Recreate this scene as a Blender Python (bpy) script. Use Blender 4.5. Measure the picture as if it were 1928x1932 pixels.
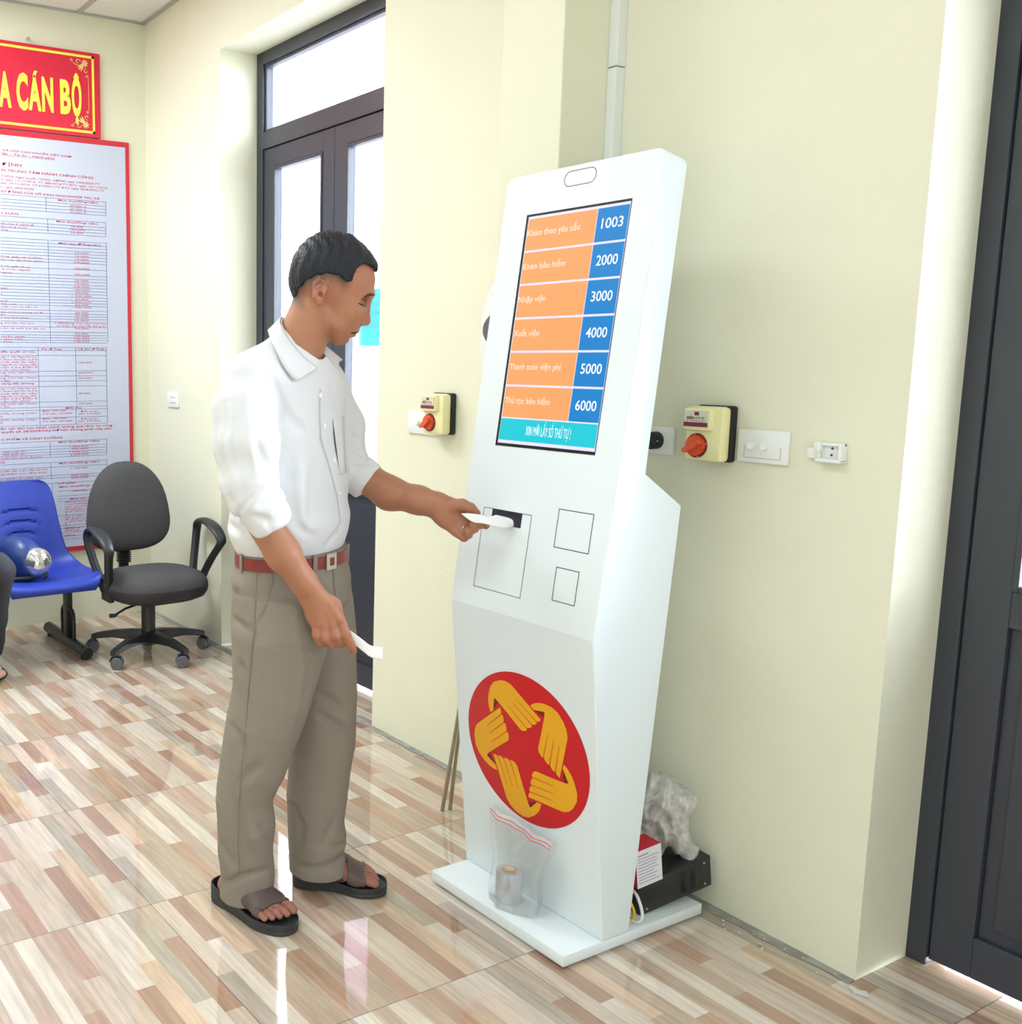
import bpy, bmesh, math, random
import numpy as np
from mathutils import Vector, Matrix

for o in list(bpy.data.objects):
    bpy.data.objects.remove(o)
S = bpy.context.scene
COL = S.collection

# ---------------------------------------------------------------- camera
YAW, PITCH, FPX, PPX = -1.0611, -0.1469, 1965.6, 450.8
cy, sy, cp, sp = math.cos(YAW), math.sin(YAW), math.cos(PITCH), math.sin(PITCH)
fwd = Vector((sy * cp, cy * cp, sp)); rgt = Vector((cy, -sy, 0)); upv = rgt.cross(fwd)
cam = bpy.data.cameras.new('camera'); camo = bpy.data.objects.new('camera', cam); COL.objects.link(camo)
camo.matrix_world = Matrix(((rgt.x, upv.x, -fwd.x, 0), (rgt.y, upv.y, -fwd.y, 0), (rgt.z, upv.z, -fwd.z, 1.3125), (0, 0, 0, 1)))
cam.sensor_fit = 'HORIZONTAL'; cam.sensor_width = 36; cam.lens = FPX / 1928 * 36
cam.shift_x = (964 - PPX) / 1928; cam.clip_start = .05; cam.clip_end = 200
S.camera = camo

# ---------------------------------------------------------------- light
S.view_settings.view_transform = 'Standard'; S.view_settings.look = 'None'
S.view_settings.gamma = 1; S.view_settings.use_curve_mapping = False
S.view_settings.exposure = -0.12
W = bpy.data.worlds.new('daylight'); S.world = W; W.use_nodes = True
bg = W.node_tree.nodes['Background']; bg.inputs[0].default_value = (.86, .93, 1, 1); bg.inputs[1].default_value = 56.0


def area(name, loc, rot, sx, sy_, power, col=(1, 1, 1), spread=math.pi):
    l = bpy.data.lights.new(name, 'AREA'); l.shape = 'RECTANGLE'; l.size = sx; l.size_y = sy_; l.energy = power; l.color = col
    l.spread = spread
    o = bpy.data.objects.new(name, l); o.location = loc; o.rotation_euler = rot; COL.objects.link(o); return o


# fluorescent ceiling panels of the hall
for i, (x, y) in enumerate(((-4.1, .7), (-3.6, -1.4), (-1.7, .1), (-1.5, -1.9), (.9, .3), (1.2, -1.9))):
    area('ceiling_lamp', (x, y, 2.9), (0, 0, 0), 1.2, .6, (66, 18, 23, 16, 18, 16)[i], (.86, .94, 1))
# fill light added on the right, behind the photographer, to brighten the kiosk
area('side_fill', (2.9, -.9, 1.15), (math.radians(90), 0, math.radians(90)), 3.6, 1.9, 62, (.84, .93, 1))
# sky portals in the two glazed doors
for x0, x1, z1 in ((-4.08, -2.93, 2.6), (-1.13, .12, 2.6)):
    p = area('door_daylight', ((x0 + x1) / 2, 2.6, z1 / 2), (math.radians(-90), 0, 0), x1 - x0, z1, 1)
    p.data.cycles.is_portal = True


# ---------------------------------------------------------------- materials
def lin(h):
    c = [int(h[i:i + 2], 16) / 255 for i in (0, 2, 4)]
    return tuple((x / 12.92 if x <= .04045 else ((x + .055) / 1.055) ** 2.4) for x in c) + (1,)


def mat(name, col, rough=.5, metal=0., spec=.5, bump=0., bscale=50., var=0., vscale=8., sss=0., coat=0., emit=None, estr=0., stretch=None):
    m = bpy.data.materials.new(name); m.use_nodes = True; nt = m.node_tree; b = nt.nodes['Principled BSDF']
    c = lin(col) if isinstance(col, str) else tuple(col) + (1,)
    b.inputs['Base Color'].default_value = c; b.inputs['Roughness'].default_value = rough
    b.inputs['Metallic'].default_value = metal; b.inputs['Specular IOR Level'].default_value = spec
    if coat: b.inputs['Coat Weight'].default_value = coat; b.inputs['Coat Roughness'].default_value = .08
    if sss: b.inputs['Subsurface Weight'].default_value = sss; b.inputs['Subsurface Radius'].default_value = (.012, .005, .003); b.inputs['Subsurface Scale'].default_value = 1
    if emit:
        b.inputs['Emission Color'].default_value = lin(emit); b.inputs['Emission Strength'].default_value = estr
    tc = nt.nodes.new('ShaderNodeTexCoord'); src = tc.outputs['Object']
    if stretch:
        mp = nt.nodes.new('ShaderNodeMapping'); mp.inputs['Scale'].default_value = stretch; nt.links.new(src, mp.inputs[0]); src = mp.outputs[0]
    if var:
        n = nt.nodes.new('ShaderNodeTexNoise'); n.inputs['Scale'].default_value = vscale; n.inputs['Detail'].default_value = 4
        nt.links.new(src, n.inputs[0])
        mx = nt.nodes.new('ShaderNodeMix'); mx.data_type = 'RGBA'; mx.blend_type = 'MULTIPLY'
        r = nt.nodes.new('ShaderNodeMapRange'); r.inputs[1].default_value = .3; r.inputs[2].default_value = .7; r.inputs[3].default_value = 1 - var; r.inputs[4].default_value = 1 + var * .3
        nt.links.new(n.outputs[0], r.inputs[0]); mx.inputs[0].default_value = 1; mx.inputs[6].default_value = c
        nt.links.new(r.outputs[0], mx.inputs[7]); nt.links.new(mx.outputs[2], b.inputs['Base Color'])
    if bump:
        n = nt.nodes.new('ShaderNodeTexNoise'); n.inputs['Scale'].default_value = bscale; n.inputs['Detail'].default_value = 3
        nt.links.new(src, n.inputs[0]); bp = nt.nodes.new('ShaderNodeBump'); bp.inputs['Strength'].default_value = bump; bp.inputs['Distance'].default_value = .002
        nt.links.new(n.outputs[0], bp.inputs['Height']); nt.links.new(bp.outputs[0], b.inputs['Normal'])
    return m


def glass(name, tint=(1, 1, 1), gloss=.08, film=0., rough=.02):
    """thin clear sheet: mostly see-through, a little mirror, optional milky film"""
    m = bpy.data.materials.new(name); m.use_nodes = True; nt = m.node_tree; nt.nodes.clear()
    out = nt.nodes.new('ShaderNodeOutputMaterial'); t = nt.nodes.new('ShaderNodeBsdfTransparent'); t.inputs[0].default_value = tint + (1,)
    g = nt.nodes.new('ShaderNodeBsdfGlossy'); g.inputs['Roughness'].default_value = rough
    fr = nt.nodes.new('ShaderNodeFresnel'); fr.inputs[0].default_value = 1.45
    add = nt.nodes.new('ShaderNodeMath'); add.operation = 'MULTIPLY_ADD'; add.inputs[1].default_value = .8; add.inputs[2].default_value = gloss
    nt.links.new(fr.outputs[0], add.inputs[0])
    mx = nt.nodes.new('ShaderNodeMixShader'); nt.links.new(add.outputs[0], mx.inputs[0]); nt.links.new(t.outputs[0], mx.inputs[1]); nt.links.new(g.outputs[0], mx.inputs[2])
    last = mx
    if film:
        d = nt.nodes.new('ShaderNodeBsdfDiffuse'); d.inputs[0].default_value = (.9, .93, .93, 1)
        m2 = nt.nodes.new('ShaderNodeMixShader'); m2.inputs[0].default_value = film
        nt.links.new(mx.outputs[0], m2.inputs[1]); nt.links.new(d.outputs[0], m2.inputs[2]); last = m2
    nt.links.new(last.outputs[0], out.inputs[0]); return m


M = dict(
    wall=mat('wall_paint', (.805, .80, .635), .6, spec=.3, bump=.35, bscale=120, var=.04, vscale=2),
    ceiling=mat('ceiling_board', 'ebeae6', .8, var=.03, vscale=30),
    white_trim=mat('white_trim', 'e8ecea', .45),
    frame=mat('door_frame_powder', (.038, .042, .058), .4, bump=.05, bscale=300),
    glass=glass('door_glass', (.97, .985, 1)),
    kiosk=mat('white_enamel', (.775, .85, .88), .28, spec=.45, coat=.25),
    kdark=mat('seam_dark', '3a4046', .6), black=mat('black_gloss', '0c0c12', .25),
    slot=mat('slot_dark', '151826', .35),
    red_disc=mat('red_vinyl', 'c4161f', .35), gold=mat('gold_vinyl', 'e5a71a', .4), brownr=mat('brown_vinyl', '6a1c10', .4),
    sign_red=mat('sign_red', 'd3253f', .35, spec=.4), sign_yellow=mat('sign_yellow', 'fdf05a', .4), sign_cream=mat('sign_cream', 'f6dc8a', .4),
    poster=mat('poster_vinyl', 'c6cce2', .35, spec=.4), poster_red=mat('poster_red', 'c92438', .4),
    ink_red=mat('ink_red', 'c8334a', .6), ink_blue=mat('ink_blue', '3f4f95', .6),
    plastic_w=mat('white_plastic', 'eef0ee', .35), plastic_g=mat('grey_plastic', '9aa0a0', .4),
    cream=mat('cream_plastic', 'f1ecb6', .4), orange=mat('orange_knob', 'd8502a', .4), maroon=mat('maroon', '7a1f3c', .5),
    rubber=mat('black_rubber', '1c1d20', .6), blackp=mat('black_plastic', '202225', .42, bump=.1, bscale=400),
    dusty=mat('dusty_plastic', '63666a', .6, var=.25, vscale=60),
    seat_blue=mat('blue_seat_plastic', (.018, .045, .36), .42, spec=.45, bump=.04, bscale=500),
    fabric_g=mat('grey_office_fabric', (.085, .084, .086), .95, spec=.1, bump=.5, bscale=700, var=.3, vscale=260),
    steel=mat('brushed_steel', 'a8a493', .3, metal=1), bolt=mat('bolt_steel', 'd0d0d0', .25, metal=1),
    black_steel=mat('black_steel', '15161a', .35, spec=.5),
    helmet=mat('helmet_blue', (.008, .032, .17), .4, coat=.15), chrome=mat('visor_chrome', 'd8dad6', .12, metal=.85),
    shirt=mat('white_shirt', (.70, .712, .735), .85, spec=.15, bump=.12, bscale=900),
    trousers=mat('taupe_trousers', (.275, .24, .20), .9, spec=.12, bump=.25, bscale=1100, var=.12, vscale=500),
    belt=mat('red_brown_belt', '7c2a25', .4, bump=.1, bscale=300), buckle=mat('buckle_metal', 'c9c4b4', .3, metal=.8),
    hair=mat('black_hair', (.006, .007, .013), .5, spec=.35, bump=1.0, bscale=260, stretch=(1.0, 1.0, .35)),
    sole=mat('black_rubber_sole', '35383b', .55, var=.3, vscale=40, bump=.2, bscale=200), strap=mat('brown_leather_strap', '5a4a48', .5, bump=.15, bscale=300),
    paper=mat('white_paper', (.93, .93, .94), .7, spec=.2), button=mat('shirt_button', 'f2f0ea', .3),
    lip=mat('lips', (.36, .15, .13), .45), brow=mat('brow_hair', (.05, .035, .03), .8), eyew=mat('eye_dark', (.03, .02, .018), .2),
    ring=mat('ring_silver', 'd9d4c4', .2, metal=1), cyan=None, cyan_ink=mat('cyan_ink', '3aa0a8', .6),
    roll=mat('label_roll', 'dcdce2', .28, metal=.35, bump=.1, bscale=60, stretch=(20, 20, .2)), roll_core=mat('roll_core', 'e9b26a', .5),
    bag=glass('clear_bag', (.97, .98, .98), .05, .10, .12), zip=mat('zip_red', 'd6405a', .4), bubble=mat('bubble_wrap', (.62, .61, .58), .3, spec=.6, bump=1.0, bscale=130, coat=.4, var=.35, vscale=55),
    redbox=mat('box_red', 'bf1730', .45), boxw=mat('box_white', 'e6e4ec', .5), boxgrey=mat('box_print', '9a94a2', .6),
    ups=mat('black_metal_case', '1d2022', .42, bump=.1, bscale=300), yellow=mat('yellow_cable', 'e8c11c', .4), wcable=mat('white_cable', 'e9ebe8', .4),
    seam=mat('trouser_seam', (.18, .155, .125), .9), placket=mat('placket_edge', (.52, .53, .56), .9),
    black_trousers=mat('black_trousers', (.02, .021, .027), .85, bump=.2, bscale=900), blue_shirt=mat('pale_blue_shirt', (.45, .52, .62), .85),
    chip=mat('plaster_chips', 'c9c6b8', .9), mortar=mat('grey_mortar', (.36, .35, .31), .9, bump=.8, bscale=90, var=.3, vscale=25),
    ground=mat('yard_concrete', (.6, .6, .58), .9), smear=mat('paint_splash', 'd6d6d2', .6),
)


def screen(name, h, s=1.0):
    m = bpy.data.materials.new(name); m.use_nodes = True; b = m.node_tree.nodes['Principled BSDF']
    b.inputs['Base Color'].default_value = tuple(x * .15 for x in lin(h)[:3]) + (1,)
    b.inputs['Roughness'].default_value = .35; b.inputs['Specular IOR Level'].default_value = .3
    b.inputs['Emission Color'].default_value = lin(h); b.inputs['Emission Strength'].default_value = s
    return m


cm_ = bpy.data.materials.new('cyan_paper'); cm_.use_nodes = True; nt = cm_.node_tree; nt.nodes.clear()
ou = nt.nodes.new('ShaderNodeOutputMaterial'); tl = nt.nodes.new('ShaderNodeBsdfTranslucent'); tl.inputs[0].default_value = (.001, .36, .40, 1)
df = nt.nodes.new('ShaderNodeBsdfDiffuse'); df.inputs[0].default_value = (.01, .45, .5, 1); ad = nt.nodes.new('ShaderNodeAddShader')
nt.links.new(tl.outputs[0], ad.inputs[0]); nt.links.new(df.outputs[0], ad.inputs[1]); nt.links.new(ad.outputs[0], ou.inputs[0]); M['cyan'] = cm_
M.update(sc_orange=screen('screen_orange', 'f9a364'), sc_blue=screen('screen_blue', '0a80cb'), sc_teal=screen('screen_teal', '0fc6d6'),
         sc_white=screen('screen_white', 'e6e2ff', 1.0), sc_text=screen('screen_text', 'ffffff', 1.1), sc_pink=screen('screen_pink', 'ffe3d6', 1.0))


# ---------------------------------------------------------------- building helpers
def meta(o, label=None, cat=None, group=None, kind=None):
    if label: o['label'] = label
    if cat: o['category'] = cat
    if group: o['group'] = group
    if kind: o['kind'] = kind
    return o


def root(name, loc, label, cat, group=None, kind=None):
    o = bpy.data.objects.new(name, None); o.empty_display_size = .05; o.location = loc; COL.objects.link(o)
    return meta(o, label, cat, group, kind)


def top_of(o):
    v = Vector((0, 0, 0))
    while o: v += o.location; o = o.parent
    return v


def link(name, me, m, parent=None, smooth=False, label=None):
    """mesh data is given in room coordinates; children are stored relative to their thing"""
    o = bpy.data.objects.new(name, me); COL.objects.link(o)
    for mm in (m if isinstance(m, (list, tuple)) else [m]): me.materials.append(mm)
    if smooth: me.polygons.foreach_set('use_smooth', [True] * len(me.polygons))
    if parent:
        o.parent = parent
        me.transform(Matrix.Translation(-top_of(parent)))
    if label: o['label'] = label
    return o


def mesh(name, V, F, m, parent=None, smooth=False, label=None, midx=None):
    me = bpy.data.meshes.new(name); me.from_pydata([tuple(v) for v in V], [], [tuple(f) for f in F]); me.validate(); me.update()
    if midx is not None and len(midx) == len(me.polygons): me.polygons.foreach_set('material_index', midx)
    return link(name, me, m, parent, smooth, label)


def npmesh(name, v, f, m, parent=None, label=None):
    me = bpy.data.meshes.new(name); me.vertices.add(len(v)); me.vertices.foreach_set('co', v.astype(np.float32).ravel())
    me.loops.add(f.size); me.loops.foreach_set('vertex_index', f.astype(np.int32).ravel())
    me.polygons.add(len(f)); me.polygons.foreach_set('loop_start', np.arange(0, f.size, 4, dtype=np.int32))
    me.update(calc_edges=True); me.validate()
    return link(name, me, m, parent, True, label)


class MB:
    def __init__(s): s.v = []; s.f = []; s.m = []

    def add(s, V, F, mi=0, T=None):
        b = len(s.v)
        s.v += [tuple(T @ Vector(p)) if T else tuple(p) for p in V]
        s.f += [tuple(i + b for i in q) for q in F]; s.m += [mi] * len(F); return s

    def box(s, lo, hi, mi=0, T=None):
        x0, y0, z0 = lo; x1, y1, z1 = hi
        return s.add([(x0, y0, z0), (x1, y0, z0), (x1, y1, z0), (x0, y1, z0), (x0, y0, z1), (x1, y0, z1), (x1, y1, z1), (x0, y1, z1)],
                     [(3, 2, 1, 0), (4, 5, 6, 7), (0, 1, 5, 4), (1, 2, 6, 5), (2, 3, 7, 6), (3, 0, 4, 7)], mi, T)

    def rbox(s, lo, hi, r, mi=0, T=None, seg=2):
        bm = bmesh.new(); bmesh.ops.create_cube(bm, size=1)
        for v in bm.verts: v.co = Vector([lo[i] + (v.co[i] + .5) * (hi[i] - lo[i]) for i in range(3)])
        bmesh.ops.bevel(bm, geom=bm.edges[:], offset=r, segments=seg, profile=.5, affect='EDGES')
        bm.verts.index_update()
        s.add([v.co[:] for v in bm.verts], [[v.index for v in f.verts] for f in bm.faces], mi, T); bm.free(); return s

    def tube(s, pts, r, n=12, mi=0, T=None, cap=True, closed=False):
        pts = [Vector(p) for p in pts]; N = len(pts); V = []; F = []
        rs = r if isinstance(r, (list, tuple)) else [r] * N
        prev = None
        for i, p in enumerate(pts):
            a = pts[(i - 1) % N] if (i > 0 or closed) else p; b = pts[(i + 1) % N] if (i < N - 1 or closed) else p
            d = (b - a).normalized()
            if prev is None:
                e = d.orthogonal().normalized()
            else:
                e = prev - d * prev.dot(d); e = e.normalized() if e.length > 1e-6 else d.orthogonal().normalized()
            prev = e; g = d.cross(e)
            for k in range(n):
                t = 2 * math.pi * k / n; V.append(tuple(p + (e * math.cos(t) + g * math.sin(t)) * rs[i]))
        for i in range(N if closed else N - 1):
            for k in range(n):
                a = i * n + k; b = i * n + (k + 1) % n; c = ((i + 1) % N) * n + (k + 1) % n; d = ((i + 1) % N) * n + k
                F.append((a, b, c, d))
        if cap and not closed: F.append(tuple(range(n - 1, -1, -1))); F.append(tuple(range((N - 1) * n, N * n)))
        return s.add(V, F, mi, T)

    def cyl(s, a, b, r, n=24, mi=0, r2=None, T=None): return s.tube([a, b], [r, r if r2 is None else r2], n, mi, T)

    def prism(s, poly, axis, a, b, mi=0, T=None):
        """poly: 2-D points in the two axes that are not 'axis', in order"""
        n = len(poly)
        def p3(p, h): q = list(p); q.insert(axis, h); return tuple(q)
        V = [p3(p, a) for p in poly] + [p3(p, b) for p in poly]
        F = [tuple(range(n - 1, -1, -1)), tuple(range(n, 2 * n))] + [(i, (i + 1) % n, n + (i + 1) % n, n + i) for i in range(n)]
        return s.add(V, F, mi, T)

    def grid(s, rows, mi=0, T=None):
        n = len(rows[0]); V = [p for r in rows for p in r]
        return s.add(V, [(i * n + j, i * n + j + 1, (i + 1) * n + j + 1, (i + 1) * n + j) for i in range(len(rows) - 1) for j in range(n - 1)], mi, T)

    def lathe(s, prof, n=32, mi=0, T=None):
        V = []; F = []
        for r, z in prof:
            for k in range(n): t = 2 * math.pi * k / n; V.append((r * math.cos(t), r * math.sin(t), z))
        for i in range(len(prof) - 1):
            for k in range(n): F.append((i * n + k, i * n + (k + 1) % n, (i + 1) * n + (k + 1) % n, (i + 1) * n + k))
        return s.add(V, F, mi, T)

    def build(s, name, m, parent=None, smooth=False, label=None, bevel=0, fix=True):
        o = mesh(name, s.v, s.f, m, parent, smooth, label, s.m)
        if fix:
            bm = bmesh.new(); bm.from_mesh(o.data); bmesh.ops.recalc_face_normals(bm, faces=bm.faces[:]); bm.to_mesh(o.data); bm.free()
        if smooth: sharp(o.data)
        if bevel:
            b = o.modifiers.new('bevel', 'BEVEL'); b.width = bevel; b.segments = 2; b.limit_method = 'ANGLE'; b.angle_limit = .7; b.harden_normals = False
        return o


def sharp(me, ang=.7):
    bm = bmesh.new(); bm.from_mesh(me)
    for e in bm.edges:
        if len(e.link_faces) == 2 and e.calc_face_angle(0) > ang: e.smooth = False
    bm.to_mesh(me); bm.free()


def solidify(o, t, off=0):
    s = o.modifiers.new('thickness', 'SOLIDIFY'); s.thickness = t; s.offset = off; return o


def subsurf(o, n=2):
    s = o.modifiers.new('smooth', 'SUBSURF'); s.levels = n; s.render_levels = n; return o


def text_verts(body, bold=0., shear=0.):
    c = bpy.data.curves.new('t', 'FONT'); c.body = body; c.size = 1; c.offset = bold; c.shear = shear; c.resolution_u = 3; c.fill_mode = 'BOTH'
    o = bpy.data.objects.new('t', c); COL.objects.link(o)
    me = bpy.data.meshes.new_from_object(o.evaluated_get(bpy.context.evaluated_depsgraph_get()))
    V = np.array([v.co[:] for v in me.vertices]); F = [tuple(p.vertices) for p in me.polygons]
    bpy.data.objects.remove(o); bpy.data.curves.remove(c); bpy.data.meshes.remove(me)
    return V, F


CAPH = None


def put_text(mb, body, x0, x1, base, cap, P, mi=0, bold=0., shear=0., under=False):
    """fit a line of writing between x0 and x1 with its baseline and capital height; P maps (x, y) to the room"""
    global CAPH
    if CAPH is None:
        V, _ = text_verts('H'); CAPH = V[:, 1].max()
    V, F = text_verts(body, bold, shear)
    if len(V) == 0: return
    xa, xb = V[:, 0].min(), V[:, 0].max()
    X = x0 + (V[:, 0] - xa) / (xb - xa) * (x1 - x0); Y = base + V[:, 1] / CAPH * cap
    mb.add([P(a, b) for a, b in zip(X, Y)], F, mi)
    if under: mb.add([P(x0, base - cap * .45), P(x1, base - cap * .45), P(x1, base - cap * .3), P(x0, base - cap * .3)], [(0, 1, 2, 3)], mi)


def wy(x): return 2.1236 - .0186 * x          # the long wall is very slightly off square


# ---------------------------------------------------------------- smooth solids
def _nrm(v):
    v = np.asarray(v, float); return v / max(np.linalg.norm(v), 1e-9)


def pr_(a, b, r0, r1=None, h=(0, 0, 1), k=.01, op='u'):
    """tapered elliptic capsule from a to b; radii (across h, across the other side, along)"""
    a = np.array(a, float); b = np.array(b, float)
    if r1 is None: r1 = r0
    r0 = np.array((r0,) * 3 if np.isscalar(r0) else r0, float)
    r1 = np.array((r1,) * 3 if np.isscalar(r1) else r1, float)
    ax = b - a; L = np.linalg.norm(ax)
    h = _nrm(h)
    if L < 1e-6:
        n = _nrm(np.cross(h, (0.123, .95, .31))); L = 0.
    else:
        n = ax / L
    e1 = h - n * (h @ n)
    if np.linalg.norm(e1) < 1e-3:
        e1 = np.cross(n, (0.3, .9, .2))
    e1 = _nrm(e1); e2 = np.cross(n, e1)
    m = max(r0.max(), r1.max()) + k + .012
    return dict(a=a, L=L, M=np.array([e1, e2, n]), r0=r0, r1=r1, k=k, op=op,
                lo=np.minimum(a, b) - m, hi=np.maximum(a, b) + m)


def ev(p, P):
    q = (P - p['a'].astype(np.float32)) @ p['M'].T.astype(np.float32)
    if p['L'] > 0:
        t = np.clip(q[:, 2] / p['L'], 0, 1)
        q[:, 2] -= t * p['L']
        r = p['r0'] + (p['r1'] - p['r0']) * t[:, None]
    else:
        r = p['r0'][None, :]
    r = r.astype(np.float32)
    a = q / r; k0 = np.sqrt((a * a).sum(1)); b = a / r; k1 = np.sqrt((b * b).sum(1)) + 1e-9
    return k0 * (k0 - 1) / k1


def comb(d, e, p):
    k = p['k']
    if p['op'] == 's':
        e = -e; h = np.clip(.5 - .5 * (d - e) / k, 0, 1)
        return d * (1 - h) + e * h + k * h * (1 - h)
    h = np.clip(.5 + .5 * (d - e) / k, 0, 1)
    return d * (1 - h) + e * h - k * h * (1 - h)


def field(prims, P, post=None):
    P = np.asarray(P, np.float32)
    d = np.full(len(P), 1., np.float32)
    for p in prims:
        m = ((P > p['lo'] - .1) & (P < p['hi'] + .1)).all(1)
        if m.any(): d[m] = comb(d[m], ev(p, P[m]), p)
    return post(P, d) if post else d


def solid(prims, vox, post=None, pad=.02):
    """sample the field near its surface and mesh it (surface nets)"""
    un = [p for p in prims if p['op'] == 'u']
    lo = np.min([p['lo'] for p in un], 0) - pad; hi = np.max([p['hi'] for p in un], 0) + pad
    B = 8; nb = np.ceil((hi - lo) / (vox * B)).astype(int)
    gi = np.stack(np.meshgrid(*[np.arange(n) for n in nb], indexing='ij'), -1).reshape(-1, 3)
    cen = lo + (gi + .5) * vox * B
    dc = field(prims, cen, post)
    act = np.abs(dc) < vox * B * 1.7
    V = np.repeat(np.repeat(np.repeat(dc.reshape(nb), B, 0), B, 1), B, 2).astype(np.float32)
    off = (np.stack(np.meshgrid(*[np.arange(B)] * 3, indexing='ij'), -1).reshape(-1, 3) * vox).astype(np.float32)
    blocks = gi[act]; base = (lo + blocks * vox * B).astype(np.float32)
    D = np.full((len(blocks), B ** 3), 1., np.float32)
    for p in prims:
        m = np.nonzero(((base + vox * B > p['lo']) & (base < p['hi'])).all(1))[0]
        for s in range(0, len(m), 2000):
            mm = m[s:s + 2000]
            P = (base[mm][:, None, :] + off[None]).reshape(-1, 3)
            D[mm] = comb(D[mm].reshape(-1), ev(p, P), p).reshape(len(mm), -1)
    if post:
        for s in range(0, len(blocks), 2000):
            P = (base[s:s + 2000][:, None, :] + off[None]).reshape(-1, 3)
            D[s:s + 2000] = post(P, D[s:s + 2000].reshape(-1)).reshape(-1, B ** 3)
    V6 = V.reshape(nb[0], B, nb[1], B, nb[2], B)
    V6[blocks[:, 0], :, blocks[:, 1], :, blocks[:, 2], :] = D.reshape(-1, B, B, B)
    V = V6.reshape(nb * B)
    S = (V < 0).view(np.uint8)
    c = np.zeros(tuple(np.array(S.shape) - 1), np.uint8)
    for i in (0, 1):
        for j in (0, 1):
            for k in (0, 1):
                c += S[i:S.shape[0] - 1 + i, j:S.shape[1] - 1 + j, k:S.shape[2] - 1 + k]
    I = np.stack(np.nonzero((c > 0) & (c < 8)), 1)
    del c
    acc = np.zeros((len(I), 3)); cnt = np.zeros(len(I))
    cs = [(i, j, k) for i in (0, 1) for j in (0, 1) for k in (0, 1)]
    for a in cs:
        for ax in range(3):
            if a[ax]: continue
            b = list(a); b[ax] = 1
            va = V[I[:, 0] + a[0], I[:, 1] + a[1], I[:, 2] + a[2]]
            vb = V[I[:, 0] + b[0], I[:, 1] + b[1], I[:, 2] + b[2]]
            m = (va < 0) != (vb < 0)
            t = va[m] / (va[m] - vb[m])
            q = np.tile(np.array(a, float), (m.sum(), 1)); q[:, ax] += t
            acc[m] += q; cnt[m] += 1
    verts = lo + (I + acc / cnt[:, None]) * vox
    sh = np.array(S.shape) - 1
    lin = (I[:, 0] * sh[1] + I[:, 1]) * sh[2] + I[:, 2]
    order = np.argsort(lin); ls = lin[order]
    faces = []
    for ax in range(3):
        o1, o2 = [(1, 2), (2, 0), (0, 1)][ax]
        va = S[I[:, 0], I[:, 1], I[:, 2]]
        J = I.copy(); J[:, ax] += 1
        vb = S[J[:, 0], J[:, 1], J[:, 2]]
        m = (va != vb) & (I[:, o1] > 0) & (I[:, o2] > 0)
        K = I[m]; fl = va[m] == 1
        def look(d1, d2):
            Q = K.copy(); Q[:, o1] -= d1; Q[:, o2] -= d2
            return order[np.searchsorted(ls, (Q[:, 0] * sh[1] + Q[:, 1]) * sh[2] + Q[:, 2])]
        f = np.stack([look(1, 1), look(0, 1), look(0, 0), look(1, 0)], 1)
        f[~fl] = f[~fl][:, ::-1]
        faces.append(f)
    return verts, np.concatenate(faces)


def halfcut(P, d, o, n, r=.003):
    """keep what lies on the +n side of the plane through o"""
    e = -((P - np.float32(o)) @ np.float32(n)); h = np.clip(.5 - .5 * (d - e) / r, 0, 1)
    return d * (1 - h) + e * h + r * h * (1 - h)


def crease(P, d, lines):
    """cloth folds: every line is (points, width, depth); depth > 0 presses in, < 0 raises"""
    near = np.abs(d) < .03
    if not near.any(): return d
    Q = P[near]; out = np.zeros(len(Q), np.float32)
    for pts, w, dep in lines:
        pts = np.array(pts, np.float32)
        lo = pts.min(0) - 3 * w; hi = pts.max(0) + 3 * w
        m = np.nonzero(((Q > lo) & (Q < hi)).all(1))[0]
        if len(m) == 0: continue
        R = Q[m]; seg = np.linalg.norm(np.diff(pts, axis=0), axis=1); tot = seg.sum()
        best = np.full(len(R), 9., np.float32); par = np.zeros(len(R), np.float32); acc = 0.
        for a, b, L in zip(pts, pts[1:], seg):
            if L < 1e-6: continue
            t = np.clip(((R - a) @ (b - a)) / (L * L), 0, 1)
            e = np.linalg.norm(R - a - t[:, None] * (b - a), axis=1)
            k = e < best; best[k] = e[k]; par[k] = (acc + t[k] * L) / tot; acc += L
        f = (np.exp(-(best / w) ** 2) if w > .003 else np.clip(1.2 - best / w, 0, 1)) * (np.sin(np.pi * np.clip(par, .02, .98)) ** .6)
        out[m] += dep * f
    d = d.copy(); d[near] += np.clip(out, -.013, .013)
    return d


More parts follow.
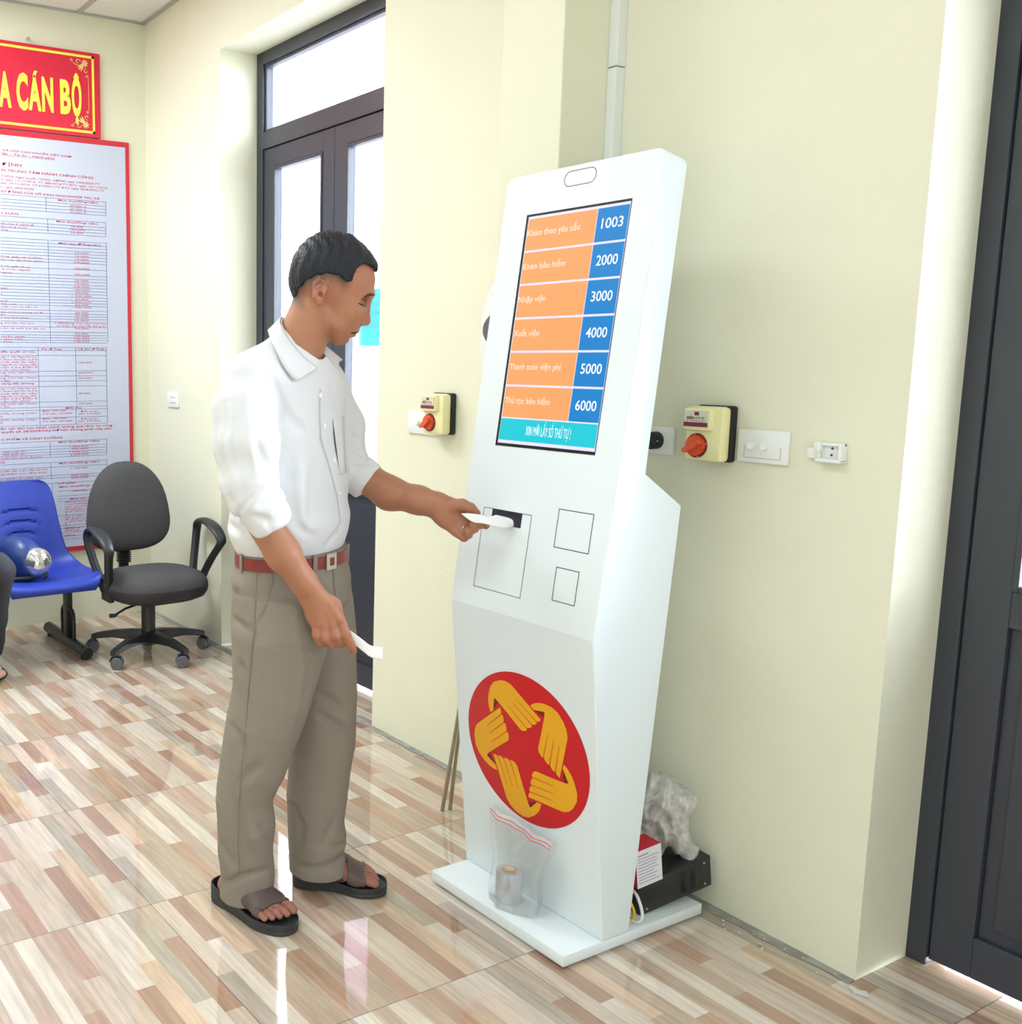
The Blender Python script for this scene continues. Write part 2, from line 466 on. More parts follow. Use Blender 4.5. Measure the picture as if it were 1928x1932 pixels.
POSTER_TEXT = [
    ('XÃ HỘI CHỦ NGHĨA VIỆT NAM', 1.483, 1.818, 2.256, 0.008, 'b'),
    ('lập – Tự do – Hạnh phúc', 1.48, 1.737, 2.2406, 0.0085, 'bu'),
    ('ĐỊNH', 1.481, 1.573, 2.1919, 0.013, 'b'),
    ('ẠI TRUNG TÂM HÀNH CHÍNH CÔNG', 1.473, 1.929, 2.1662, 0.01, 'b'),
    ('7/2024, Nghị quyết 12/NQ- HĐND ngày 24/6/2025,TT', 1.472, 1.962, 2.1404, 0.0081, 'i'),
    ('C ngày 11/11/2016, TT 286/2016/TT-BTC ngày 14/11/2016,', 1.472, 2.002, 2.1253, 0.0081, 'i'),
    ('gày 15/11/2016, TT 67/2021/TT-BTC ngày 05/8/2021,TT', 1.471, 1.984, 2.1104, 0.0081, 'i'),
    ('C ngày 28/6/2024)', 1.47, 1.63, 2.092, 0.0081, 'i'),
    ('ẠT ĐỘNG CỦA HỘ KINH DOANH/HỢP TÁC XÃ', 1.47, 1.96, 2.0712, 0.0093, 'b'),
    ('Mức thu(đồng/việc)', 1.748, 1.948, 2.0515, 0.0078, 'b'),
    ('50.000 đ', 1.806, 1.888, 2.0292, 0.0074, ''),
    ('50.000 đ', 1.806, 1.887, 2.0144, 0.0074, ''),
    ('50.000 đ', 1.806, 1.887, 2.0, 0.0074, ''),
    ('Y DỰNG', 1.466, 1.553, 1.9732, 0.0091, 'b'),
    ('ạo nhà ở riêng lẻ', 1.465, 1.624, 1.9285, 0.0072, ''),
    ('ạo công trình', 1.464, 1.59, 1.9147, 0.0072, ''),
    ('ựng', 1.464, 1.498, 1.9007, 0.0072, ''),
    ('Mức thu(đồng/ việc)', 1.736, 1.946, 1.9529, 0.0079, 'b'),
    ('75.000', 1.808, 1.872, 1.9331, 0.0074, ''),
    ('150.000', 1.804, 1.88, 1.9188, 0.0074, ''),
    ('10.000', 1.809, 1.872, 1.9039, 0.0075, ''),
    ('Mức thu (Đồng/việc)', 1.745, 1.959, 1.8518, 0.0079, 'b'),
    ('10.000', 1.826, 1.896, 1.8101, 0.0073, ''),
    ('10.000', 1.826, 1.895, 1.795, 0.0073, ''),
    ('10.000', 1.826, 1.895, 1.7804, 0.0073, ''),
    ('100.000', 1.82, 1.9, 1.7659, 0.0073, ''),
    ('100.000', 1.819, 1.899, 1.7371, 0.0073, ''),
    ('100.000', 1.819, 1.899, 1.7081, 0.0073, ''),
    ('10.000', 1.823, 1.892, 1.6791, 0.0073, ''),
    ('10.000', 1.823, 1.892, 1.6646, 0.0073, ''),
    ('100.000', 1.817, 1.897, 1.6497, 0.0073, ''),
    ('100.000', 1.817, 1.897, 1.6353, 0.0073, ''),
    ('30.000', 1.822, 1.891, 1.6208, 0.0073, ''),
    ('1.500.000', 1.805, 1.907, 1.6056, 0.0073, ''),
    ('20.000', 1.821, 1.89, 1.5909, 0.0073, ''),
    ('1.500.000', 1.805, 1.906, 1.5769, 0.0073, ''),
    ('20.000', 1.82, 1.89, 1.5637, 0.0074, ''),
    ('1.500.000', 1.804, 1.906, 1.5514, 0.0073, ''),
    ('20.000', 1.819, 1.889, 1.526, 0.0074, ''),
    ('20.000', 1.819, 1.889, 1.513, 0.0074, ''),
    ('10.000', 1.819, 1.888, 1.5002, 0.0074, ''),
    ('10.000', 1.818, 1.888, 1.4879, 0.0074, ''),
    ('30.000', 1.817, 1.887, 1.4501, 0.0074, ''),
    ('30.000', 1.817, 1.887, 1.425, 0.0074, ''),
    ('100.000', 1.811, 1.892, 1.4122, 0.0074, ''),
    ('100.000', 1.811, 1.891, 1.3999, 0.0074, ''),
    ('100.000', 1.811, 1.891, 1.387, 0.0074, ''),
    ('1.000đồng/ bản sao trích lục', 1.718, 1.985, 1.4746, 0.0073, ''),
    ('sự kiện hộ tịch đã đăng ký', 1.725, 1.983, 1.4625, 0.0073, ''),
    ('ồ sơ, giấy tờ cá nhân', 1.46, 1.657, 1.7781, 0.007, ''),
    ('ha, mẹ lựa chọn quốc', 1.459, 1.665, 1.7629, 0.007, ''),
    ('ồ sơ, giấy tờ cá', 1.458, 1.601, 1.7339, 0.007, ''),
    ('ở nước ngoài)', 1.464, 1.602, 1.7203, 0.007, ''),
    ('ngoài', 1.457, 1.512, 1.7051, 0.007, ''),
    ('goài', 1.455, 1.489, 1.6333, 0.0071, ''),
    ('ại', 1.454, 1.461, 1.6062, 0.0071, ''),
    ('goài', 1.453, 1.486, 1.5745, 0.0071, ''),
    ('mẹ, con', 1.452, 1.528, 1.5608, 0.0071, ''),
    ('mẹ, con có yếu tố', 1.458, 1.631, 1.548, 0.0071, ''),
    ('am cư trú trong nước', 1.451, 1.662, 1.523, 0.0071, ''),
    ('ân', 1.45, 1.471, 1.5104, 0.0071, ''),
    ('c hộ tịch khác', 1.45, 1.591, 1.497, 0.0071, ''),
    ('g dữ liệu hộ tịch', 1.449, 1.611, 1.4721, 0.0071, ''),
    ('i đủ 16 tuổi trở lên cư', 1.448, 1.666, 1.4472, 0.0071, ''),
    ('nước ngoài', 1.455, 1.564, 1.41, 0.0072, ''),
    ('t giám hộ)', 1.446, 1.551, 1.3976, 0.0072, ''),
    ('i khác', 1.446, 1.506, 1.385, 0.0072, ''),
    ('Phí (Đồng)', 1.646, 1.748, 1.351, 0.0076, 'b'),
    ('Lệ phí (Đồng)', 1.833, 1.967, 1.3516, 0.0077, 'b'),
    ('đất, quyền sở hữu', 1.444, 1.614, 1.3373, 0.0074, 'b'),
    ('ng 1 (là Người sử', 1.444, 1.623, 1.3134, 0.0072, 'i'),
    ('t theo khoản 2,3,6', 1.443, 1.622, 1.3009, 0.0072, 'i'),
    ('Luật đất đai năm', 1.443, 1.62, 1.289, 0.0072, 'i'),
    ('Người sử dụng đất', 1.442, 1.621, 1.2762, 0.0072, 'i'),
    ('oản 3,4,6 Điều 4', 1.442, 1.621, 1.2644, 0.0072, 'i'),
    ('t đai năm 2024)', 1.441, 1.585, 1.2526, 0.0072, 'i'),
    ('ng 1 (là Người sử', 1.438, 1.618, 1.1642, 0.0072, 'i'),
    ('t theo khoản 2,3,6', 1.438, 1.618, 1.1523, 0.0073, 'i'),
    ('Luật đất đai năm', 1.438, 1.616, 1.1397, 0.0073, 'i'),
    ('Người sử dụng đất', 1.437, 1.616, 1.1274, 0.0073, 'i'),
    ('oản 3,4,6 Điều 4', 1.437, 1.617, 1.1158, 0.0073, 'i'),
    ('t đai năm 2024)', 1.436, 1.581, 1.1032, 0.0073, 'i'),
    ('ng còn lại theo', 1.441, 1.619, 1.2392, 0.0072, ''),
    ('t đai', 1.441, 1.485, 1.2262, 0.0072, ''),
    ('ng còn lại theo', 1.44, 1.618, 1.2148, 0.0072, ''),
    ('t đai', 1.44, 1.484, 1.2019, 0.0072, ''),
    ('ng còn lại theo', 1.436, 1.614, 1.0903, 0.0073, ''),
    ('t đai', 1.435, 1.48, 1.0782, 0.0073, ''),
    ('dụng đất (không', 1.444, 1.604, 1.1875, 0.0075, 'b'),
    ('Giấy chứng nhận/', 1.434, 1.615, 1.0456, 0.0073, ''),
    ('ất', 1.434, 1.447, 1.0329, 0.0073, ''),
    ('Giấy chứng nhận/', 1.433, 1.614, 1.0141, 0.0073, ''),
    ('ất', 1.433, 1.446, 1.0016, 0.0073, ''),
    ('100.000', 1.832, 1.903, 1.2857, 0.0075, ''),
    ('600.000', 1.831, 1.903, 1.2358, 0.0075, ''),
    ('400.000', 1.83, 1.903, 1.2102, 0.0075, ''),
    ('40.000', 1.828, 1.889, 1.1352, 0.0075, ''),
    ('200.000', 1.827, 1.9, 1.0851, 0.0076, ''),
    ('-Đất: 320.000', 1.637, 1.762, 1.0529, 0.0074, ''),
    ('-Tài sản: 430.000', 1.637, 1.794, 1.0396, 0.0074, ''),
    ('- Đất và tài', 1.826, 1.924, 1.0467, 0.0076, ''),
    ('sản: 510.000', 1.826, 1.94, 1.0352, 0.0076, ''),
    ('-Đất: 190.000', 1.636, 1.761, 1.0156, 0.0074, ''),
    ('-Tài sản: 260.000', 1.636, 1.793, 1.0026, 0.0075, ''),
    ('- Đất và tài', 1.825, 1.923, 1.0099, 0.0076, ''),
    ('sản: 310.000', 1.825, 1.939, 0.9986, 0.0076, ''),
    ('Mức thu', 1.76, 1.842, 1.0651, 0.0078, 'b'),
    ('ện các thủ tục hành chính thông qua dịch vụ công', 1.432, 2.004, 0.973, 0.0096, 'b'),
    ('quyết số 28/2024/NQ-HĐND không phải nộp phí,', 1.435, 2.001, 0.9572, 0.0096, 'b'),
    ('C PHẨM VÀ DINH DƯỠNG', 1.433, 1.74, 0.9204, 0.0096, 'b'),
    ('Mức thu(đồng/ việc)', 1.719, 1.931, 0.8988, 0.0078, 'b'),
    ('1.000.000', 1.777, 1.873, 0.8737, 0.0076, ''),
    ('700.000', 1.784, 1.872, 0.8618, 0.0076, ''),
    ('1.000.000', 1.776, 1.872, 0.8485, 0.0076, ''),
    ('2.500.000', 1.776, 1.872, 0.8346, 0.0076, ''),
    (', 200 suất ăn', 1.428, 1.553, 0.8606, 0.0074, ''),
    (', 200 suất ăn', 1.427, 1.548, 0.8475, 0.0074, ''),
    ('xuất vừa kinh doanh)', 1.427, 1.635, 0.8328, 0.0074, ''),
    ('NG', 1.426, 1.449, 0.8119, 0.0097, 'b'),
    ('Mức thu(đồng/ việc)', 1.719, 1.93, 0.7941, 0.0079, 'b'),
    ('1.100.000', 1.78, 1.87, 0.7677, 0.0077, ''),
    ('200.000', 1.779, 1.869, 0.7312, 0.0077, ''),
    ('500.000', 1.779, 1.869, 0.7194, 0.0077, ''),
    ('n đề cấp mới, cấp lại sửa', 1.425, 1.663, 0.7693, 0.0074, ''),
    ('ng nhằm mục đích kinh', 1.424, 1.653, 0.7551, 0.0074, ''),
    ('u, thuốc lá, LPG chai', 1.423, 1.635, 0.7308, 0.0074, ''),
    ('UỶ SẢN', 1.711, 1.799, 0.6935, 0.0095, 'b'),
    ('Mức thu(đồng/ việc)', 1.718, 1.939, 0.6773, 0.0079, 'b'),
    ('700.000', 1.786, 1.863, 0.6529, 0.0077, ''),
    ('Mức thu', 1.772, 1.858, 0.6142, 0.008, 'b'),
    ('đồng/ trang, từ tr', 1.744, 1.942, 0.5996, 0.0077, ''),
    ('i thu 1000đồn', 1.744, 1.886, 0.588, 0.0077, ''),
    ('mức thu khô', 1.743, 1.863, 0.5759, 0.0077, ''),
    ('đồng/bản (tra', 1.743, 1.885, 0.5638, 0.0077, ''),
    ('tính theo tr', 1.743, 1.874, 0.552, 0.0077, ''),
    (')', 1.742, 1.753, 0.5407, 0.0077, ''),
    ('ng/ trườn', 1.742, 1.84, 0.5263, 0.0077, ''),
    ('ợp được hiể', 1.742, 1.862, 0.5145, 0.0077, ''),
    ('u chữ ký tr', 1.741, 1.862, 0.5026, 0.0077, ''),
    (')', 1.741, 1.752, 0.4917, 0.0077, ''),
    ('00đồng/ 1', 1.741, 1.839, 0.4702, 0.0077, ''),
    ('00đồng/', 1.74, 1.817, 0.4571, 0.0078, ''),
    ('0đồng', 1.739, 1.794, 0.432, 0.0078, ''),
]
POSTER_LINES = [(1.469, 2.0622, 1.991, 2.0622), (1.469, 2.0422, 1.99, 2.0422), (1.468, 2.028, 1.99, 2.028), (1.468, 2.0126, 1.99, 2.0126), (1.467, 1.9983, 1.99, 1.9983), (1.687, 2.0612, 1.687, 1.9966), (1.99, 2.0641, 1.99, 2.0005), (1.466, 1.9648, 1.989, 1.9648), (1.465, 1.9411, 1.988, 1.9411), (1.465, 1.9269, 1.988, 1.9269), (1.464, 1.9126, 1.988, 1.9126), (1.464, 1.8979, 1.988, 1.8979), (1.693, 1.9635, 1.693, 1.8997), (1.988, 1.9672, 1.988, 1.9028), (1.463, 1.8667, 1.994, 1.8667), (1.462, 1.8513, 1.994, 1.8513), (1.462, 1.8369, 1.994, 1.8369), (1.461, 1.8217, 1.993, 1.8217), (1.461, 1.8082, 1.993, 1.8082), (1.46, 1.7938, 1.993, 1.7938), (1.46, 1.7785, 1.992, 1.7785), (1.459, 1.7646, 1.992, 1.7646), (1.458, 1.7353, 1.992, 1.7353), (1.457, 1.706, 1.991, 1.706), (1.457, 1.6907, 1.991, 1.6907), (1.456, 1.6767, 1.99, 1.6767), (1.455, 1.6613, 1.99, 1.6613), (1.455, 1.6473, 1.99, 1.6473), (1.454, 1.6319, 1.989, 1.6319), (1.454, 1.6178, 1.989, 1.6178), (1.453, 1.6025, 1.989, 1.6025), (1.453, 1.5881, 1.989, 1.5881), (1.452, 1.5742, 1.988, 1.5742), (1.452, 1.5614, 1.988, 1.5614), (1.451, 1.5383, 1.987, 1.5383), (1.451, 1.5228, 1.987, 1.5228), (1.45, 1.5099, 1.987, 1.5099), (1.45, 1.4976, 1.987, 1.4976), (1.449, 1.4842, 1.986, 1.4842), (1.449, 1.4596, 1.986, 1.4596), (1.448, 1.4351, 1.985, 1.4351), (1.447, 1.4209, 1.985, 1.4209), (1.447, 1.4084, 1.985, 1.4084), (1.446, 1.3962, 1.985, 1.3962), (1.446, 1.3846, 1.984, 1.3846), (1.692, 1.8643, 1.692, 1.3839), (1.988, 1.8691, 1.988, 1.3858), (1.445, 1.3622, 1.983, 1.3622), (1.445, 1.3478, 1.983, 1.3478), (1.444, 1.324, 1.982, 1.324), (1.441, 1.2487, 1.981, 1.2487), (1.44, 1.225, 1.98, 1.225), (1.44, 1.2005, 1.98, 1.2005), (1.439, 1.1753, 1.979, 1.1753), (1.436, 1.1001, 1.978, 1.1001), (1.435, 1.075, 1.977, 1.075), (1.435, 1.0618, 1.977, 1.0618), (1.433, 1.024, 1.976, 1.024), (1.432, 0.9883, 1.975, 0.9883), (1.628, 1.362, 1.628, 0.9873), (1.818, 1.3635, 1.818, 1.0753), (1.813, 1.0648, 1.813, 0.9873), (1.978, 1.3642, 1.978, 0.9895), (1.429, 0.909, 1.973, 0.909), (1.429, 0.8832, 1.972, 0.8832), (1.428, 0.8697, 1.972, 0.8697), (1.428, 0.856, 1.972, 0.856), (1.427, 0.8439, 1.972, 0.8439), (1.427, 0.8299, 1.971, 0.8299), (1.676, 0.9073, 1.676, 0.8318), (1.972, 0.9108, 1.972, 0.8318), (1.426, 0.8043, 1.972, 0.8043), (1.425, 0.7816, 1.971, 0.7816), (1.424, 0.7405, 1.97, 0.7405), (1.423, 0.7273, 1.97, 0.7273), (1.422, 0.7021, 1.969, 0.7021), (1.677, 0.8036, 1.677, 0.7224), (1.971, 0.8054, 1.971, 0.7002), (1.708, 0.6609, 1.973, 0.6609), (1.708, 0.6357, 1.973, 0.6357), (1.707, 0.6217, 1.972, 0.6217), (1.707, 0.6081, 1.972, 0.6081), (1.705, 0.5382, 1.971, 0.5382), (1.704, 0.4865, 1.97, 0.4865), (1.703, 0.4729, 1.97, 0.4729), (1.703, 0.451, 1.969, 0.451), (1.702, 0.4337, 1.969, 0.4337), (1.702, 0.4173, 1.968, 0.4173), (1.68, 0.6992, 1.68, 0.4169), (1.972, 0.6711, 1.972, 0.4176)]
# ================================================================ the room
XL, YB, ZC = -4.906, 2.45, 2.92


def wallseg(mb, x0, x1, z0, z1): mb.prism([(x0, wy(x0)), (x1, wy(x1)), (x1, YB), (x0, YB)], 2, z0, z1)


w = MB()
wallseg(w, XL, -4.100, -.02, ZC); wallseg(w, -4.100, -2.914, 2.606, ZC); wallseg(w, -2.914, -1.149, -.02, ZC)
wallseg(w, -1.149, .15, 2.62, ZC); wallseg(w, .15, 3.0, -.02, ZC)
meta(w.build('wall_back', M['wall']), kind='structure')
meta(MB().box((-2.14, 1.975, 0), (-1.93, 2.20, ZC)).build('trim_1', M['wall'], bevel=.003), kind='structure')
meta(MB().box((XL - .12, -3.5, -.02), (XL, 2.5, ZC)).build('wall_left', M['wall']), kind='structure')
meta(MB().box((3.0, -3.5, -.02), (3.12, 2.5, ZC)).build('wall_right', M['wall']), kind='structure')
f = MB(); f.box((XL, -3.62, -.02), (3.0, -3.5, ZC))
meta(f.build('wall_front', M['wall']), kind='structure')
meta(MB().box((XL - .1, -3.6, ZC), (3.1, 2.5, ZC + .05)).build('ceiling', M['ceiling']), kind='structure')
# ceiling grid and edge angle
g = MB()
g.box((XL, -3.5, ZC - .006), (XL + .022, 2.2, ZC - .001)); g.prism([(XL, wy(XL) - .022), (3, wy(3) - .022), (3, wy(3)), (XL, wy(XL))], 2, ZC - .006, ZC - .001)
for k in range(9): g.box((XL, 1.86 - .61 * k, ZC - .005), (3, 1.884 - .61 * k, ZC - .001))
for k in range(12): g.box((XL + .61 * k + .6, -3.5, ZC - .005), (XL + .61 * k + .624, 2.18, ZC - .001))
meta(g.build('trim_2', mat('ceiling_grid', 'aeb2b0', .5)), kind='structure')

# ---- floor: printed plank tiles, 60 cm, the same print on every tile
T0 = (-2.766, .966)
STRIPS = [
    [(.567, 'd9c6b4'), (1, 'b3a79a')], [(.348, 'a57a62'), (1, 'e6dacb')], [(.49, 'dbbda0'), (1, 'b89f86')], [(1, 'bda68e')],
    [(.56, 'e8dccc'), (1, 'b88e6e')], [(1, 'bca28b')], [(.756, 'e8dccb'), (1, 'b79e86')], [(.547, 'c0a690'), (1, 'b1836a')],
    [(.36, 'b88f76'), (1, 'd2bfac')], [(1, 'cebba7')], [(.505, 'e3d6c6'), (1, 'a1745a')], [(.365, 'e4d6c6'), (1, 'd5b697')],
    [(.67, 'b0a695'), (1, 'e0d4c3')], [(.261, 'c5b09b'), (.763, 'a3755b'), (1, 'c8b6a2')]]
fv, ff, fc = [], [], []
sw = .6 / 14
for i in range(-4, 10):
    for j in range(-8, 3):
        x0 = T0[0] + .6 * i; y0 = T0[1] + .6 * j
        if x0 > 3 or x0 + .6 < XL: continue
        for k, segs in enumerate(STRIPS):
            a = 0.
            for b, c in segs:
                xa, xb = max(x0 + a * .6, XL), min(x0 + b * .6, 3); ya, yb = y0 + sw * k, min(y0 + sw * (k + 1), 2.41); a = b
                if xb <= xa or yb <= ya: continue
                n = len(fv); fv += [(xa, ya, 0), (xb, ya, 0), (xb, yb, 0), (xa, yb, 0)]; ff.append((n, n + 1, n + 2, n + 3)); fc.append(tuple(p * .66 + q * .34 for p, q in zip(lin(c), (.48, .40, .325, 1))))
me = bpy.data.meshes.new('floor'); me.from_pydata(fv, [], ff); me.update()
ca = me.color_attributes.new('plank', 'FLOAT_COLOR', 'CORNER'); buf = np.repeat(np.array(fc, np.float32), 4, 0); ca.data.foreach_set('color', buf.ravel())
m = bpy.data.materials.new('printed_plank_tile'); m.use_nodes = True; nt = m.node_tree; b = nt.nodes['Principled BSDF']
at = nt.nodes.new('ShaderNodeAttribute'); at.attribute_name = 'plank'
tc = nt.nodes.new('ShaderNodeTexCoord')


def nz(sc, scale, det=5):
    mp = nt.nodes.new('ShaderNodeMapping'); mp.inputs['Scale'].default_value = sc; nt.links.new(tc.outputs['Object'], mp.inputs[0])
    n = nt.nodes.new('ShaderNodeTexNoise'); n.inputs['Scale'].default_value = scale; n.inputs['Detail'].default_value = det; nt.links.new(mp.outputs[0], n.inputs[0]); return n


def rng(src, a, b2, c, d):
    r = nt.nodes.new('ShaderNodeMapRange'); nt.links.new(src, r.inputs[0])
    for i, v in enumerate((a, b2, c, d)): r.inputs[i + 1].default_value = v
    return r.outputs[0]


def mul(c1, fac):
    mx = nt.nodes.new('ShaderNodeMix'); mx.data_type = 'RGBA'; mx.blend_type = 'MULTIPLY'; mx.inputs[0].default_value = 1
    nt.links.new(c1, mx.inputs[6]); nt.links.new(fac, mx.inputs[7]); return mx.outputs[2]


c = mul(at.outputs['Color'], rng(nz((1, 14, 1), 6).outputs[0],   .3, .7, .78, 1.12))
c = mul(c, rng(nz((2, 60, 1), 8, 3).outputs[0], .3, .7, .9, 1.06))
sx = nt.nodes.new('ShaderNodeSeparateXYZ'); nt.links.new(tc.outputs['Object'], sx.inputs[0])
for ax, o0 in ((0, T0[0]), (1, T0[1])):
    a1 = nt.nodes.new('ShaderNodeMath'); a1.operation = 'SUBTRACT'; nt.links.new(sx.outputs[ax], a1.inputs[0]); a1.inputs[1].default_value = o0 - 6 - .0012
    a2 = nt.nodes.new('ShaderNodeMath'); a2.operation = 'MODULO'; nt.links.new(a1.outputs[0], a2.inputs[0]); a2.inputs[1].default_value = .6
    a3 = nt.nodes.new('ShaderNodeMath'); a3.operation = 'GREATER_THAN'; nt.links.new(a2.outputs[0], a3.inputs[0]); a3.inputs[1].default_value = .0024
    c = mul(c, rng(a3.outputs[0], 0, 1, .45, 1))
nt.links.new(c, b.inputs['Base Color'])
b.inputs['Roughness'].default_value = .09; b.inputs['Specular IOR Level'].default_value = .85
nt.links.new(rng(nz((1, 1, 1), 3.5).outputs[0], .35, .75, .02, .055), b.inputs['Roughness'])
meta(link('floor', me, m), kind='structure')
# rough mortar seam along the long wall
v = []; rnd = random.Random(4); n = 90
for i in range(n + 1):
    x = -4.1 + (XL + 4.1) * 0 + (-1.149 + 4.9) * i / n - .8
    v.append((x, wy(x) + .002, .0016)); v.append((x, wy(x) - .02 - rnd.random() * .014, .0012))
meta(mesh('trim_3', v, [(2 * i, 2 * i + 1, 2 * i + 3, 2 * i + 2) for i in range(n)], M['mortar']), kind='structure')
# outside yard
meta(MB().box((-30, 2.45, -.14), (30, 40, -.08)).build('yard', M['ground']), kind='structure')


# unseen pink block added across the yard to tint the floor's door reflection
meta(MB().box((-13.2, 9, -.1), (-5.5, 15, 10)).build('tint_block', mat('pink_tint', (.72, .52, .66), .9)), kind='structure')


# ---- glazed double doors
def rect_frame(mb, x0, x1, z0, z1, t, y0, y1, tb=None):
    tb = t if tb is None else tb
    mb.box((x0, y0, z0), (x0 + t, y1, z1)); mb.box((x1 - t, y0, z0), (x1, y1, z1)); mb.box((x0 + t, y0, z1 - t), (x1 - t, y1, z1)); mb.box((x0 + t, y0, z0), (x1 - t, y1, z0 + tb))


def double_door(name, x0, x1, yf, label):
    r = root(name, ((x0 + x1) / 2, yf, 0), label, None, kind='structure')
    fr = MB(); ft = .05
    fr.box((x0, yf, .0), (x0 + ft, yf + .055, 2.61)); fr.box((x1 - ft, yf, .0), (x1, yf + .055, 2.61)); fr.box((x0 + ft, yf, 2.555), (x1 - ft, yf + .055, 2.61)); fr.box((x0 + ft, yf, 2.205), (x1 - ft, yf + .055, 2.275))
    fr.box((x0 + ft, yf + .05, 0), (x0 + ft + .014, yf + .062, 2.21)); fr.box((x1 - ft - .014, yf + .05, 0), (x1 - ft, yf + .062, 2.21)); fr.box(((x0 + x1) / 2 - .012, yf + .05, .018), ((x0 + x1) / 2 + .012, yf + .062, 2.21)); fr.box((x0 + ft, yf + .05, 2.19), (x1 - ft, yf + .062, 2.21))
    # glazing bead
    rect_frame(fr, x0 + ft, x1 - ft, 2.275, 2.555, .012, yf + .012, yf + .045)
    fr.build('door_frame', M['frame'], r, bevel=.0025)
    MB().box((x0 + ft, yf + .026, 2.28), (x1 - ft, yf + .031, 2.552)).build('transom_glass', M['glass'], r)
    xm = (x0 + x1) / 2
    for k, (a, b_) in enumerate(((x0 + ft + .0015, xm - .001), (xm + .001, x1 - ft - .0015))):
        lf = MB(); st = .082; y0, y1 = yf + .008, yf + .05
        z0, z1 = .014, 2.202
        lf.box((a, y0, z0), (a + st, y1, z1)); lf.box((b_ - st, y0, z0), (b_, y1, z1)); lf.box((a + st, y0, z1 - .078), (b_ - st, y1, z1)); lf.box((a + st, y0, z0), (b_ - st, y1, z0 + .09)); lf.box((a + st, y0, .775), (b_ - st, y1, .85))
        # lower infill panel with a raised field
        lf.box((a + st, y0 + .014, z0 + .09), (b_ - st, y1 - .012, .775)); lf.box((a + st + .03, y0 + .008, z0 + .12), (b_ - st - .03, y0 + .014, .745))
        rect_frame(lf, a + st, b_ - st, .85, 2.122, .012, y0 - .004, y0 + .03)
        L = lf.build('door_leaf', M['frame'], r, bevel=.002)
        MB().box((a + st, yf + .026, .85), (b_ - st, yf + .031, 2.122)).build('leaf_glass', M['glass'], L)
    sl = MB().tube([(xm - .03, yf + .006, 1.02), (xm - .03, yf - .03, 1.02), (xm - .03, yf - .03, 1.16), (xm - .03, yf + .006, 1.16)], .008, 10)
    sl.build('door_handle', M['frame'], r, smooth=True)
    return r


double_door('door_1', -4.100, -2.914, 2.38, 'grey aluminium double door with tall glass panes behind the standing man')
double_door('door_2', -1.158, .15, 2.335, 'dark grey aluminium double door at the right edge')
# ================================================================ signs on the left wall
XS = XL + .0


def PL_(x): return lambda a, b: (x, a, b)


r = root('red_sign', (XL, 1.5, 2.36), 'long red sign with yellow capital letters, mounted above the poster', 'sign')
MB().box((XL, .2, 2.358), (XL + .02, 1.971, 2.743)).build('sign_board', M['sign_red'], r, bevel=.0015)
x = XL + .021
b_ = MB()
for a, c_, d, e in ((.2, 2.375, 1.94, 2.386), (.2, 2.716, 1.94, 2.727), (1.929, 2.375, 1.94, 2.727)):
    b_.box((x - .0008, a, c_), (x + .0008, d, e))
b_.build('yellow_border', M['sign_yellow'], r)
L = MB()
for s_, a, c_ in (('A', 1.475, 1.533), ('C', 1.557, 1.6125), ('Á', 1.6135, 1.676), ('N', 1.679, 1.735), ('B', 1.768, 1.8205), ('Ộ', 1.8245, 1.879)):
    V, F = text_verts(s_, .045); V0, _ = text_verts(s_.replace('Á', 'A').replace('Ộ', 'O'), .045)
    s1 = (c_ - a) / (V0[:, 0].max() - V0[:, 0].min()); hz = (.168 if s_ in 'CỘ' else .157) / (V0[:, 1].max() - V0[:, 1].min()); zb = 2.449 if s_ not in 'CỘ' else 2.444
    X = a + (V[:, 0] - V0[:, 0].min()) * s1; Z = zb + (V[:, 1] - V0[:, 1].min()) * hz
    top = V0[:, 1].max(); hi = V[:, 1] > top + .01
    Z[hi] = zb + (top - V0[:, 1].min()) * hz + (V[hi, 1] - top) * hz * .55
    lo = V[:, 1] < V0[:, 1].min() - .01; Z[lo] = zb + (V[lo, 1] - V0[:, 1].min()) * hz * .8
    L.add([(x + .001, p, q) for p, q in zip(X, Z)], F)
L.build('sign_letters', M['sign_yellow'], r, fix=False)
o_ = MB()


def stroke(pts, w0, xx=x + .0012):
    V = []
    for i, (p, q) in enumerate(pts):
        a = pts[max(i - 1, 0)]; b2 = pts[min(i + 1, len(pts) - 1)]; d = Vector((b2[0] - a[0], b2[1] - a[1])).normalized()
        ww = w0 * (.45 + .55 * math.sin(math.pi * min(1, max(.1, i / (len(pts) - 1)))))
        V += [(xx, p - d.y * ww, q + d.x * ww), (xx, p + d.y * ww, q - d.x * ww)]
    o_.add(V, [(2 * i, 2 * i + 1, 2 * i + 3, 2 * i + 2) for i in range(len(pts) - 1)])


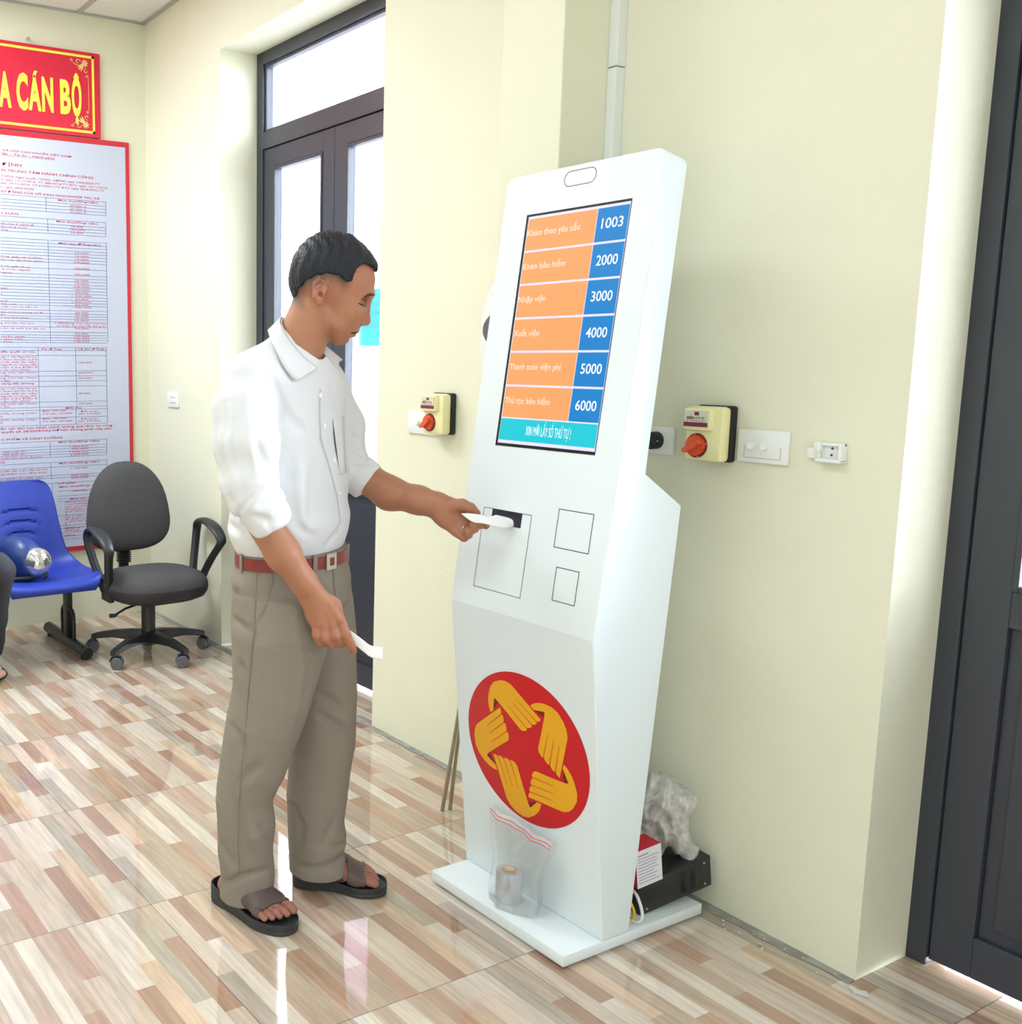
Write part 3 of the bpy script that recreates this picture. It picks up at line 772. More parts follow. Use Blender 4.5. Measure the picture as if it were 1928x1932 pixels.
for sgn, cz in ((1, 2.690), (-1, 2.412)):
    cyy = 1.893
    for k in range(8):
        t = k * math.pi / 4 + .2; stroke([(cyy + math.cos(t) * q, cz + math.sin(t) * q) for q in (.002, .008, .014, .018)], .0028)
    def spiral(c0, c1, r0, a0, turns, n=16, w=.0016): stroke([(c0 + r0 * (1 - .75 * i / n) * math.cos(a0 + turns * 6.283 * i / n), c1 + sgn * r0 * (1 - .75 * i / n) * math.sin(a0 + turns * 6.283 * i / n)) for i in range(n + 1)], w)
    spiral(cyy - .034, cz + sgn * .004, .013, 0, .9); spiral(cyy - .066, cz + sgn * .006, .008, 3.1, -.9)
    stroke([(cyy - .058, cz), (cyy - .05, cz - sgn * .008), (cyy - .04, cz - sgn * .01), (cyy - .03, cz - sgn * .008)], .0016)
    spiral(cyy + .007, cz - sgn * .034, .012, 1.5, .9); spiral(cyy + .012, cz - sgn * .058, .007, -1.5, -.9)
    for dy, dz in ((-.026, -.014), (-.014, -.026), (-.022, -.022)): stroke([(cyy + dy * .4, cz + sgn * dz * .4), (cyy + dy, cz + sgn * dz), (cyy + dy * 1.4, cz + sgn * dz * 1.4)], .0035)
stroke([(1.9105, 2.475), (1.9105, 2.52), (1.9105, 2.58), (1.9105, 2.632)], .0012)
o_.build('corner_ornament', M['sign_cream'], r, fix=False)
meta(MB().cyl((XL, 1.62, 2.765), (XL + .03, 1.62, 2.765), .006).build('wall_hook', M['bolt'], smooth=True), 'small metal hook in the wall just above the red sign', 'hook')

r = root('notice_poster', (XL + .002, 1.6, .355), 'tall white poster with red border and fee tables, under the red sign', 'poster')
MB().box((XL + .002, .9, .355), (XL + .014, 2.118, 2.353)).build('poster_board', M['poster_red'], r, bevel=.001)
MB().box((XL + .0125, .9, .378), (XL + .015, 2.097, 2.328)).build('printed_sheet', M['poster'], r)
T = MB(); P = PL_(XL + .0158)
for s_, a, c_, z, h, st in POSTER_TEXT:
    put_text(T, s_, a, c_, z, h, P, bold=.012 if 'b' in st else 0, shear=.25 if 'i' in st else 0, under='u' in st)
T.build('poster_writing', M['ink_red'], r, fix=False)
T = MB()
for a, z0, c_, z1 in POSTER_LINES:
    if abs(a - c_) > abs(z0 - z1): T.add([P(a, z0 - .0007), P(c_, z1 - .0007), P(c_, z1 + .0007), P(a, z0 + .0007)], [(0, 1, 2, 3)])
    else: T.add([P(a - .0009, z0), P(a + .0009, z0), P(c_ + .0009, z1), P(c_ - .0009, z1)], [(0, 1, 2, 3)])
T.build('table_rules', M['ink_blue'], r, fix=False)

# ================================================================ conduit, switches, breakers
c = root('cable_trunking', (-1.915, 2.14, 1.2), 'white plastic cable trunking running up the wall corner above the kiosk', 'conduit')
MB().box((-1.93, 2.128, 2.026), (-1.902, wy(-1.92), ZC)).build('trunking_cover', M['white_trim'], c, bevel=.002)
MB().box((-1.93, 2.128, 1.2), (-1.902, wy(-1.92), 2.023)).build('trunking_cover', M['white_trim'], c, bevel=.002)


def wbox(mb, x0, x1, z0, z1, d0, d1, r=.003, mi=0):
    """box on the long wall: d = distance out from the wall"""
    mb.rbox((x0, -d1, z0), (x1, -d0, z1), r, mi, WT)


WT = Matrix(((1, 0, 0, 0), (-.0186, 1, 0, 2.1236), (0, 0, 1, 0), (0, 0, 0, 1)))


def wp(x, d, z): return (x, wy(x) - d, z)


def plate(name, x0, x1, z0, z1, label, cat, group=None):
    r = root(name, wp((x0 + x1) / 2, 0, z0), label, cat, group)
    p = MB(); wbox(p, x0, x1, z0, z1, 0, .009, .0025); p.build('cover_plate', M['plastic_w'], r, smooth=True)
    return r


def switches(r, xs, z, rad):
    for x in xs:
        MB().cyl(wp(x, .008, z), wp(x, .011, z), rad * 1.15, 20).build('switch_ring', M['plastic_w'], r, smooth=True)
        MB().cyl(wp(x, .009, z), wp(x + .001, .017, z + .001), rad, 20).build('switch_button', M['plastic_w'], r, smooth=True)


r = plate('switch_plate', -2.735, -2.56, 1.068, 1.141, 'white double switch plate between the standing man and the left breaker box', 'switch', 'white double switch plates')
switches(r, (-2.68, -2.645), 1.105, .0088)
r = plate('switch_plate', -1.511, -1.388, 1.080, 1.154, 'white double switch plate right of the kiosk, touching the right breaker box', 'switch', 'white double switch plates')
switches(r, (-1.476, -1.444), 1.117, .0075)
q = MB(); q.box((0, 0, 0), (0, 0, 0)); q = MB()
for a, z in ((-1.494, 1.091), (-1.405, 1.091)): wbox(q, a, a + .001, 1.091, 1.118, .0085, .0095, .0001)
wbox(q, -1.494, -1.404, 1.0905, 1.0915, .0085, .0095, .0001); q.build('plate_seam', M['plastic_g'], r)
r = plate('wall_socket', -1.80, -1.686, 1.079, 1.146, 'white wall socket with a black plug, half hidden behind the kiosk', 'socket')
pg = root('power_plug', wp(-1.735, .01, 1.112), 'round black plug pushed into the socket beside the kiosk', 'plug')
p = MB(); p.cyl(wp(-1.735, .009, 1.112), wp(-1.735, .03, 1.112), .0215, 24); p.cyl(wp(-1.735, .03, 1.112), wp(-1.735, .042, 1.112), .019, 24, r2=.014); p.build('plug_body', M['rubber'], pg, smooth=True)
p = MB(); wbox(p, -1.722, -1.713, 1.111, 1.113, .030, .0315, .0002); p.build('plug_mark', M['plastic_w'], pg)
MB().tube([wp(-1.735, .04, 1.112), wp(-1.738, .06, 1.09), wp(-1.76, .05, .95), wp(-1.78, .03, .6), wp(-1.84, .03, .3)], .004, 8).build('plug_cord', M['rubber'], pg, smooth=True)
r = plate('wall_socket', -4.661, -4.535, 1.075, 1.148, 'small white socket on the wall between the poster corner and the far door', 'socket')
p = MB()
for dx in (-.018, -.006, .014, .026):
    for dz in (-.012, .014): wbox(p, -4.60 + dx, -4.596 + dx, 1.105 + dz, 1.112 + dz, .0085, .0095, .0002)
p.build('socket_holes', M['kdark'], r)


def breaker(x0, label):
    w, z0, z1 = .098, 1.076, 1.202
    r = root('breaker_box', wp(x0 + w / 2, 0, z0), label, 'breaker', 'cream breaker boxes with red rotary knobs')
    p = MB(); wbox(p, x0 + .003, x0 + w + .004, z0 - .001, z1 + .002, 0, .018, .006); p.build('black_back', M['rubber'], r, smooth=True)
    p = MB(); wbox(p, x0, x0 + w, z0, z1, .016, .052, .010); wbox(p, x0 + .004, x0 + w - .02, z0 + .07, z1 - .002, .04, .066, .008); p.build('cream_cover', M['cream'], r, smooth=True)
    p = MB(); wbox(p, x0 + .008, x0 + w - .026, z1 - .046, z1 - .009, .0655, .0668, .0004); L_ = p.build('rating_label', mat('label_grey', 'd6d6c0', .5), r)
    p = MB(); wbox(p, x0 + .008, x0 + w - .026, z1 - .046, z1 - .036, .0668, .0672, .0001); wbox(p, x0 + .036, x0 + .048, z1 - .02, z1 - .012, .0668, .0672, .0001); p.build('label_band', M['maroon'], L_)
    q_ = MB(); put_text(q_, 'ĐIỆN CƠ 91', x0 + .016, x0 + w - .036, z1 - .029, .0055, lambda a, b: wp(a, .0673, b), bold=.03)
    put_text(q_, 'HỆ THỐNG ĐIỆN', x0 + .014, x0 + w - .034, z1 - .0345, .003, lambda a, b: wp(a, .0673, b)); q_.build('label_writing', M['maroon'], L_, fix=False)
    cx, cz = x0 + .036, z0 + .036
    MB().cyl(wp(cx, .05, cz), wp(cx, .054, cz), .0285, 32).build('knob_ring', M['maroon'], r, smooth=True)
    p = MB(); p.cyl(wp(cx, .053, cz), wp(cx, .062, cz), .0235, 32)
    for t in (0,):
        c_, s_ = math.cos(.55), math.sin(.55)
        pts = [(-.026, -.004), (-.026, .004), (0, .008), (.02, .005), (.02, -.005), (0, -.008)]
        p.add([wp(cx + a * c_ - b2 * s_, .06, cz + a * s_ + b2 * c_) for a, b2 in pts] + [wp(cx + a * c_ - b2 * s_, .076, cz + a * s_ + b2 * c_) for a, b2 in pts],
              [(0, 1, 2, 3, 4, 5), (11, 10, 9, 8, 7, 6)] + [(i, (i + 1) % 6, 6 + (i + 1) % 6, 6 + i) for i in range(6)])
    p.build('rotary_knob', M['orange'], r, smooth=True)
    for k in range(4):
        p = MB(); a = k * math.pi / 2 + .2; wbox(p, cx + .0262 * math.cos(a) - .0012, cx + .0262 * math.cos(a) + .0012, cz + .0262 * math.sin(a) - .0012, cz + .0262 * math.sin(a) + .0012, .0538, .0546, .0002)
        p.build('dial_mark', M['plastic_w'], r)


breaker(-2.602, 'cream breaker box with red knob on the wall between man and kiosk')
breaker(-1.622, 'cream breaker box with red knob on the wall right of the kiosk')
r = root('remote_holder', wp(-1.30, 0, 1.095), 'small empty white plastic holder on the wall, rightmost of the wall fittings', 'holder')
p = MB(); wbox(p, -1.335, -1.262, 1.096, 1.137, 0, .004, .0015); wbox(p, -1.318, -1.262, 1.096, 1.104, .003, .024, .003); wbox(p, -1.268, -1.262, 1.098, 1.137, .003, .024, .002)
wbox(p, -1.318, -1.31, 1.118, 1.137, .003, .020, .002); wbox(p, -1.318, -1.262, 1.130, 1.137, .003, .012, .002); wbox(p, -1.345, -1.315, 1.101, 1.125, .003, .01, .003)
p.build('holder_shell', M['plastic_w'], r, smooth=True)
p = MB(); wbox(p, -1.328, -1.3185, 1.104, 1.122, .0095, .0105, .0002); p.build('holder_opening', M['wall'], r)
for a, z in ((-1.292, 1.125), (-1.293, 1.111)): MB().cyl(wp(a, .0035, z), wp(a, .0048, z), .0025, 12).build('screw_hole', M['kdark'], r, smooth=True)

# ================================================================ paper notice on the door glass
r = root('paper_notice', (-3.29, 2.415, 1.36), 'cyan paper notice stuck on the door glass beside the man\'s face', 'notice')
MB().box((-3.372, 2.412, 1.358), (-3.12, 2.4135, 1.572)).build('paper_sheet', M['cyan'], r)
T = MB()
for s_, z in (('HỌP ĐẢNG ỦY', 1.505), ('VĂN PHÒNG', 1.468), ('CÔNG CHỨC', 1.428)): put_text(T, s_, -3.15, -3.34, z, .02, lambda a, b: (a, 2.4115, b))
T.build('notice_writing', M['cyan_ink'], r, fix=False)
def curve(row, k=4):
    out = []
    for i in range(len(row) - 1):
        for t in [z / k for z in range(k)]:
            p0, p1, p2, p3 = [Vector(row[min(max(i + q, 0), len(row) - 1)]) for q in (-1, 0, 1, 2)]
            out.append(.5 * ((2 * p1) + (-p0 + p2) * t + (2 * p0 - 5 * p1 + 4 * p2 - p3) * t * t + (-p0 + 3 * p1 - 3 * p2 + p3) * t ** 3))
    return out + [Vector(row[-1])]


# ================================================================ ticket kiosk
KX0, KX1 = -1.922, -1.476
r = root('ticket_kiosk', (-1.70, 1.85, 0), 'tall white self-service ticket kiosk with a touch screen and a red round emblem', 'kiosk')
K = r
p = MB(); p.rbox((-1.918, 1.628, .008), (-1.477, 2.082, .034), .002); p.build('base_plate', M['kiosk'], r, smooth=True)
for a in (-1.88, -1.52):
    for b_ in (1.67, 2.04): MB().cyl((a, b_, 0), (a, b_, .009), .018, 16).build('base_foot', M['rubber'], r, smooth=True)
prof = [(1.746, .034), (1.669, .729), (1.8057, 1.7325), (1.873, 1.718), (1.804, 1.114), (1.800, 1.072), (1.918, .997), (1.830, .036)]
# body with the rounded top corners of the head
bm = bmesh.new()
vs = [[bm.verts.new((x, y, z)) for y, z in prof] for x in (KX0, KX1)]
bm.faces.new(vs[0][::-1]); bm.faces.new(vs[1])
n = len(prof)
for i in range(n): bm.faces.new((vs[0][i], vs[0][(i + 1) % n], vs[1][(i + 1) % n], vs[1][i]))
bmesh.ops.recalc_face_normals(bm, faces=bm.faces[:])
bm.edges.ensure_lookup_table()
te = [e for e in bm.edges if abs(e.verts[0].co.x - e.verts[1].co.x) < 1e-5 and min(e.verts[0].co.z, e.verts[1].co.z) > 1.69]
bmesh.ops.bevel(bm, geom=te, offset=.022, segments=6, profile=.5, affect='EDGES')
me = bpy.data.meshes.new('kiosk_body'); bm.to_mesh(me); bm.free()
kb = link('kiosk_body', me, M['kiosk'], r)
bv = kb.modifiers.new('bevel', 'BEVEL'); bv.width = .0035; bv.segments = 3; bv.limit_method = 'ANGLE'; bv.angle_limit = .25
fd = Vector((0, .134, .983)).normalized(); fn = Vector((0, -.983, .134)).normalized(); fo = Vector((0, 1.669, .729))


def kf(x, v, off=.0005): q = fo + fd * v + fn * off; return (x, q.y, q.z)


ld = Vector((0, -.077, .695)).normalized(); ln_ = Vector((0, -.695, -.077)).normalized(); lo_ = Vector((0, 1.746, .034))


def kl(x, v, off=.0005): q = lo_ + ld * v + ln_ * off; return (x, q.y, q.z)


def fbox(mb, x0, x1, v0, v1, o0, o1, F=kf, mi=0):
    V = [F(x0, v0, o0), F(x1, v0, o0), F(x1, v1, o0), F(x0, v1, o0), F(x0, v0, o1), F(x1, v0, o1), F(x1, v1, o1), F(x0, v1, o1)]
    mb.add(V, [(3, 2, 1, 0), (4, 5, 6, 7), (0, 1, 5, 4), (1, 2, 6, 5), (2, 3, 7, 6), (3, 0, 4, 7)], mi)


def seam(name, pts, w=.0009, closed=True):
    mb = MB(); N = len(pts)
    for i in range(N if closed else N - 1):
        a = Vector(pts[i]); b2 = Vector(pts[(i + 1) % N]); d = (b2 - a).normalized(); nn = Vector((-d.y, d.x)) * w
        a = a - d * w; b2 = b2 + d * w
        mb.add([kf(*(a - nn), .0006), kf(*(b2 - nn), .0006), kf(*(b2 + nn), .0006), kf(*(a + nn), .0006)], [(0, 1, 2, 3)])
    return mb.build(name, M['kdark'], K, fix=False)


# screen
p = MB(); fbox(p, -1.842, -1.543, .384, .918, -.004, .0008); sc = p.build('touch_screen', M['black'], r)
p = MB(); fbox(p, -1.8345, -1.5445, .391, .9125, .0006, .0012); p.build('screen_page', M['sc_white'], sc)
rows_ = [.909, .8324, .7566, .6793, .6027, .5249, .4492]
for i in range(6):
    a, b_ = rows_[i + 1] + .0025, rows_[i] - .0025
    po, pb_ = MB(), MB(); fbox(po, -1.832, -1.6305, a, b_, .001, .0016); fbox(pb_, -1.6285, -1.5455, a, b_, .001, .0016)
    po.build('option_button', M['sc_orange'], sc); pb_.build('number_field', M['sc_blue'], sc)
p = MB(); fbox(p, -1.8335, -1.5455, .3985, .4485, .001, .0016); p.build('teal_banner', M['sc_teal'], sc)
for s_, a, c_, v_, h in (('Khám theo yêu cầu', -1.8223, -1.6735, .8674, .0141), ('Khám bảo hiểm', -1.8216, -1.7014, .7911, .0135), ('Nhập viện', -1.822, -1.7452, .716, .0135), ('Xuất viện', -1.822, -1.7502, .6381, .0135), ('Thanh toán viện phí', -1.8205, -1.6706, .5616, .0135), ('Thủ tục bảo hiểm', -1.8201, -1.6891, .4838, .0135)):
    T = MB(); put_text(T, s_, a - .008, c_, v_, h, lambda a2, b2: kf(a2, b2, .002), bold=.008); T.build('screen_writing', M['sc_pink'], sc, fix=False)
for s_, v_ in (('1003', .8627), ('2000', .7848), ('3000', .7089), ('4000', .6319), ('5000', .5549), ('6000', .4763)):
    T = MB(); put_text(T, s_, -1.614, -1.5567, v_, .021, lambda a2, b2: kf(a2, b2, .002), bold=.008); T.build('screen_writing', M['sc_text'], sc, fix=False)
T = MB(); put_text(T, 'XIN MỜI LẤY SỐ THỨ TỰ !', -1.7498, -1.6158, .413, .0205, lambda a2, b2: kf(a2, b2, .002), bold=0)
T.build('screen_writing', M['sc_text'], sc, fix=False)
# camera window outline, door outline, reader outlines
caps = [(-1.724 + .0165 * math.cos(t), .9835 + .0165 * math.sin(t)) for t in [math.pi / 2 + math.pi * i / 10 for i in range(11)]] + [(-1.6665 + .0165 * math.cos(t), .9835 + .0165 * math.sin(t)) for t in [-math.pi / 2 + math.pi * i / 10 for i in range(11)]]
seam('camera_window', caps, .0007)
seam('printer_door', [(-1.850, .047), (-1.6965, .047), (-1.6965, .236), (-1.850, .236)], .0006)
seam('reader_cutout', [(-1.619, .177), (-1.5225, .177), (-1.5225, .2605), (-1.619, .2605)], .0008)
seam('reader_cutout', [(-1.603, .062), (-1.5395, .062), (-1.5395, .135), (-1.603, .135)], .0008)
p = MB(); fbox(p, -1.8215, -1.7255, .2025, .2355, -.02, .0007); p.build('ticket_slot', M['slot'], r)
# emblem on the lower panel
EC = Vector((-1.6895, .3845)); N = 96
p = MB(); p.add([kl(EC.x + .1925 * math.cos(2 * math.pi * i / N), EC.y + .183 * math.sin(2 * math.pi * i / N), .0006) for i in range(N)], [tuple(range(N))])
em = p.build('round_emblem', M['red_disc'], r, fix=False)
hand = [(-.1109, .057), (-.1153, .0711), (-.1166, .0847), (-.1141, .1036), (-.1062, .1245), (-.0933, .1393), (-.0723, .1493), (-.054, .1521), (-.0363, .1488), (-.0226, .14), (.0093, .1195), (.0553, .0898), (.0473, .0832), (.0397, .0816), (.0415, .0766), (.033, .0709), (.0244, .0697), (.0258, .0637), (.0169, .0576), (.0084, .0553), (.0095, .0503), (-.0013, .0443), (-.0111, .0449), (-.0501, .0714), (-.087, .095), (-.0954, .0978), (-.0979, .082), (-.1003, .0645)]
shadow = [(-.0947, .0974), (-.0835, .0919), (-.1003, .0645)]
slits = [((-.0181, .1163), (.0397, .0816)), ((-.0326, .1041), (.0244, .0697)), ((-.0478, .0913), (.0084, .0553))]
E0 = Vector((-.004, -.006))
for k in range(5):
    ph, ps, pl_ = MB(), MB(), MB()
    a = -2 * math.pi * k / 5; ca_, sa_ = math.cos(a), math.sin(a)
    def R2(q):
        q = Vector(q) - E0; return EC + E0 + Vector((q.x * ca_ - q.y * sa_, q.x * sa_ + q.y * ca_))
    ph.add([kl(*R2(q), .0010) for q in hand], [tuple(range(len(hand)))])
    ps.add([kl(*R2(q), .0009) for q in shadow], [(0, 1, 2)])
    for q0, q1 in slits:
        a0, a1 = R2(q0), R2(q1); d = (a1 - a0).normalized(); nn = Vector((-d.y, d.x)) * .0009
        pl_.add([kl(*(a0 - nn * .5), .0013), kl(*(a1 - nn), .0013), kl(*(a1 + nn), .0013), kl(*(a0 + nn * .5), .0013)], [(0, 1, 2, 3)])
    ph.build('yellow_hand', M['gold'], em, fix=False); ps.build('thumb_shadow_mark', M['brownr'], em, fix=False); pl_.build('finger_lines', M['red_disc'], em, fix=False)

# ================================================================ things on the kiosk base
r = root('label_roll', (-1.712, 1.700, .034), 'silvery roll of labels with an orange core label standing on the kiosk base', 'roll')
Tm = Matrix.Translation((-1.716, 1.696, .0345))
p = MB().lathe([(0, 0), (.030, 0), (.031, .002), (.031, .073), (.030, .075), (0, .075)], 40, 0, Tm); p.build('roll_body', M['roll'], r, smooth=True)
p = MB().lathe([(0, .0752), (.017, .0752), (.017, .0762), (0, .0762)], 32, 0, Tm); p.build('core_label', M['roll_core'], r)
p = MB().lathe([(0, .0764), (.012, .0764), (.012, .0768), (0, .0768)], 32, 0, Tm); p.build('core_print', mat('core_print', 'f2dcc0', .5), r)
r = root('clear_bag', (-1.70, 1.67, .034), 'crumpled clear zip bag with a red seal, leaning on the kiosk front over the roll', 'bag')
rnd = random.Random(7); rowsF = []; rowsB = []
NU, NV = 22, 26
for j in range(NV + 1):
    t = j / NV; f_, b2_ = [], []
    for i in range(NU + 1):
        s_ = i / NU
        xl = -1.762 + .010 * math.sin(t * 5) - .006 * (1 - t); xr = -1.632 + .055 * t ** .8 + .008 * math.sin(t * 7 + 1)
        x = xl + (xr - xl) * s_; z = .037 + (.215 - .01 * s_) * t
        depth = .032 * math.sin(math.pi * s_) ** .6 * (1 - t) ** .7 + .003
        yy = 1.655 + .030 * t ** 2 - .004 * (t > .9)
        yc = 1.695 + (1.715 - 1.695 - .022) * t
        nz_ = .006 * math.sin(9 * s_ + 6 * t + 2 * math.sin(5 * t)) * math.sin(math.pi * s_) + .003 * math.sin(23 * s_ - 13 * t)
        f_.append((x, min(yc - depth - .012 + nz_, 1.744 - .11 * z - .010), z)); b2_.append((x, min(yc + depth * .5 + nz_ * .5, 1.744 - .11 * z - .004), z))
    rowsF.append(f_); rowsB.append(b2_)
p = MB().grid(rowsF); p.grid(rowsB); o = p.build('bag_film', M['bag'], r, smooth=True, fix=False)
z_ = MB()
for k, (off, m_) in enumerate(((.962, 0), (.93, 0))):
    j = int(off * NV); z_.tube([(q[0], q[1] - .0012, q[2]) for q in rowsF[j]], .0009, 6)
z_.build('zip_seal', M['zip'], r, smooth=True)
z_ = MB(); z_.grid([[(q[0], q[1] - .0006, q[2]) for q in rowsF[j]] for j in (NV - 2, NV - 1, NV)]); z_.build('seal_strip', glass('seal_film', (1, .93, .94), .05, .28, .2), r, smooth=True, fix=False)

# ================================================================ boxes and cables behind the kiosk
tilt = Matrix.Translation((-1.509, 1.907, .0345)) @ Matrix.Rotation(math.radians(-6), 4, 'Z') @ Matrix.Rotation(math.radians(8.0), 4, 'X')
r = root('power_unit', (-1.62, 2.0, .035), 'black metal equipment case with vent slots, lying behind the kiosk against the wall', 'case')
p = MB(); p.rbox((-.30, 0, 0), (0, .222, .078), .002, 0, tilt); p.build('metal_case', M['ups'], r, smooth=True)
p = MB()
for c0 in (.128, .158):
    for k in range(9):
        p.box((0, c0, .014 + k * .006), (.0008, c0 + .014, .017 + k * .006), 0, tilt)
p.build('vent_slots', M['black'], r); p = MB()
for c0 in (.09, .12, .15):
    for k in range(6): p.box((-.06 - k * .008, c0, .078), (-.056 - k * .008, c0 + .022, .0786), 0, tilt)
p.build('vent_slots', M['black'], r)
for a, b_ in ((.2, .066), (.2, .012), (.02, .012)): MB().cyl(tilt @ Vector((.0, a, b_)), tilt @ Vector((.0018, a, b_)), .003, 10).build('case_screw', M['plastic_g'], r, smooth=True)
t2 = tilt @ Matrix.Translation((.010, -.012, .0785))
r = root('carton_box', (-1.50, 1.92, .115), 'small red and white product carton standing on the black case', 'box')
p = MB(); p.box((-.052, 0, 0), (0, .075, .092), 0, t2); o = p.build('carton', [M['redbox'], M['boxw']], r, fix=True)
for pol in o.data.polygons:
    if pol.normal.x > .8: pol.material_index = 1
p = MB()
for k, (w0, w1) in enumerate(((.006, .036), (.006, .066), (.006, .060), (.006, .062), (.006, .058), (.006, .064), (.006, .05), (.006, .062), (.006, .055), (.006, .066))):
    p.box((0, w0, .078 - k * .0075), (.0006, w1, .0792 - k * .0075 + (.0015 if k == 0 else 0)), 0, t2)
p.build('printed_lines', M['boxgrey'], r)


def lumps(seed, c0, rad, n, k=.02):
    rn = np.random.RandomState(seed); L_ = []
    for i in range(n):
        d = rn.normal(size=3); d /= np.linalg.norm(d); a = np.array(c0) + d * rad * rn.uniform(.2, .75, 3)
        b2 = a + rn.normal(size=3) * rad * .3
        L_.append(pr_(a, b2, tuple(rn.uniform(.18, .42, 3) * rad.min()), tuple(rn.uniform(.15, .4, 3) * rad.min()), k=k))
    return L_


def crumple(P_, d):
    q = P_ * 62 + 1.5 * np.sin(P_ * 31)[:, [1, 2, 0]]
    return d - .002 + .0062 * (np.abs(np.sin(q[:, 0] + 1.7 * np.sin(q[:, 1] * .7))) + np.abs(np.sin(q[:, 2] * .8 + 1.3 * np.sin(q[:, 0] * .6 + q[:, 1])))) - .006


pr = lumps(3, (-1.585, 2.03, .225), np.array((.075, .055, .09)), 14, .015) + [pr_((-1.60, 2.02, .17), (-1.58, 2.04, .30), (.055, .04, .04), (.04, .032, .03), k=.02), pr_((-1.54, 2.04, .20), (-1.52, 2.08, .14), (.03, .03, .03), (.022, .02, .02), k=.02), pr_((-1.56, 2.04, .28), (-1.535, 2.055, .265), (.04, .035, .03), k=.02)]
v, f = solid(pr, .003, crumple)
o = npmesh('bubble_wrap', v, f, M['bubble']); meta(o, 'crumpled greyish bubble wrap heaped on the black case behind the kiosk', 'packaging')
meta(MB().tube(curve([(-1.56, 1.90, .10), (-1.515, 1.888, .098), (-1.490, 1.878, .085), (-1.479, 1.876, .06), (-1.484, 1.872, .043), (-1.505, 1.868, .0385), (-1.55, 1.87, .039)]), .0038, 10).build('white_cable', M['wcable'], smooth=True), 'white cable looped on the kiosk base in front of the black case', 'cable')
meta(MB().tube(curve([(-1.56, 1.868, .09), (-1.515, 1.868, .084), (-1.500, 1.868, .072), (-1.494, 1.868, .058), (-1.502, 1.868, .043), (-1.53, 1.868, .0375)]), .003, 10).build('yellow_cable', M['yellow'], smooth=True), 'short yellow cable loop beside the white cable on the kiosk base', 'cable')

# ================================================================ sanitiser stand behind the kiosk
r = root('dispenser_stand', (-2.2, 1.95, 0), 'white wall-side dispenser on two thin steel legs, mostly hidden behind the kiosk', 'dispenser')
MB().tube([(-2.233, 1.93, 0), (-2.185, 1.93, .26), (-2.06, 1.93, 1.0), (-2.03, 1.93, 1.25)], .0055, 10).build('leg', M['steel'], r, smooth=True)
MB().tube([(-2.228, 1.985 - .03, 0), (-2.2, 1.95, .2), (-2.05, 1.945, 1.0), (-2.02, 1.945, 1.25)], .0055, 10).build('leg', M['steel'], r, smooth=True)
p = MB(); N = 40
def sup(a, b_, cx, cz, y, e=2.6): return [(cx + a * abs(math.cos(t)) ** (2 / e) * (1 if math.cos(t) > 0 else -1), y, cz + b_ * abs(math.sin(t)) ** (2 / e) * (1 if math.sin(t) > 0 else -1)) for t in [2 * math.pi * i / N for i in range(N)]]
ringsV = [sup(.112, .15, -2.018, 1.365, 1.965), sup(.118, .158, -2.018, 1.365, 1.955), sup(.118, .158, -2.018, 1.365, 1.93), sup(.106, .145, -2.018, 1.365, 1.918)]
V = [q for rr in ringsV for q in rr]; F = [tuple(range(N))[::-1], tuple(range(3 * N, 4 * N))] + [(a * N + i, a * N + (i + 1) % N, (a + 1) * N + (i + 1) % N, (a + 1) * N + i) for a in range(3) for i in range(N)]
p.add(V, F); p.build('dispenser_body', M['plastic_w'], r, smooth=True)
p = MB(); V = sup(.092, .055, -2.022, 1.385, 1.9165, 2) + sup(.088, .051, -2.022, 1.385, 1.912, 2); p.add(V, [tuple(range(N))[::-1], tuple(range(N, 2 * N))] + [(i, (i + 1) % N, N + (i + 1) % N, N + i) for i in range(N)]); p.build('dark_window', mat('dark_window', '5b5b60', .2), r, smooth=True)

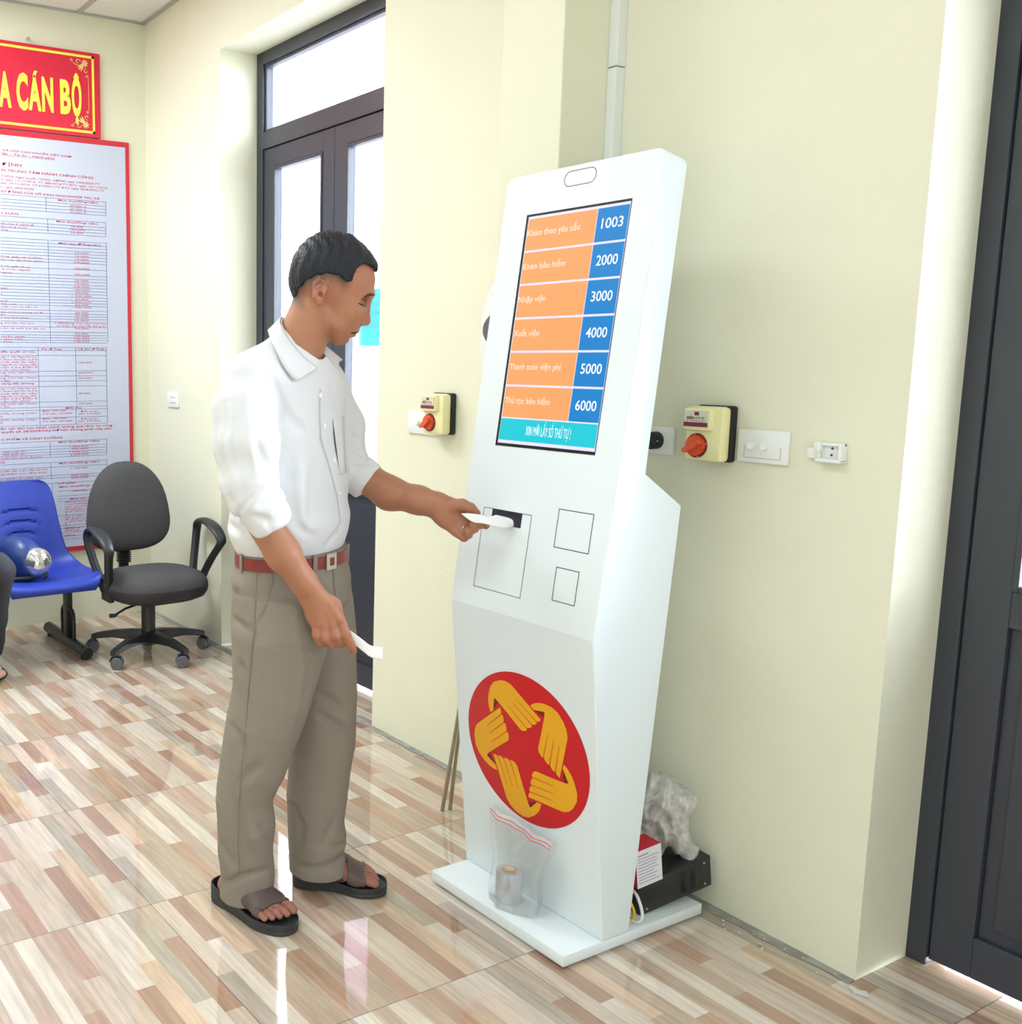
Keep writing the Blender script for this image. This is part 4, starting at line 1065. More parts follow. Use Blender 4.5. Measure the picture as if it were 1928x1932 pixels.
# ================================================================ office chair (faces the camera side, +x)
HX, HY = -4.142, 1.853
r = root('office_chair', (HX, HY, 0), 'dark grey fabric office swivel chair with loop armrests in the far corner', 'chair')
ang0 = math.radians(13)
for k in range(5):
    a = ang0 + k * 2 * math.pi / 5; d = Vector((math.cos(a), math.sin(a), 0)); sd = Vector((-d.y, d.x, 0))
    mb = MB(); rows = []
    for t, w_, zt, zb in ((.0, .030, .112, .062), (.25, .026, .112, .070), (.6, .021, .103, .074), (.9, .018, .088, .064), (1.0, .016, .080, .058)):
        c_ = Vector((HX, HY, 0)) + d * (.02 + t * .245)
        rows.append([tuple(c_ + sd * w_ + Vector((0, 0, zb))), tuple(c_ + sd * w_ * .8 + Vector((0, 0, zt))), tuple(c_ - sd * w_ * .8 + Vector((0, 0, zt))), tuple(c_ - sd * w_ + Vector((0, 0, zb))), tuple(c_ + sd * w_ + Vector((0, 0, zb)))])
    mb.grid(rows); e = rows[-1]; mb.add(e[:4], [(0, 1, 2, 3)])
    leg = mb.build('leg', M['blackp'], r, bevel=.003)
    tip = Vector((HX, HY, 0)) + d * .255; ca = a + 1.1 + k
    cs = root('caster', tip, None, None) if False else None
    mb = MB(); fwd2 = Vector((math.cos(ca), math.sin(ca), 0)); ax = Vector((-fwd2.y, fwd2.x, 0)); cc = tip - fwd2 * .012 + Vector((0, 0, .026))
    for s_ in (-1, 1): mb.cyl(cc + ax * s_ * .004, cc + ax * s_ * .021, .026, 24)
    mb.cyl(cc - ax * .019, cc + ax * .019, .012, 12)
    mb.build('caster_wheel', M['dusty'], leg, smooth=True, bevel=.003)
    mb = MB(); mb.cyl(tip + Vector((0, 0, .045)), tip + Vector((0, 0, .066)), .008, 10)
    mb.tube([cc + fwd2 * .03 * math.cos(t) + Vector((0, 0, .031 * math.sin(t))) for t in [0.1 + .27 * i for i in range(9)]], .006, 8)
    mb.build('caster_hood', M['blackp'], leg, smooth=True)
Tc = Matrix.Translation((HX, HY, 0))
MB().lathe([(0, .05), (.036, .05), (.036, .10), (.031, .118), (.031, .235), (.026, .24), (.026, .255), (.022, .26), (.022, .29), (0, .29)], 28, 0, Tc).build('gas_column', M['blackp'], r, smooth=True)
# seat: soft rounded pad over a plastic pan
def superpad(cx, cy_, a, b_, zs, e=2.7, n=48):
    rows = []
    for sc_, z in zs: rows.append([(cx + a * sc_ * abs(math.cos(t)) ** (2 / e) * (1 if math.cos(t) > 0 else -1), cy_ + b_ * sc_ * abs(math.sin(t)) ** (2 / e) * (1 if math.sin(t) > 0 else -1), z) for t in [2 * math.pi * i / n for i in range(n + 1)]])
    return rows
p = MB().grid(superpad(HX + .01, HY + .025, .212, .228, [(.0, .392), (.35, .393), (.6, .389), (.8, .379), (.93, .362), (.99, .342), (1.0, .326)])); p.build('seat_cushion', M['fabric_g'], r, smooth=True, fix=False)
p = MB().grid(superpad(HX + .01, HY + .025, .212, .228, [(1.0, .328), (1.005, .318), (.99, .300), (.94, .280), (.8, .266), (.3, .258), (0, .258)])); p.build('seat_pan', mat('seat_pan', '26272b', .6), r, smooth=True, fix=False)
MB().box((HX - .1, HY - .06, .238), (HX + .08, HY + .06, .262)).build('tilt_mechanism', M['blackp'], r, bevel=.004)
# back: padded rounded trapezoid
rows = []; NB = 40
def backshape(t, s_, d):
    """outline at angle t, scaled s_, d = thickness offset"""
    ct, st = math.cos(t), math.sin(t); e = 2.5 if st > 0 else 3.0
    z = (abs(st) ** (2 / e)) * (1 if st > 0 else -1); y = (abs(ct) ** (2 / e)) * (1 if ct > 0 else -1)
    w_ = .222 - .062 * (z * .5 + .5) ** 1.5; zz = .640 + .205 * z * s_
    xx = HX - .232 - .018 * z * s_ + d + .018 * (y * s_) ** 2
    return (xx, HY + .008 + y * s_ * w_, zz)
for s_, d in ((0, .030), (.4, .030), (.7, .027), (.88, .018), (.97, .004), (1, -.012), (.97, -.026), (.85, -.034), (0, -.036)):
    rows.append([backshape(2 * math.pi * i / NB, s_, d) for i in range(NB + 1)])
MB().grid(rows).build('backrest', M['fabric_g'], r, smooth=True, fix=False)
p = MB(); p.box((HX - .285, HY - .022, .262), (HX - .262, HY + .022, .52)); p.box((HX - .28, HY - .022, .25), (HX - .08, HY + .022, .266)); p.build('back_bar', M['blackp'], r, bevel=.003)
p = MB(); [p.rbox((HX - .295, HY - .028, .375 + k * .0105), (HX - .248, HY + .03, .382 + k * .0105), .003) for k in range(7)]; p.build('rubber_bellows', M['rubber'], r, smooth=True)
for s_ in (-1, 1):
    yb = HY + .030 + s_ * .215; yt = HY + .037 + s_ * .268
    # loop: a rounded teardrop in the x-z plane, leaning outwards
    pts = [(-.045, .300), (-.075, .36), (-.105, .44), (-.122, .52), (-.105, .562), (-.05, .578), (.02, .570), (.085, .545), (.122, .508), (.108, .480), (.075, .43), (.045, .37), (.020, .300)]
    P3 = [(HX + a, yb + (yt - yb) * min(1, max(0, (z - .30) / .2)), z) for a, z in pts]
    C_ = []
    for i in range(len(P3) - 1):
        for t in (0, .25, .5, .75):
            p0, p1, p2, p3 = [Vector(P3[min(max(i + q, 0), len(P3) - 1)]) for q in (-1, 0, 1, 2)]
            C_.append(.5 * ((2 * p1) + (-p0 + p2) * t + (2 * p0 - 5 * p1 + 4 * p2 - p3) * t * t + (-p0 + 3 * p1 - 3 * p2 + p3) * t ** 3))
    C_.append(Vector(P3[-1])); rows = []
    for i, c_ in enumerate(C_):
        d = (C_[min(i + 1, len(C_) - 1)] - C_[max(i - 1, 0)]).normalized(); e = Vector((0, 1, 0)); g_ = d.cross(e).normalized()
        u = i / (len(C_) - 1); wd = .020 + .012 * math.exp(-((u - .5) / .16) ** 2); th = .0125
        rows.append([tuple(c_ + e * wd * math.cos(t) + g_ * th * math.sin(t)) for t in [2 * math.pi * k / 14 for k in range(15)]])
    p = MB().grid(rows); arm = p.build('armrest', M['blackp'], r, smooth=True)
    p = MB(); p.rbox((HX - .06, yb - .014, .262), (HX + .035, yb + .012, .32), .006)
    for k in range(2): p.cyl((HX - .055 - k * .006, yb + s_ * (.004 + k * .006), .335 + k * .018), (HX + .03 + k * .008, yb + s_ * (.004 + k * .006), .335 + k * .018), .004, 8)
    p.build('arm_bracket', M['blackp'], arm, smooth=True)
MB().tube([(HX + .03, HY - .03, .25), (HX + .05, HY - .13, .236), (HX + .055, HY - .165, .222), (HX + .055, HY - .18, .212), (HX + .056, HY - .205, .214)], [.005, .005, .005, .008, .010], 10).build('height_lever', M['blackp'], r, smooth=True)

# ================================================================ beam seating
BX = -4.42
BENCH = r = root('waiting_bench', (BX, 1.3, 0), 'row of blue plastic seats on a black steel beam, against the poster wall', 'bench')
MB().box((BX - .02, -.1, .285), (BX + .025, 1.612, .328)).build('beam', M['black_steel'], r, bevel=.003)
MB().box((BX - .035, 1.50, .276), (BX + .032, 1.622, .285 + .004)).build('bracket_plate', M['black_steel'], r)
for y in (1.578, .2):
    p = MB(); p.rbox((BX - .022, y - .016, .03), (BX + .022, y + .016, .285), .004); p.build('post', M['black_steel'], r, smooth=True)
    p = MB(); p.cyl((-4.70, y, .034), (-4.175, y, .034), .026, 24); p.build('foot_tube', M['black_steel'], r, smooth=True, bevel=.004)
    MB().tube([(BX - .075, y, .05), (BX - .075, y, .15), (BX - .07, y, .172), (BX - .055, y, .186), (BX - .02, y, .19), (BX + .02, y, .19), (BX + .055, y, .186), (BX + .07, y, .172), (BX + .075, y, .15), (BX + .075, y, .05)], .0085, 10).build('brace', M['black_steel'], r, smooth=True)
    [MB().cyl((a, y, 0), (a, y, .010), .018, 16).build('foot_pad', M['rubber'], r, smooth=True) for a in (-4.66, -4.215)]
[MB().tube([(BX + .026, y, .307), (BX + .033, y, .307)], [.0085, .006], 14).build('bolt', M['bolt'], r, smooth=True) for y in (1.50, 1.585)]


def seat(yc):
    r = BENCH
    # profile (x, z, half width)
    prof_ = [(-4.165, .318, .185), (-4.150, .338, .200), (-4.165, .352, .212), (-4.22, .358, .216), (-4.30, .352, .224), (-4.40, .347, .228), (-4.48, .352, .230), (-4.535, .372, .218), (-4.565, .41, .200), (-4.585, .48, .186), (-4.605, .56, .176), (-4.628, .64, .168), (-4.650, .70, .158), (-4.662, .735, .140), (-4.668, .752, .105)]
    PF = []
    for i in range(len(prof_) - 1):
        for t in [z / 8 for z in range(8)]:
            q = [np.array(prof_[min(max(i + k, 0), len(prof_) - 1)]) for k in (-1, 0, 1, 2)]
            PF.append(.5 * ((2 * q[1]) + (-q[0] + q[2]) * t + (2 * q[0] - 5 * q[1] + 4 * q[2] - q[3]) * t * t + (-q[0] + 3 * q[1] - 3 * q[2] + q[3]) * t ** 3))
    PF.append(np.array(prof_[-1])); rows = []
    for i, (x_, z_, h_) in enumerate(PF):
        u = i / (len(PF) - 1); row = []
        for k in range(61):
            s_ = k / 30 - 1; y_ = s_ * h_
            lift = .030 * abs(s_) ** 4 * min(1, max(0, (u - .02) / .12)) * min(1, max(0, (.72 - u) / .2)); fw = .018 * abs(s_) ** 3 * min(1, max(.2, (u - .3) / .3))
            dx = 0.
            for zc_, hw in ((.600, .115), (.548, .105), (.500, .080)):
                arch = zc_ + .028 * (1 - (y_ / hw) ** 2) if abs(y_) < hw else 9
                if abs(y_) < hw and u > .5 and 0 < arch - z_ < .022: dx -= .012 * (1 - (arch - z_) / .022) * (1 - (y_ / hw) ** 2) ** .8
            row.append((x_ + fw + dx, yc + y_, z_ + lift))
        rows.append(row)
    o = MB().grid(rows).build('seat', M['seat_blue'], r, smooth=True, fix=True); solidify(o, .006, 0)
    return r


seat(1.428); seat(.955)
r = root('motorcycle_helmet', (-4.38, 1.36, .37), 'dark blue motorcycle helmet with silver bubble visor lying on the blue seat', 'helmet')
hp = [pr_((-4.40, 1.345, .452), (-4.36, 1.352, .442), (.098, .086, .10), (.102, .086, .10), k=.01), pr_((-4.36, 1.345, .40), (-4.37, 1.345, .395), (.09, .03, .09), k=.02)]
v, f = solid(hp, .004, lambda P_, d: np.maximum(d, .372 - P_[:, 2])); npmesh('helmet_shell', v, f, M['helmet'], r)
hp = [pr_((-4.285, 1.392, .440), (-4.28, 1.396, .438), (.066, .062, .060), k=.01)]
v, f = solid(hp, .004, lambda P_, d: np.maximum(d, .374 - P_[:, 2])); npmesh('visor', v, f, M['chrome'], r)
p = MB(); p.tube([(-4.33 + .07 * math.cos(t), 1.335 + .09 * math.sin(t), .378) for t in [2 * math.pi * i / 30 for i in range(30)]], .009, 8, closed=True); p.build('helmet_rim', M['rubber'], r, smooth=True)
p = MB(); p.tube([(-4.255, 1.43, .41), (-4.24, 1.425, .385), (-4.245, 1.41, .37)], .006, 8); p.build('chin_strap', M['rubber'], r, smooth=True)

# ================================================================ bits of plaster at the foot of the wall
rnd = random.Random(11); p = MB()
for i in range(70):
    x = rnd.choice((rnd.uniform(-2.88, -2.35), rnd.uniform(-1.45, -1.17), rnd.uniform(-4.8, -4.3))); y = wy(x) - .012 - rnd.random() ** 2 * .06; s_ = rnd.uniform(.0015, .005)
    T_ = Matrix.Translation((x, y, .001 + s_ * .3)) @ Matrix.Rotation(rnd.random() * 6, 4, 'Z') @ Matrix.Rotation(rnd.random(), 4, 'X')
    p.add([(-s_, 0, 0), (s_ * .7, -s_ * .6, 0), (s_, s_ * .8, 0), (0, 0, s_ * .8)], [(0, 1, 2), (0, 1, 3), (1, 2, 3), (2, 0, 3)], 0, T_)
meta(p.build('plaster_debris', M['chip']), 'small white plaster chips scattered along the foot of the wall', 'debris', kind='stuff')
p = MB(); N = 26
p.add([(-1.12 + .014 * math.cos(t) * (1 + .5 * math.sin(3 * t)) + .006 * math.sin(2 * t), 2.105 + .016 * math.sin(t) * (1 + .4 * math.cos(5 * t)), .0013) for t in [2 * math.pi * i / N for i in range(N)]], [tuple(range(N))])
meta(p.build('paint_splash', M['smear'], fix=False), 'dried white paint splash on the floor at the wall corner by the right door', 'stain')
MAN = {
  'body': [
    ((-1.98, 1.3349, 1.4972), (-1.9791, 1.3365, 1.4966), (0.0734, 0.0864, 0.0852), (0.0734, 0.0864, 0.0852), (-0.87, 0.49, 0.0), 0.01, 'u'),
    ((-1.9933, 1.3112, 1.4795), (-1.9923, 1.313, 1.4795), (0.0593, 0.0616, 0.0521), (0.0593, 0.0616, 0.0521), (-0.87, 0.49, 0.0), 0.015, 'u'),
    ((-1.9545, 1.3805, 1.4841), (-1.9536, 1.3822, 1.4841), (0.0592, 0.0498, 0.0509), (0.0592, 0.0498, 0.0509), (-0.87, 0.49, 0.0), 0.02, 'u'),
    ((-1.9606, 1.3697, 1.4411), (-1.9596, 1.3714, 1.4411), (0.0546, 0.0546, 0.0511), (0.0546, 0.0546, 0.0511), (-0.87, 0.49, 0.0), 0.02, 'u'),
    ((-1.9673, 1.3577, 1.4041), (-1.9664, 1.3594, 1.4034), (0.05, 0.05, 0.05), (0.05, 0.05, 0.05), (-0.87, 0.49, 0.0), 0.012, 'u'),
    ((-1.9735, 1.3467, 1.388), (-1.9727, 1.3479, 1.3867), (0.0501, 0.0274, 0.0429), (0.0501, 0.0274, 0.0429), (-0.87, 0.49, 0.0), 0.01, 'u'),
    ((-1.967, 1.3582, 1.3615), (-1.966, 1.3599, 1.3615), (0.0227, 0.0203, 0.0221), (0.0227, 0.0203, 0.0221), (-0.87, 0.49, 0.0), 0.014, 'u'),
    ((-1.9579, 1.3745, 1.3873), (-1.9569, 1.3763, 1.3873), (0.0286, 0.025, 0.0221), (0.0286, 0.025, 0.0221), (-0.87, 0.49, 0.0), 0.012, 'u'),
    ((-1.9369, 1.412, 1.4528), (-1.936, 1.4137, 1.4528), (0.0404, 0.0095, 0.0142), (0.0404, 0.0095, 0.0142), (-0.87, 0.49, 0.0), 0.012, 'u'),
    ((-1.9238, 1.3659, 1.4144), (-1.9229, 1.3674, 1.4135), (0.0164, 0.0188, 0.0199), (0.0164, 0.0188, 0.0199), (-0.87, 0.49, 0.0), 0.02, 'u'),
    ((-1.9131, 1.3849, 1.4335), (-1.9121, 1.3867, 1.4335), (0.0152, 0.0094, 0.0117), (0.0152, 0.0094, 0.0117), (-0.87, 0.49, 0.0), 0.008, 's'),
    ((-1.9226, 1.3782, 1.4303), (-1.9216, 1.3799, 1.4303), (0.0129, 0.01, 0.0112), (0.0129, 0.01, 0.0112), (-0.87, 0.49, 0.0), 0.003, 'u'),
    ((-1.9324, 1.3904, 1.3898), (-1.9314, 1.3921, 1.3898), (0.0077, 0.0071, 0.0089), (0.0077, 0.0071, 0.0089), (-0.87, 0.49, 0.0), 0.003, 'u'),
    ((-1.9795, 1.4055, 1.4173), (-1.9787, 1.407, 1.4165), (0.0169, 0.0193, 0.0205), (0.0169, 0.0193, 0.0205), (-0.87, 0.49, 0.0), 0.02, 'u'),
    ((-1.9686, 1.4251, 1.437), (-1.9676, 1.4268, 1.437), (0.0157, 0.0096, 0.0121), (0.0157, 0.0096, 0.0121), (-0.87, 0.49, 0.0), 0.008, 's'),
    ((-1.97, 1.4122, 1.4332), (-1.9691, 1.414, 1.4332), (0.0132, 0.0102, 0.0114), (0.0132, 0.0102, 0.0114), (-0.87, 0.49, 0.0), 0.003, 'u'),
    ((-1.9561, 1.4075, 1.3907), (-1.9551, 1.4092, 1.3907), (0.0078, 0.0072, 0.009), (0.0078, 0.0072, 0.009), (-0.87, 0.49, 0.0), 0.003, 'u'),
    ((-1.9386, 1.409, 1.4376), (-1.9377, 1.4106, 1.3979), (0.0083, 0.0095, 0.0095), (0.0107, 0.0089, 0.0089), (-0.87, 0.49, 0.0), 0.012, 'u'),
    ((-1.9388, 1.4087, 1.3943), (-1.9378, 1.4105, 1.3943), (0.0119, 0.0101, 0.0095), (0.0119, 0.0101, 0.0095), (-0.87, 0.49, 0.0), 0.006, 'u'),
    ((-1.9335, 1.3986, 1.3823), (-1.9325, 1.4004, 1.3823), (0.0038, 0.0033, 0.0048), (0.0038, 0.0033, 0.0048), (-0.87, 0.49, 0.0), 0.0015, 's'),
    ((-1.949, 1.4098, 1.3829), (-1.948, 1.4116, 1.3829), (0.0038, 0.0034, 0.0048), (0.0038, 0.0034, 0.0048), (-0.87, 0.49, 0.0), 0.0015, 's'),
    ((-1.9507, 1.3873, 1.3731), (-1.9499, 1.3889, 1.3722), (0.0203, 0.0066, 0.0095), (0.0203, 0.0066, 0.0095), (-0.87, 0.49, 0.0), 0.005, 'u'),
    ((-1.9542, 1.3811, 1.3634), (-1.9532, 1.3828, 1.3631), (0.0179, 0.0055, 0.0084), (0.0179, 0.0055, 0.0084), (-0.87, 0.49, 0.0), 0.005, 'u'),
    ((-1.945, 1.3975, 1.3662), (-1.933, 1.3658, 1.3684), (0.0107, 0.0023, 0.0023), (0.0047, 0.0017, 0.0017), (-0.87, 0.49, 0.0), 0.002, 's'),
    ((-1.9536, 1.3822, 1.3544), (-1.9526, 1.384, 1.3544), (0.0167, 0.003, 0.0048), (0.0167, 0.003, 0.0048), (-0.87, 0.49, 0.0), 0.006, 's'),
    ((-1.9965, 1.3054, 1.4143), (-2.0136, 1.2749, 1.3297), (0.0571, 0.0512, 0.0535), (0.0622, 0.055, 0.0562), (-0.87, 0.49, 0.0), 0.012, 'u'),
    ((-1.9903, 1.3165, 1.3473), (-1.9972, 1.3042, 1.3154), (0.0167, 0.0143, 0.0143), (0.0144, 0.012, 0.0144), (-0.87, 0.49, 0.0), 0.02, 'u'),
    ((-2.0054, 1.2895, 1.3249), (-2.0064, 1.2878, 1.2798), (0.055, 0.0359, 0.0311), (0.06, 0.0384, 0.0312), (-0.87, 0.49, 0.0), 0.02, 'u'),
    ((-1.9285, 1.2795, 1.4722), (-1.9301, 1.2768, 1.4395), (0.008, 0.0161, 0.0126), (0.0069, 0.0104, 0.0104), (-0.87, 0.49, 0.0), 0.004, 'u'),
    ((-1.9174, 1.2748, 1.4692), (-1.9192, 1.2736, 1.4479), (0.0097, 0.0097, 0.0091), (0.008, 0.0063, 0.0063), (-0.87, 0.49, 0.0), 0.002, 's'),
    ((-1.9245, 1.2785, 1.4506), (-1.9256, 1.2806, 1.4462), (0.0057, 0.0037, 0.0034), (0.0058, 0.0035, 0.0035), (-0.87, 0.49, 0.0), 0.0015, 's'),
    ((-1.9283, 1.2635, 1.4706), (-1.9298, 1.2649, 1.4426), (0.0039, 0.0037, 0.0037), (0.0037, 0.0034, 0.0034), (-0.87, 0.49, 0.0), 0.003, 'u'),
    ((-1.9283, 1.2635, 1.4706), (-1.9233, 1.2745, 1.4813), (0.0039, 0.0037, 0.0037), (0.0039, 0.0037, 0.0037), (-0.87, 0.49, 0.0), 0.003, 'u'),
    ((-1.9233, 1.2745, 1.4813), (-1.9193, 1.2857, 1.4752), (0.0039, 0.0037, 0.0037), (0.0034, 0.0034, 0.0034), (-0.87, 0.49, 0.0), 0.003, 'u'),
    ((-1.9193, 1.2857, 1.4752), (-1.9209, 1.2911, 1.4598), (0.0034, 0.0034, 0.0034), (0.0034, 0.0034, 0.0034), (-0.87, 0.49, 0.0), 0.003, 'u'),
    ((-1.9257, 1.2722, 1.4639), (-1.9232, 1.2787, 1.4696), (0.0025, 0.0025, 0.0025), (0.0025, 0.0025, 0.0025), (-0.87, 0.49, 0.0), 0.003, 'u'),
    ((-1.9198, 1.2849, 1.455), (-1.9203, 1.2839, 1.4483), (0.0032, 0.0032, 0.0032), (0.0032, 0.0032, 0.0032), (-0.87, 0.49, 0.0), 0.003, 'u'),
    ((-1.9299, 1.277, 1.4327), (-1.929, 1.2787, 1.4327), (0.004, 0.0081, 0.0069), (0.004, 0.0081, 0.0069), (-0.87, 0.49, 0.0), 0.004, 'u'),
    ((-2.0489, 1.3593, 1.4822), (-2.0505, 1.3564, 1.4474), (0.0085, 0.0171, 0.0134), (0.0073, 0.011, 0.011), (-0.87, 0.49, 0.0), 0.004, 'u'),
    ((-2.0577, 1.3681, 1.4806), (-2.0579, 1.3656, 1.4577), (0.0104, 0.0104, 0.0098), (0.0086, 0.0068, 0.0068), (-0.87, 0.49, 0.0), 0.002, 's'),
    ((-2.0515, 1.3628, 1.4597), (-2.0492, 1.3628, 1.4548), (0.0061, 0.0039, 0.0037), (0.0061, 0.0037, 0.0037), (-0.87, 0.49, 0.0), 0.0015, 's'),
    ((-2.0624, 1.3514, 1.4815), (-2.0606, 1.3506, 1.4514), (0.0042, 0.0039, 0.0039), (0.0039, 0.0037, 0.0037), (-0.87, 0.49, 0.0), 0.003, 'u'),
    ((-2.0624, 1.3514, 1.4815), (-2.0554, 1.362, 1.4929), (0.0042, 0.0039, 0.0039), (0.0042, 0.0039, 0.0039), (-0.87, 0.49, 0.0), 0.003, 'u'),
    ((-2.0554, 1.362, 1.4929), (-2.0477, 1.3716, 1.4861), (0.0042, 0.0039, 0.0039), (0.0037, 0.0037, 0.0037), (-0.87, 0.49, 0.0), 0.003, 'u'),
    ((-2.0477, 1.3716, 1.4861), (-2.0425, 1.3728, 1.4691), (0.0037, 0.0037, 0.0037), (0.0037, 0.0037, 0.0037), (-0.87, 0.49, 0.0), 0.003, 'u'),
    ((-2.0562, 1.3584, 1.4742), (-2.0518, 1.3642, 1.4801), (0.0027, 0.0027, 0.0027), (0.0027, 0.0027, 0.0027), (-0.87, 0.49, 0.0), 0.003, 'u'),
    ((-2.0482, 1.3708, 1.4645), (-2.0487, 1.3698, 1.4573), (0.0034, 0.0034, 0.0034), (0.0034, 0.0034, 0.0034), (-0.87, 0.49, 0.0), 0.003, 'u'),
    ((-2.0503, 1.3567, 1.4402), (-2.0494, 1.3584, 1.4402), (0.0043, 0.0086, 0.0073), (0.0043, 0.0086, 0.0073), (-0.87, 0.49, 0.0), 0.004, 'u'),
    ((-2.0177, 1.2675, 1.1745), (-2.0211, 1.2614, 0.9423), (0.1389, 0.0797, 0.0604), (0.1323, 0.0882, 0.0882), (-0.39, 0.92, 0.0), 0.03, 'u'),
    ((-1.9445, 1.1115, 1.2369), (-2.0975, 1.4116, 1.2362), (0.034, 0.034, 0.034), (0.0331, 0.0331, 0.0331), (-0.87, 0.49, 0.0), 0.03, 'u'),
    ((-2.0159, 1.2707, 1.3202), (-2.018, 1.2671, 1.2405), (0.0551, 0.0479, 0.0479), (0.0842, 0.0601, 0.0601), (-0.39, 0.92, 0.0), 0.02, 'u'),
    ((-2.0192, 1.2648, 0.9174), (-2.0188, 1.2656, 0.7795), (0.1288, 0.0859, 0.0859), (0.1237, 0.0891, 0.0891), (-0.39, 0.92, 0.0), 0.03, 'u'),
    ((-1.9786, 1.194, 0.7583), (-2.0179, 1.1545, 0.3866), (0.0698, 0.0698, 0.0698), (0.0496, 0.0496, 0.0496), (-0.87, 0.49, 0.0), 0.02, 'u'),
    ((-2.0179, 1.1545, 0.3866), (-2.0457, 1.156, 0.0694), (0.0471, 0.0471, 0.0471), (0.0357, 0.0357, 0.0357), (-0.87, 0.49, 0.0), 0.02, 'u'),
    ((-2.056, 1.3526, 0.7234), (-2.0436, 1.3645, 0.3504), (0.0704, 0.0704, 0.0704), (0.0522, 0.0522, 0.0522), (-0.87, 0.49, 0.0), 0.02, 'u'),
    ((-2.0436, 1.3645, 0.3504), (-2.0351, 1.3593, 0.0781), (0.0496, 0.0496, 0.0496), (0.0356, 0.0356, 0.0356), (-0.87, 0.49, 0.0), 0.02, 'u'),
    ((-2.1039, 1.4207, 1.227), (-2.0549, 1.4674, 1.0414), (0.0358, 0.0358, 0.0358), (0.0334, 0.0334, 0.0334), (-0.87, 0.49, 0.0), 0.02, 'u'),
    ((-2.0391, 1.4751, 1.0361), (-1.9683, 1.5096, 0.9942), (0.0422, 0.0384, 0.0384), (0.0378, 0.0378, 0.0378), (-0.87, 0.49, 0.0), 0.02, 'u'),
    ((-1.9683, 1.5096, 0.9942), (-1.8988, 1.5416, 0.9838), (0.0378, 0.0378, 0.0378), (0.0309, 0.0309, 0.0309), (-0.87, 0.49, 0.0), 0.02, 'u'),
    ((-1.8988, 1.5416, 0.9838), (-1.8536, 1.5611, 0.9755), (0.0309, 0.0309, 0.0309), (0.0232, 0.0269, 0.0269), (-0.87, 0.49, 0.0), 0.02, 'u'),
    ((-1.8536, 1.5611, 0.9755), (-1.8337, 1.5763, 0.9597), (0.0196, 0.0269, 0.0269), (0.0158, 0.0341, 0.0244), (-0.87, 0.49, 0.0), 0.02, 'u'),
    ((-1.8325, 1.5784, 0.9597), (-1.8143, 1.5904, 0.9354), (0.0158, 0.0353, 0.0268), (0.0109, 0.0292, 0.0194), (-0.87, 0.49, 0.0), 0.015, 'u'),
    ((-1.8323, 1.5746, 0.9748), (-1.8016, 1.5886, 0.9813), (0.0183, 0.0183, 0.0183), (0.0139, 0.0139, 0.0139), (-0.87, 0.49, 0.0), 0.006, 'u'),
    ((-1.8016, 1.5886, 0.9813), (-1.7875, 1.6015, 0.9748), (0.0139, 0.0139, 0.0139), (0.0114, 0.0114, 0.0114), (-0.87, 0.49, 0.0), 0.006, 'u'),
    ((-1.7875, 1.6015, 0.9748), (-1.7818, 1.6158, 0.9636), (0.0114, 0.0114, 0.0114), (0.0084, 0.0084, 0.0084), (-0.87, 0.49, 0.0), 0.006, 'u'),
    ((-1.8143, 1.5864, 0.9185), (-1.7966, 1.5934, 0.907), (0.0134, 0.0134, 0.0134), (0.0103, 0.0103, 0.0103), (-0.87, 0.49, 0.0), 0.003, 'u'),
    ((-1.7966, 1.5934, 0.907), (-1.7828, 1.5935, 0.9151), (0.0103, 0.0103, 0.0103), (0.0096, 0.0096, 0.0096), (-0.87, 0.49, 0.0), 0.003, 'u'),
    ((-1.7828, 1.5935, 0.9151), (-1.7795, 1.5871, 0.9247), (0.0096, 0.0096, 0.0096), (0.0084, 0.0084, 0.0084), (-0.87, 0.49, 0.0), 0.003, 'u'),
    ((-1.8125, 1.5937, 0.9329), (-1.7951, 1.6043, 0.9186), (0.0134, 0.0134, 0.0134), (0.0107, 0.0107, 0.0107), (-0.87, 0.49, 0.0), 0.003, 'u'),
    ((-1.7951, 1.6043, 0.9186), (-1.7767, 1.6064, 0.9296), (0.0107, 0.0107, 0.0107), (0.01, 0.01, 0.01), (-0.87, 0.49, 0.0), 0.003, 'u'),
    ((-1.7767, 1.6064, 0.9296), (-1.7739, 1.5972, 0.9393), (0.01, 0.01, 0.01), (0.0088, 0.0088, 0.0088), (-0.87, 0.49, 0.0), 0.003, 'u'),
    ((-1.8145, 1.5982, 0.9446), (-1.7994, 1.6171, 0.9305), (0.0134, 0.0134, 0.0134), (0.0109, 0.0109, 0.0109), (-0.87, 0.49, 0.0), 0.003, 'u'),
    ((-1.7994, 1.6171, 0.9305), (-1.7784, 1.6218, 0.9367), (0.0109, 0.0109, 0.0109), (0.0103, 0.0103, 0.0103), (-0.87, 0.49, 0.0), 0.003, 'u'),
    ((-1.7784, 1.6218, 0.9367), (-1.7748, 1.6119, 0.9441), (0.0103, 0.0103, 0.0103), (0.0088, 0.0088, 0.0088), (-0.87, 0.49, 0.0), 0.003, 'u'),
    ((-1.8196, 1.6055, 0.9532), (-1.8085, 1.6295, 0.9406), (0.0134, 0.0134, 0.0134), (0.011, 0.011, 0.011), (-0.87, 0.49, 0.0), 0.003, 'u'),
    ((-1.8085, 1.6295, 0.9406), (-1.7926, 1.6395, 0.9346), (0.011, 0.011, 0.011), (0.0101, 0.0101, 0.0101), (-0.87, 0.49, 0.0), 0.003, 'u'),
    ((-1.7926, 1.6395, 0.9346), (-1.7788, 1.6415, 0.9326), (0.0101, 0.0101, 0.0101), (0.0085, 0.0085, 0.0085), (-0.87, 0.49, 0.0), 0.003, 'u'),
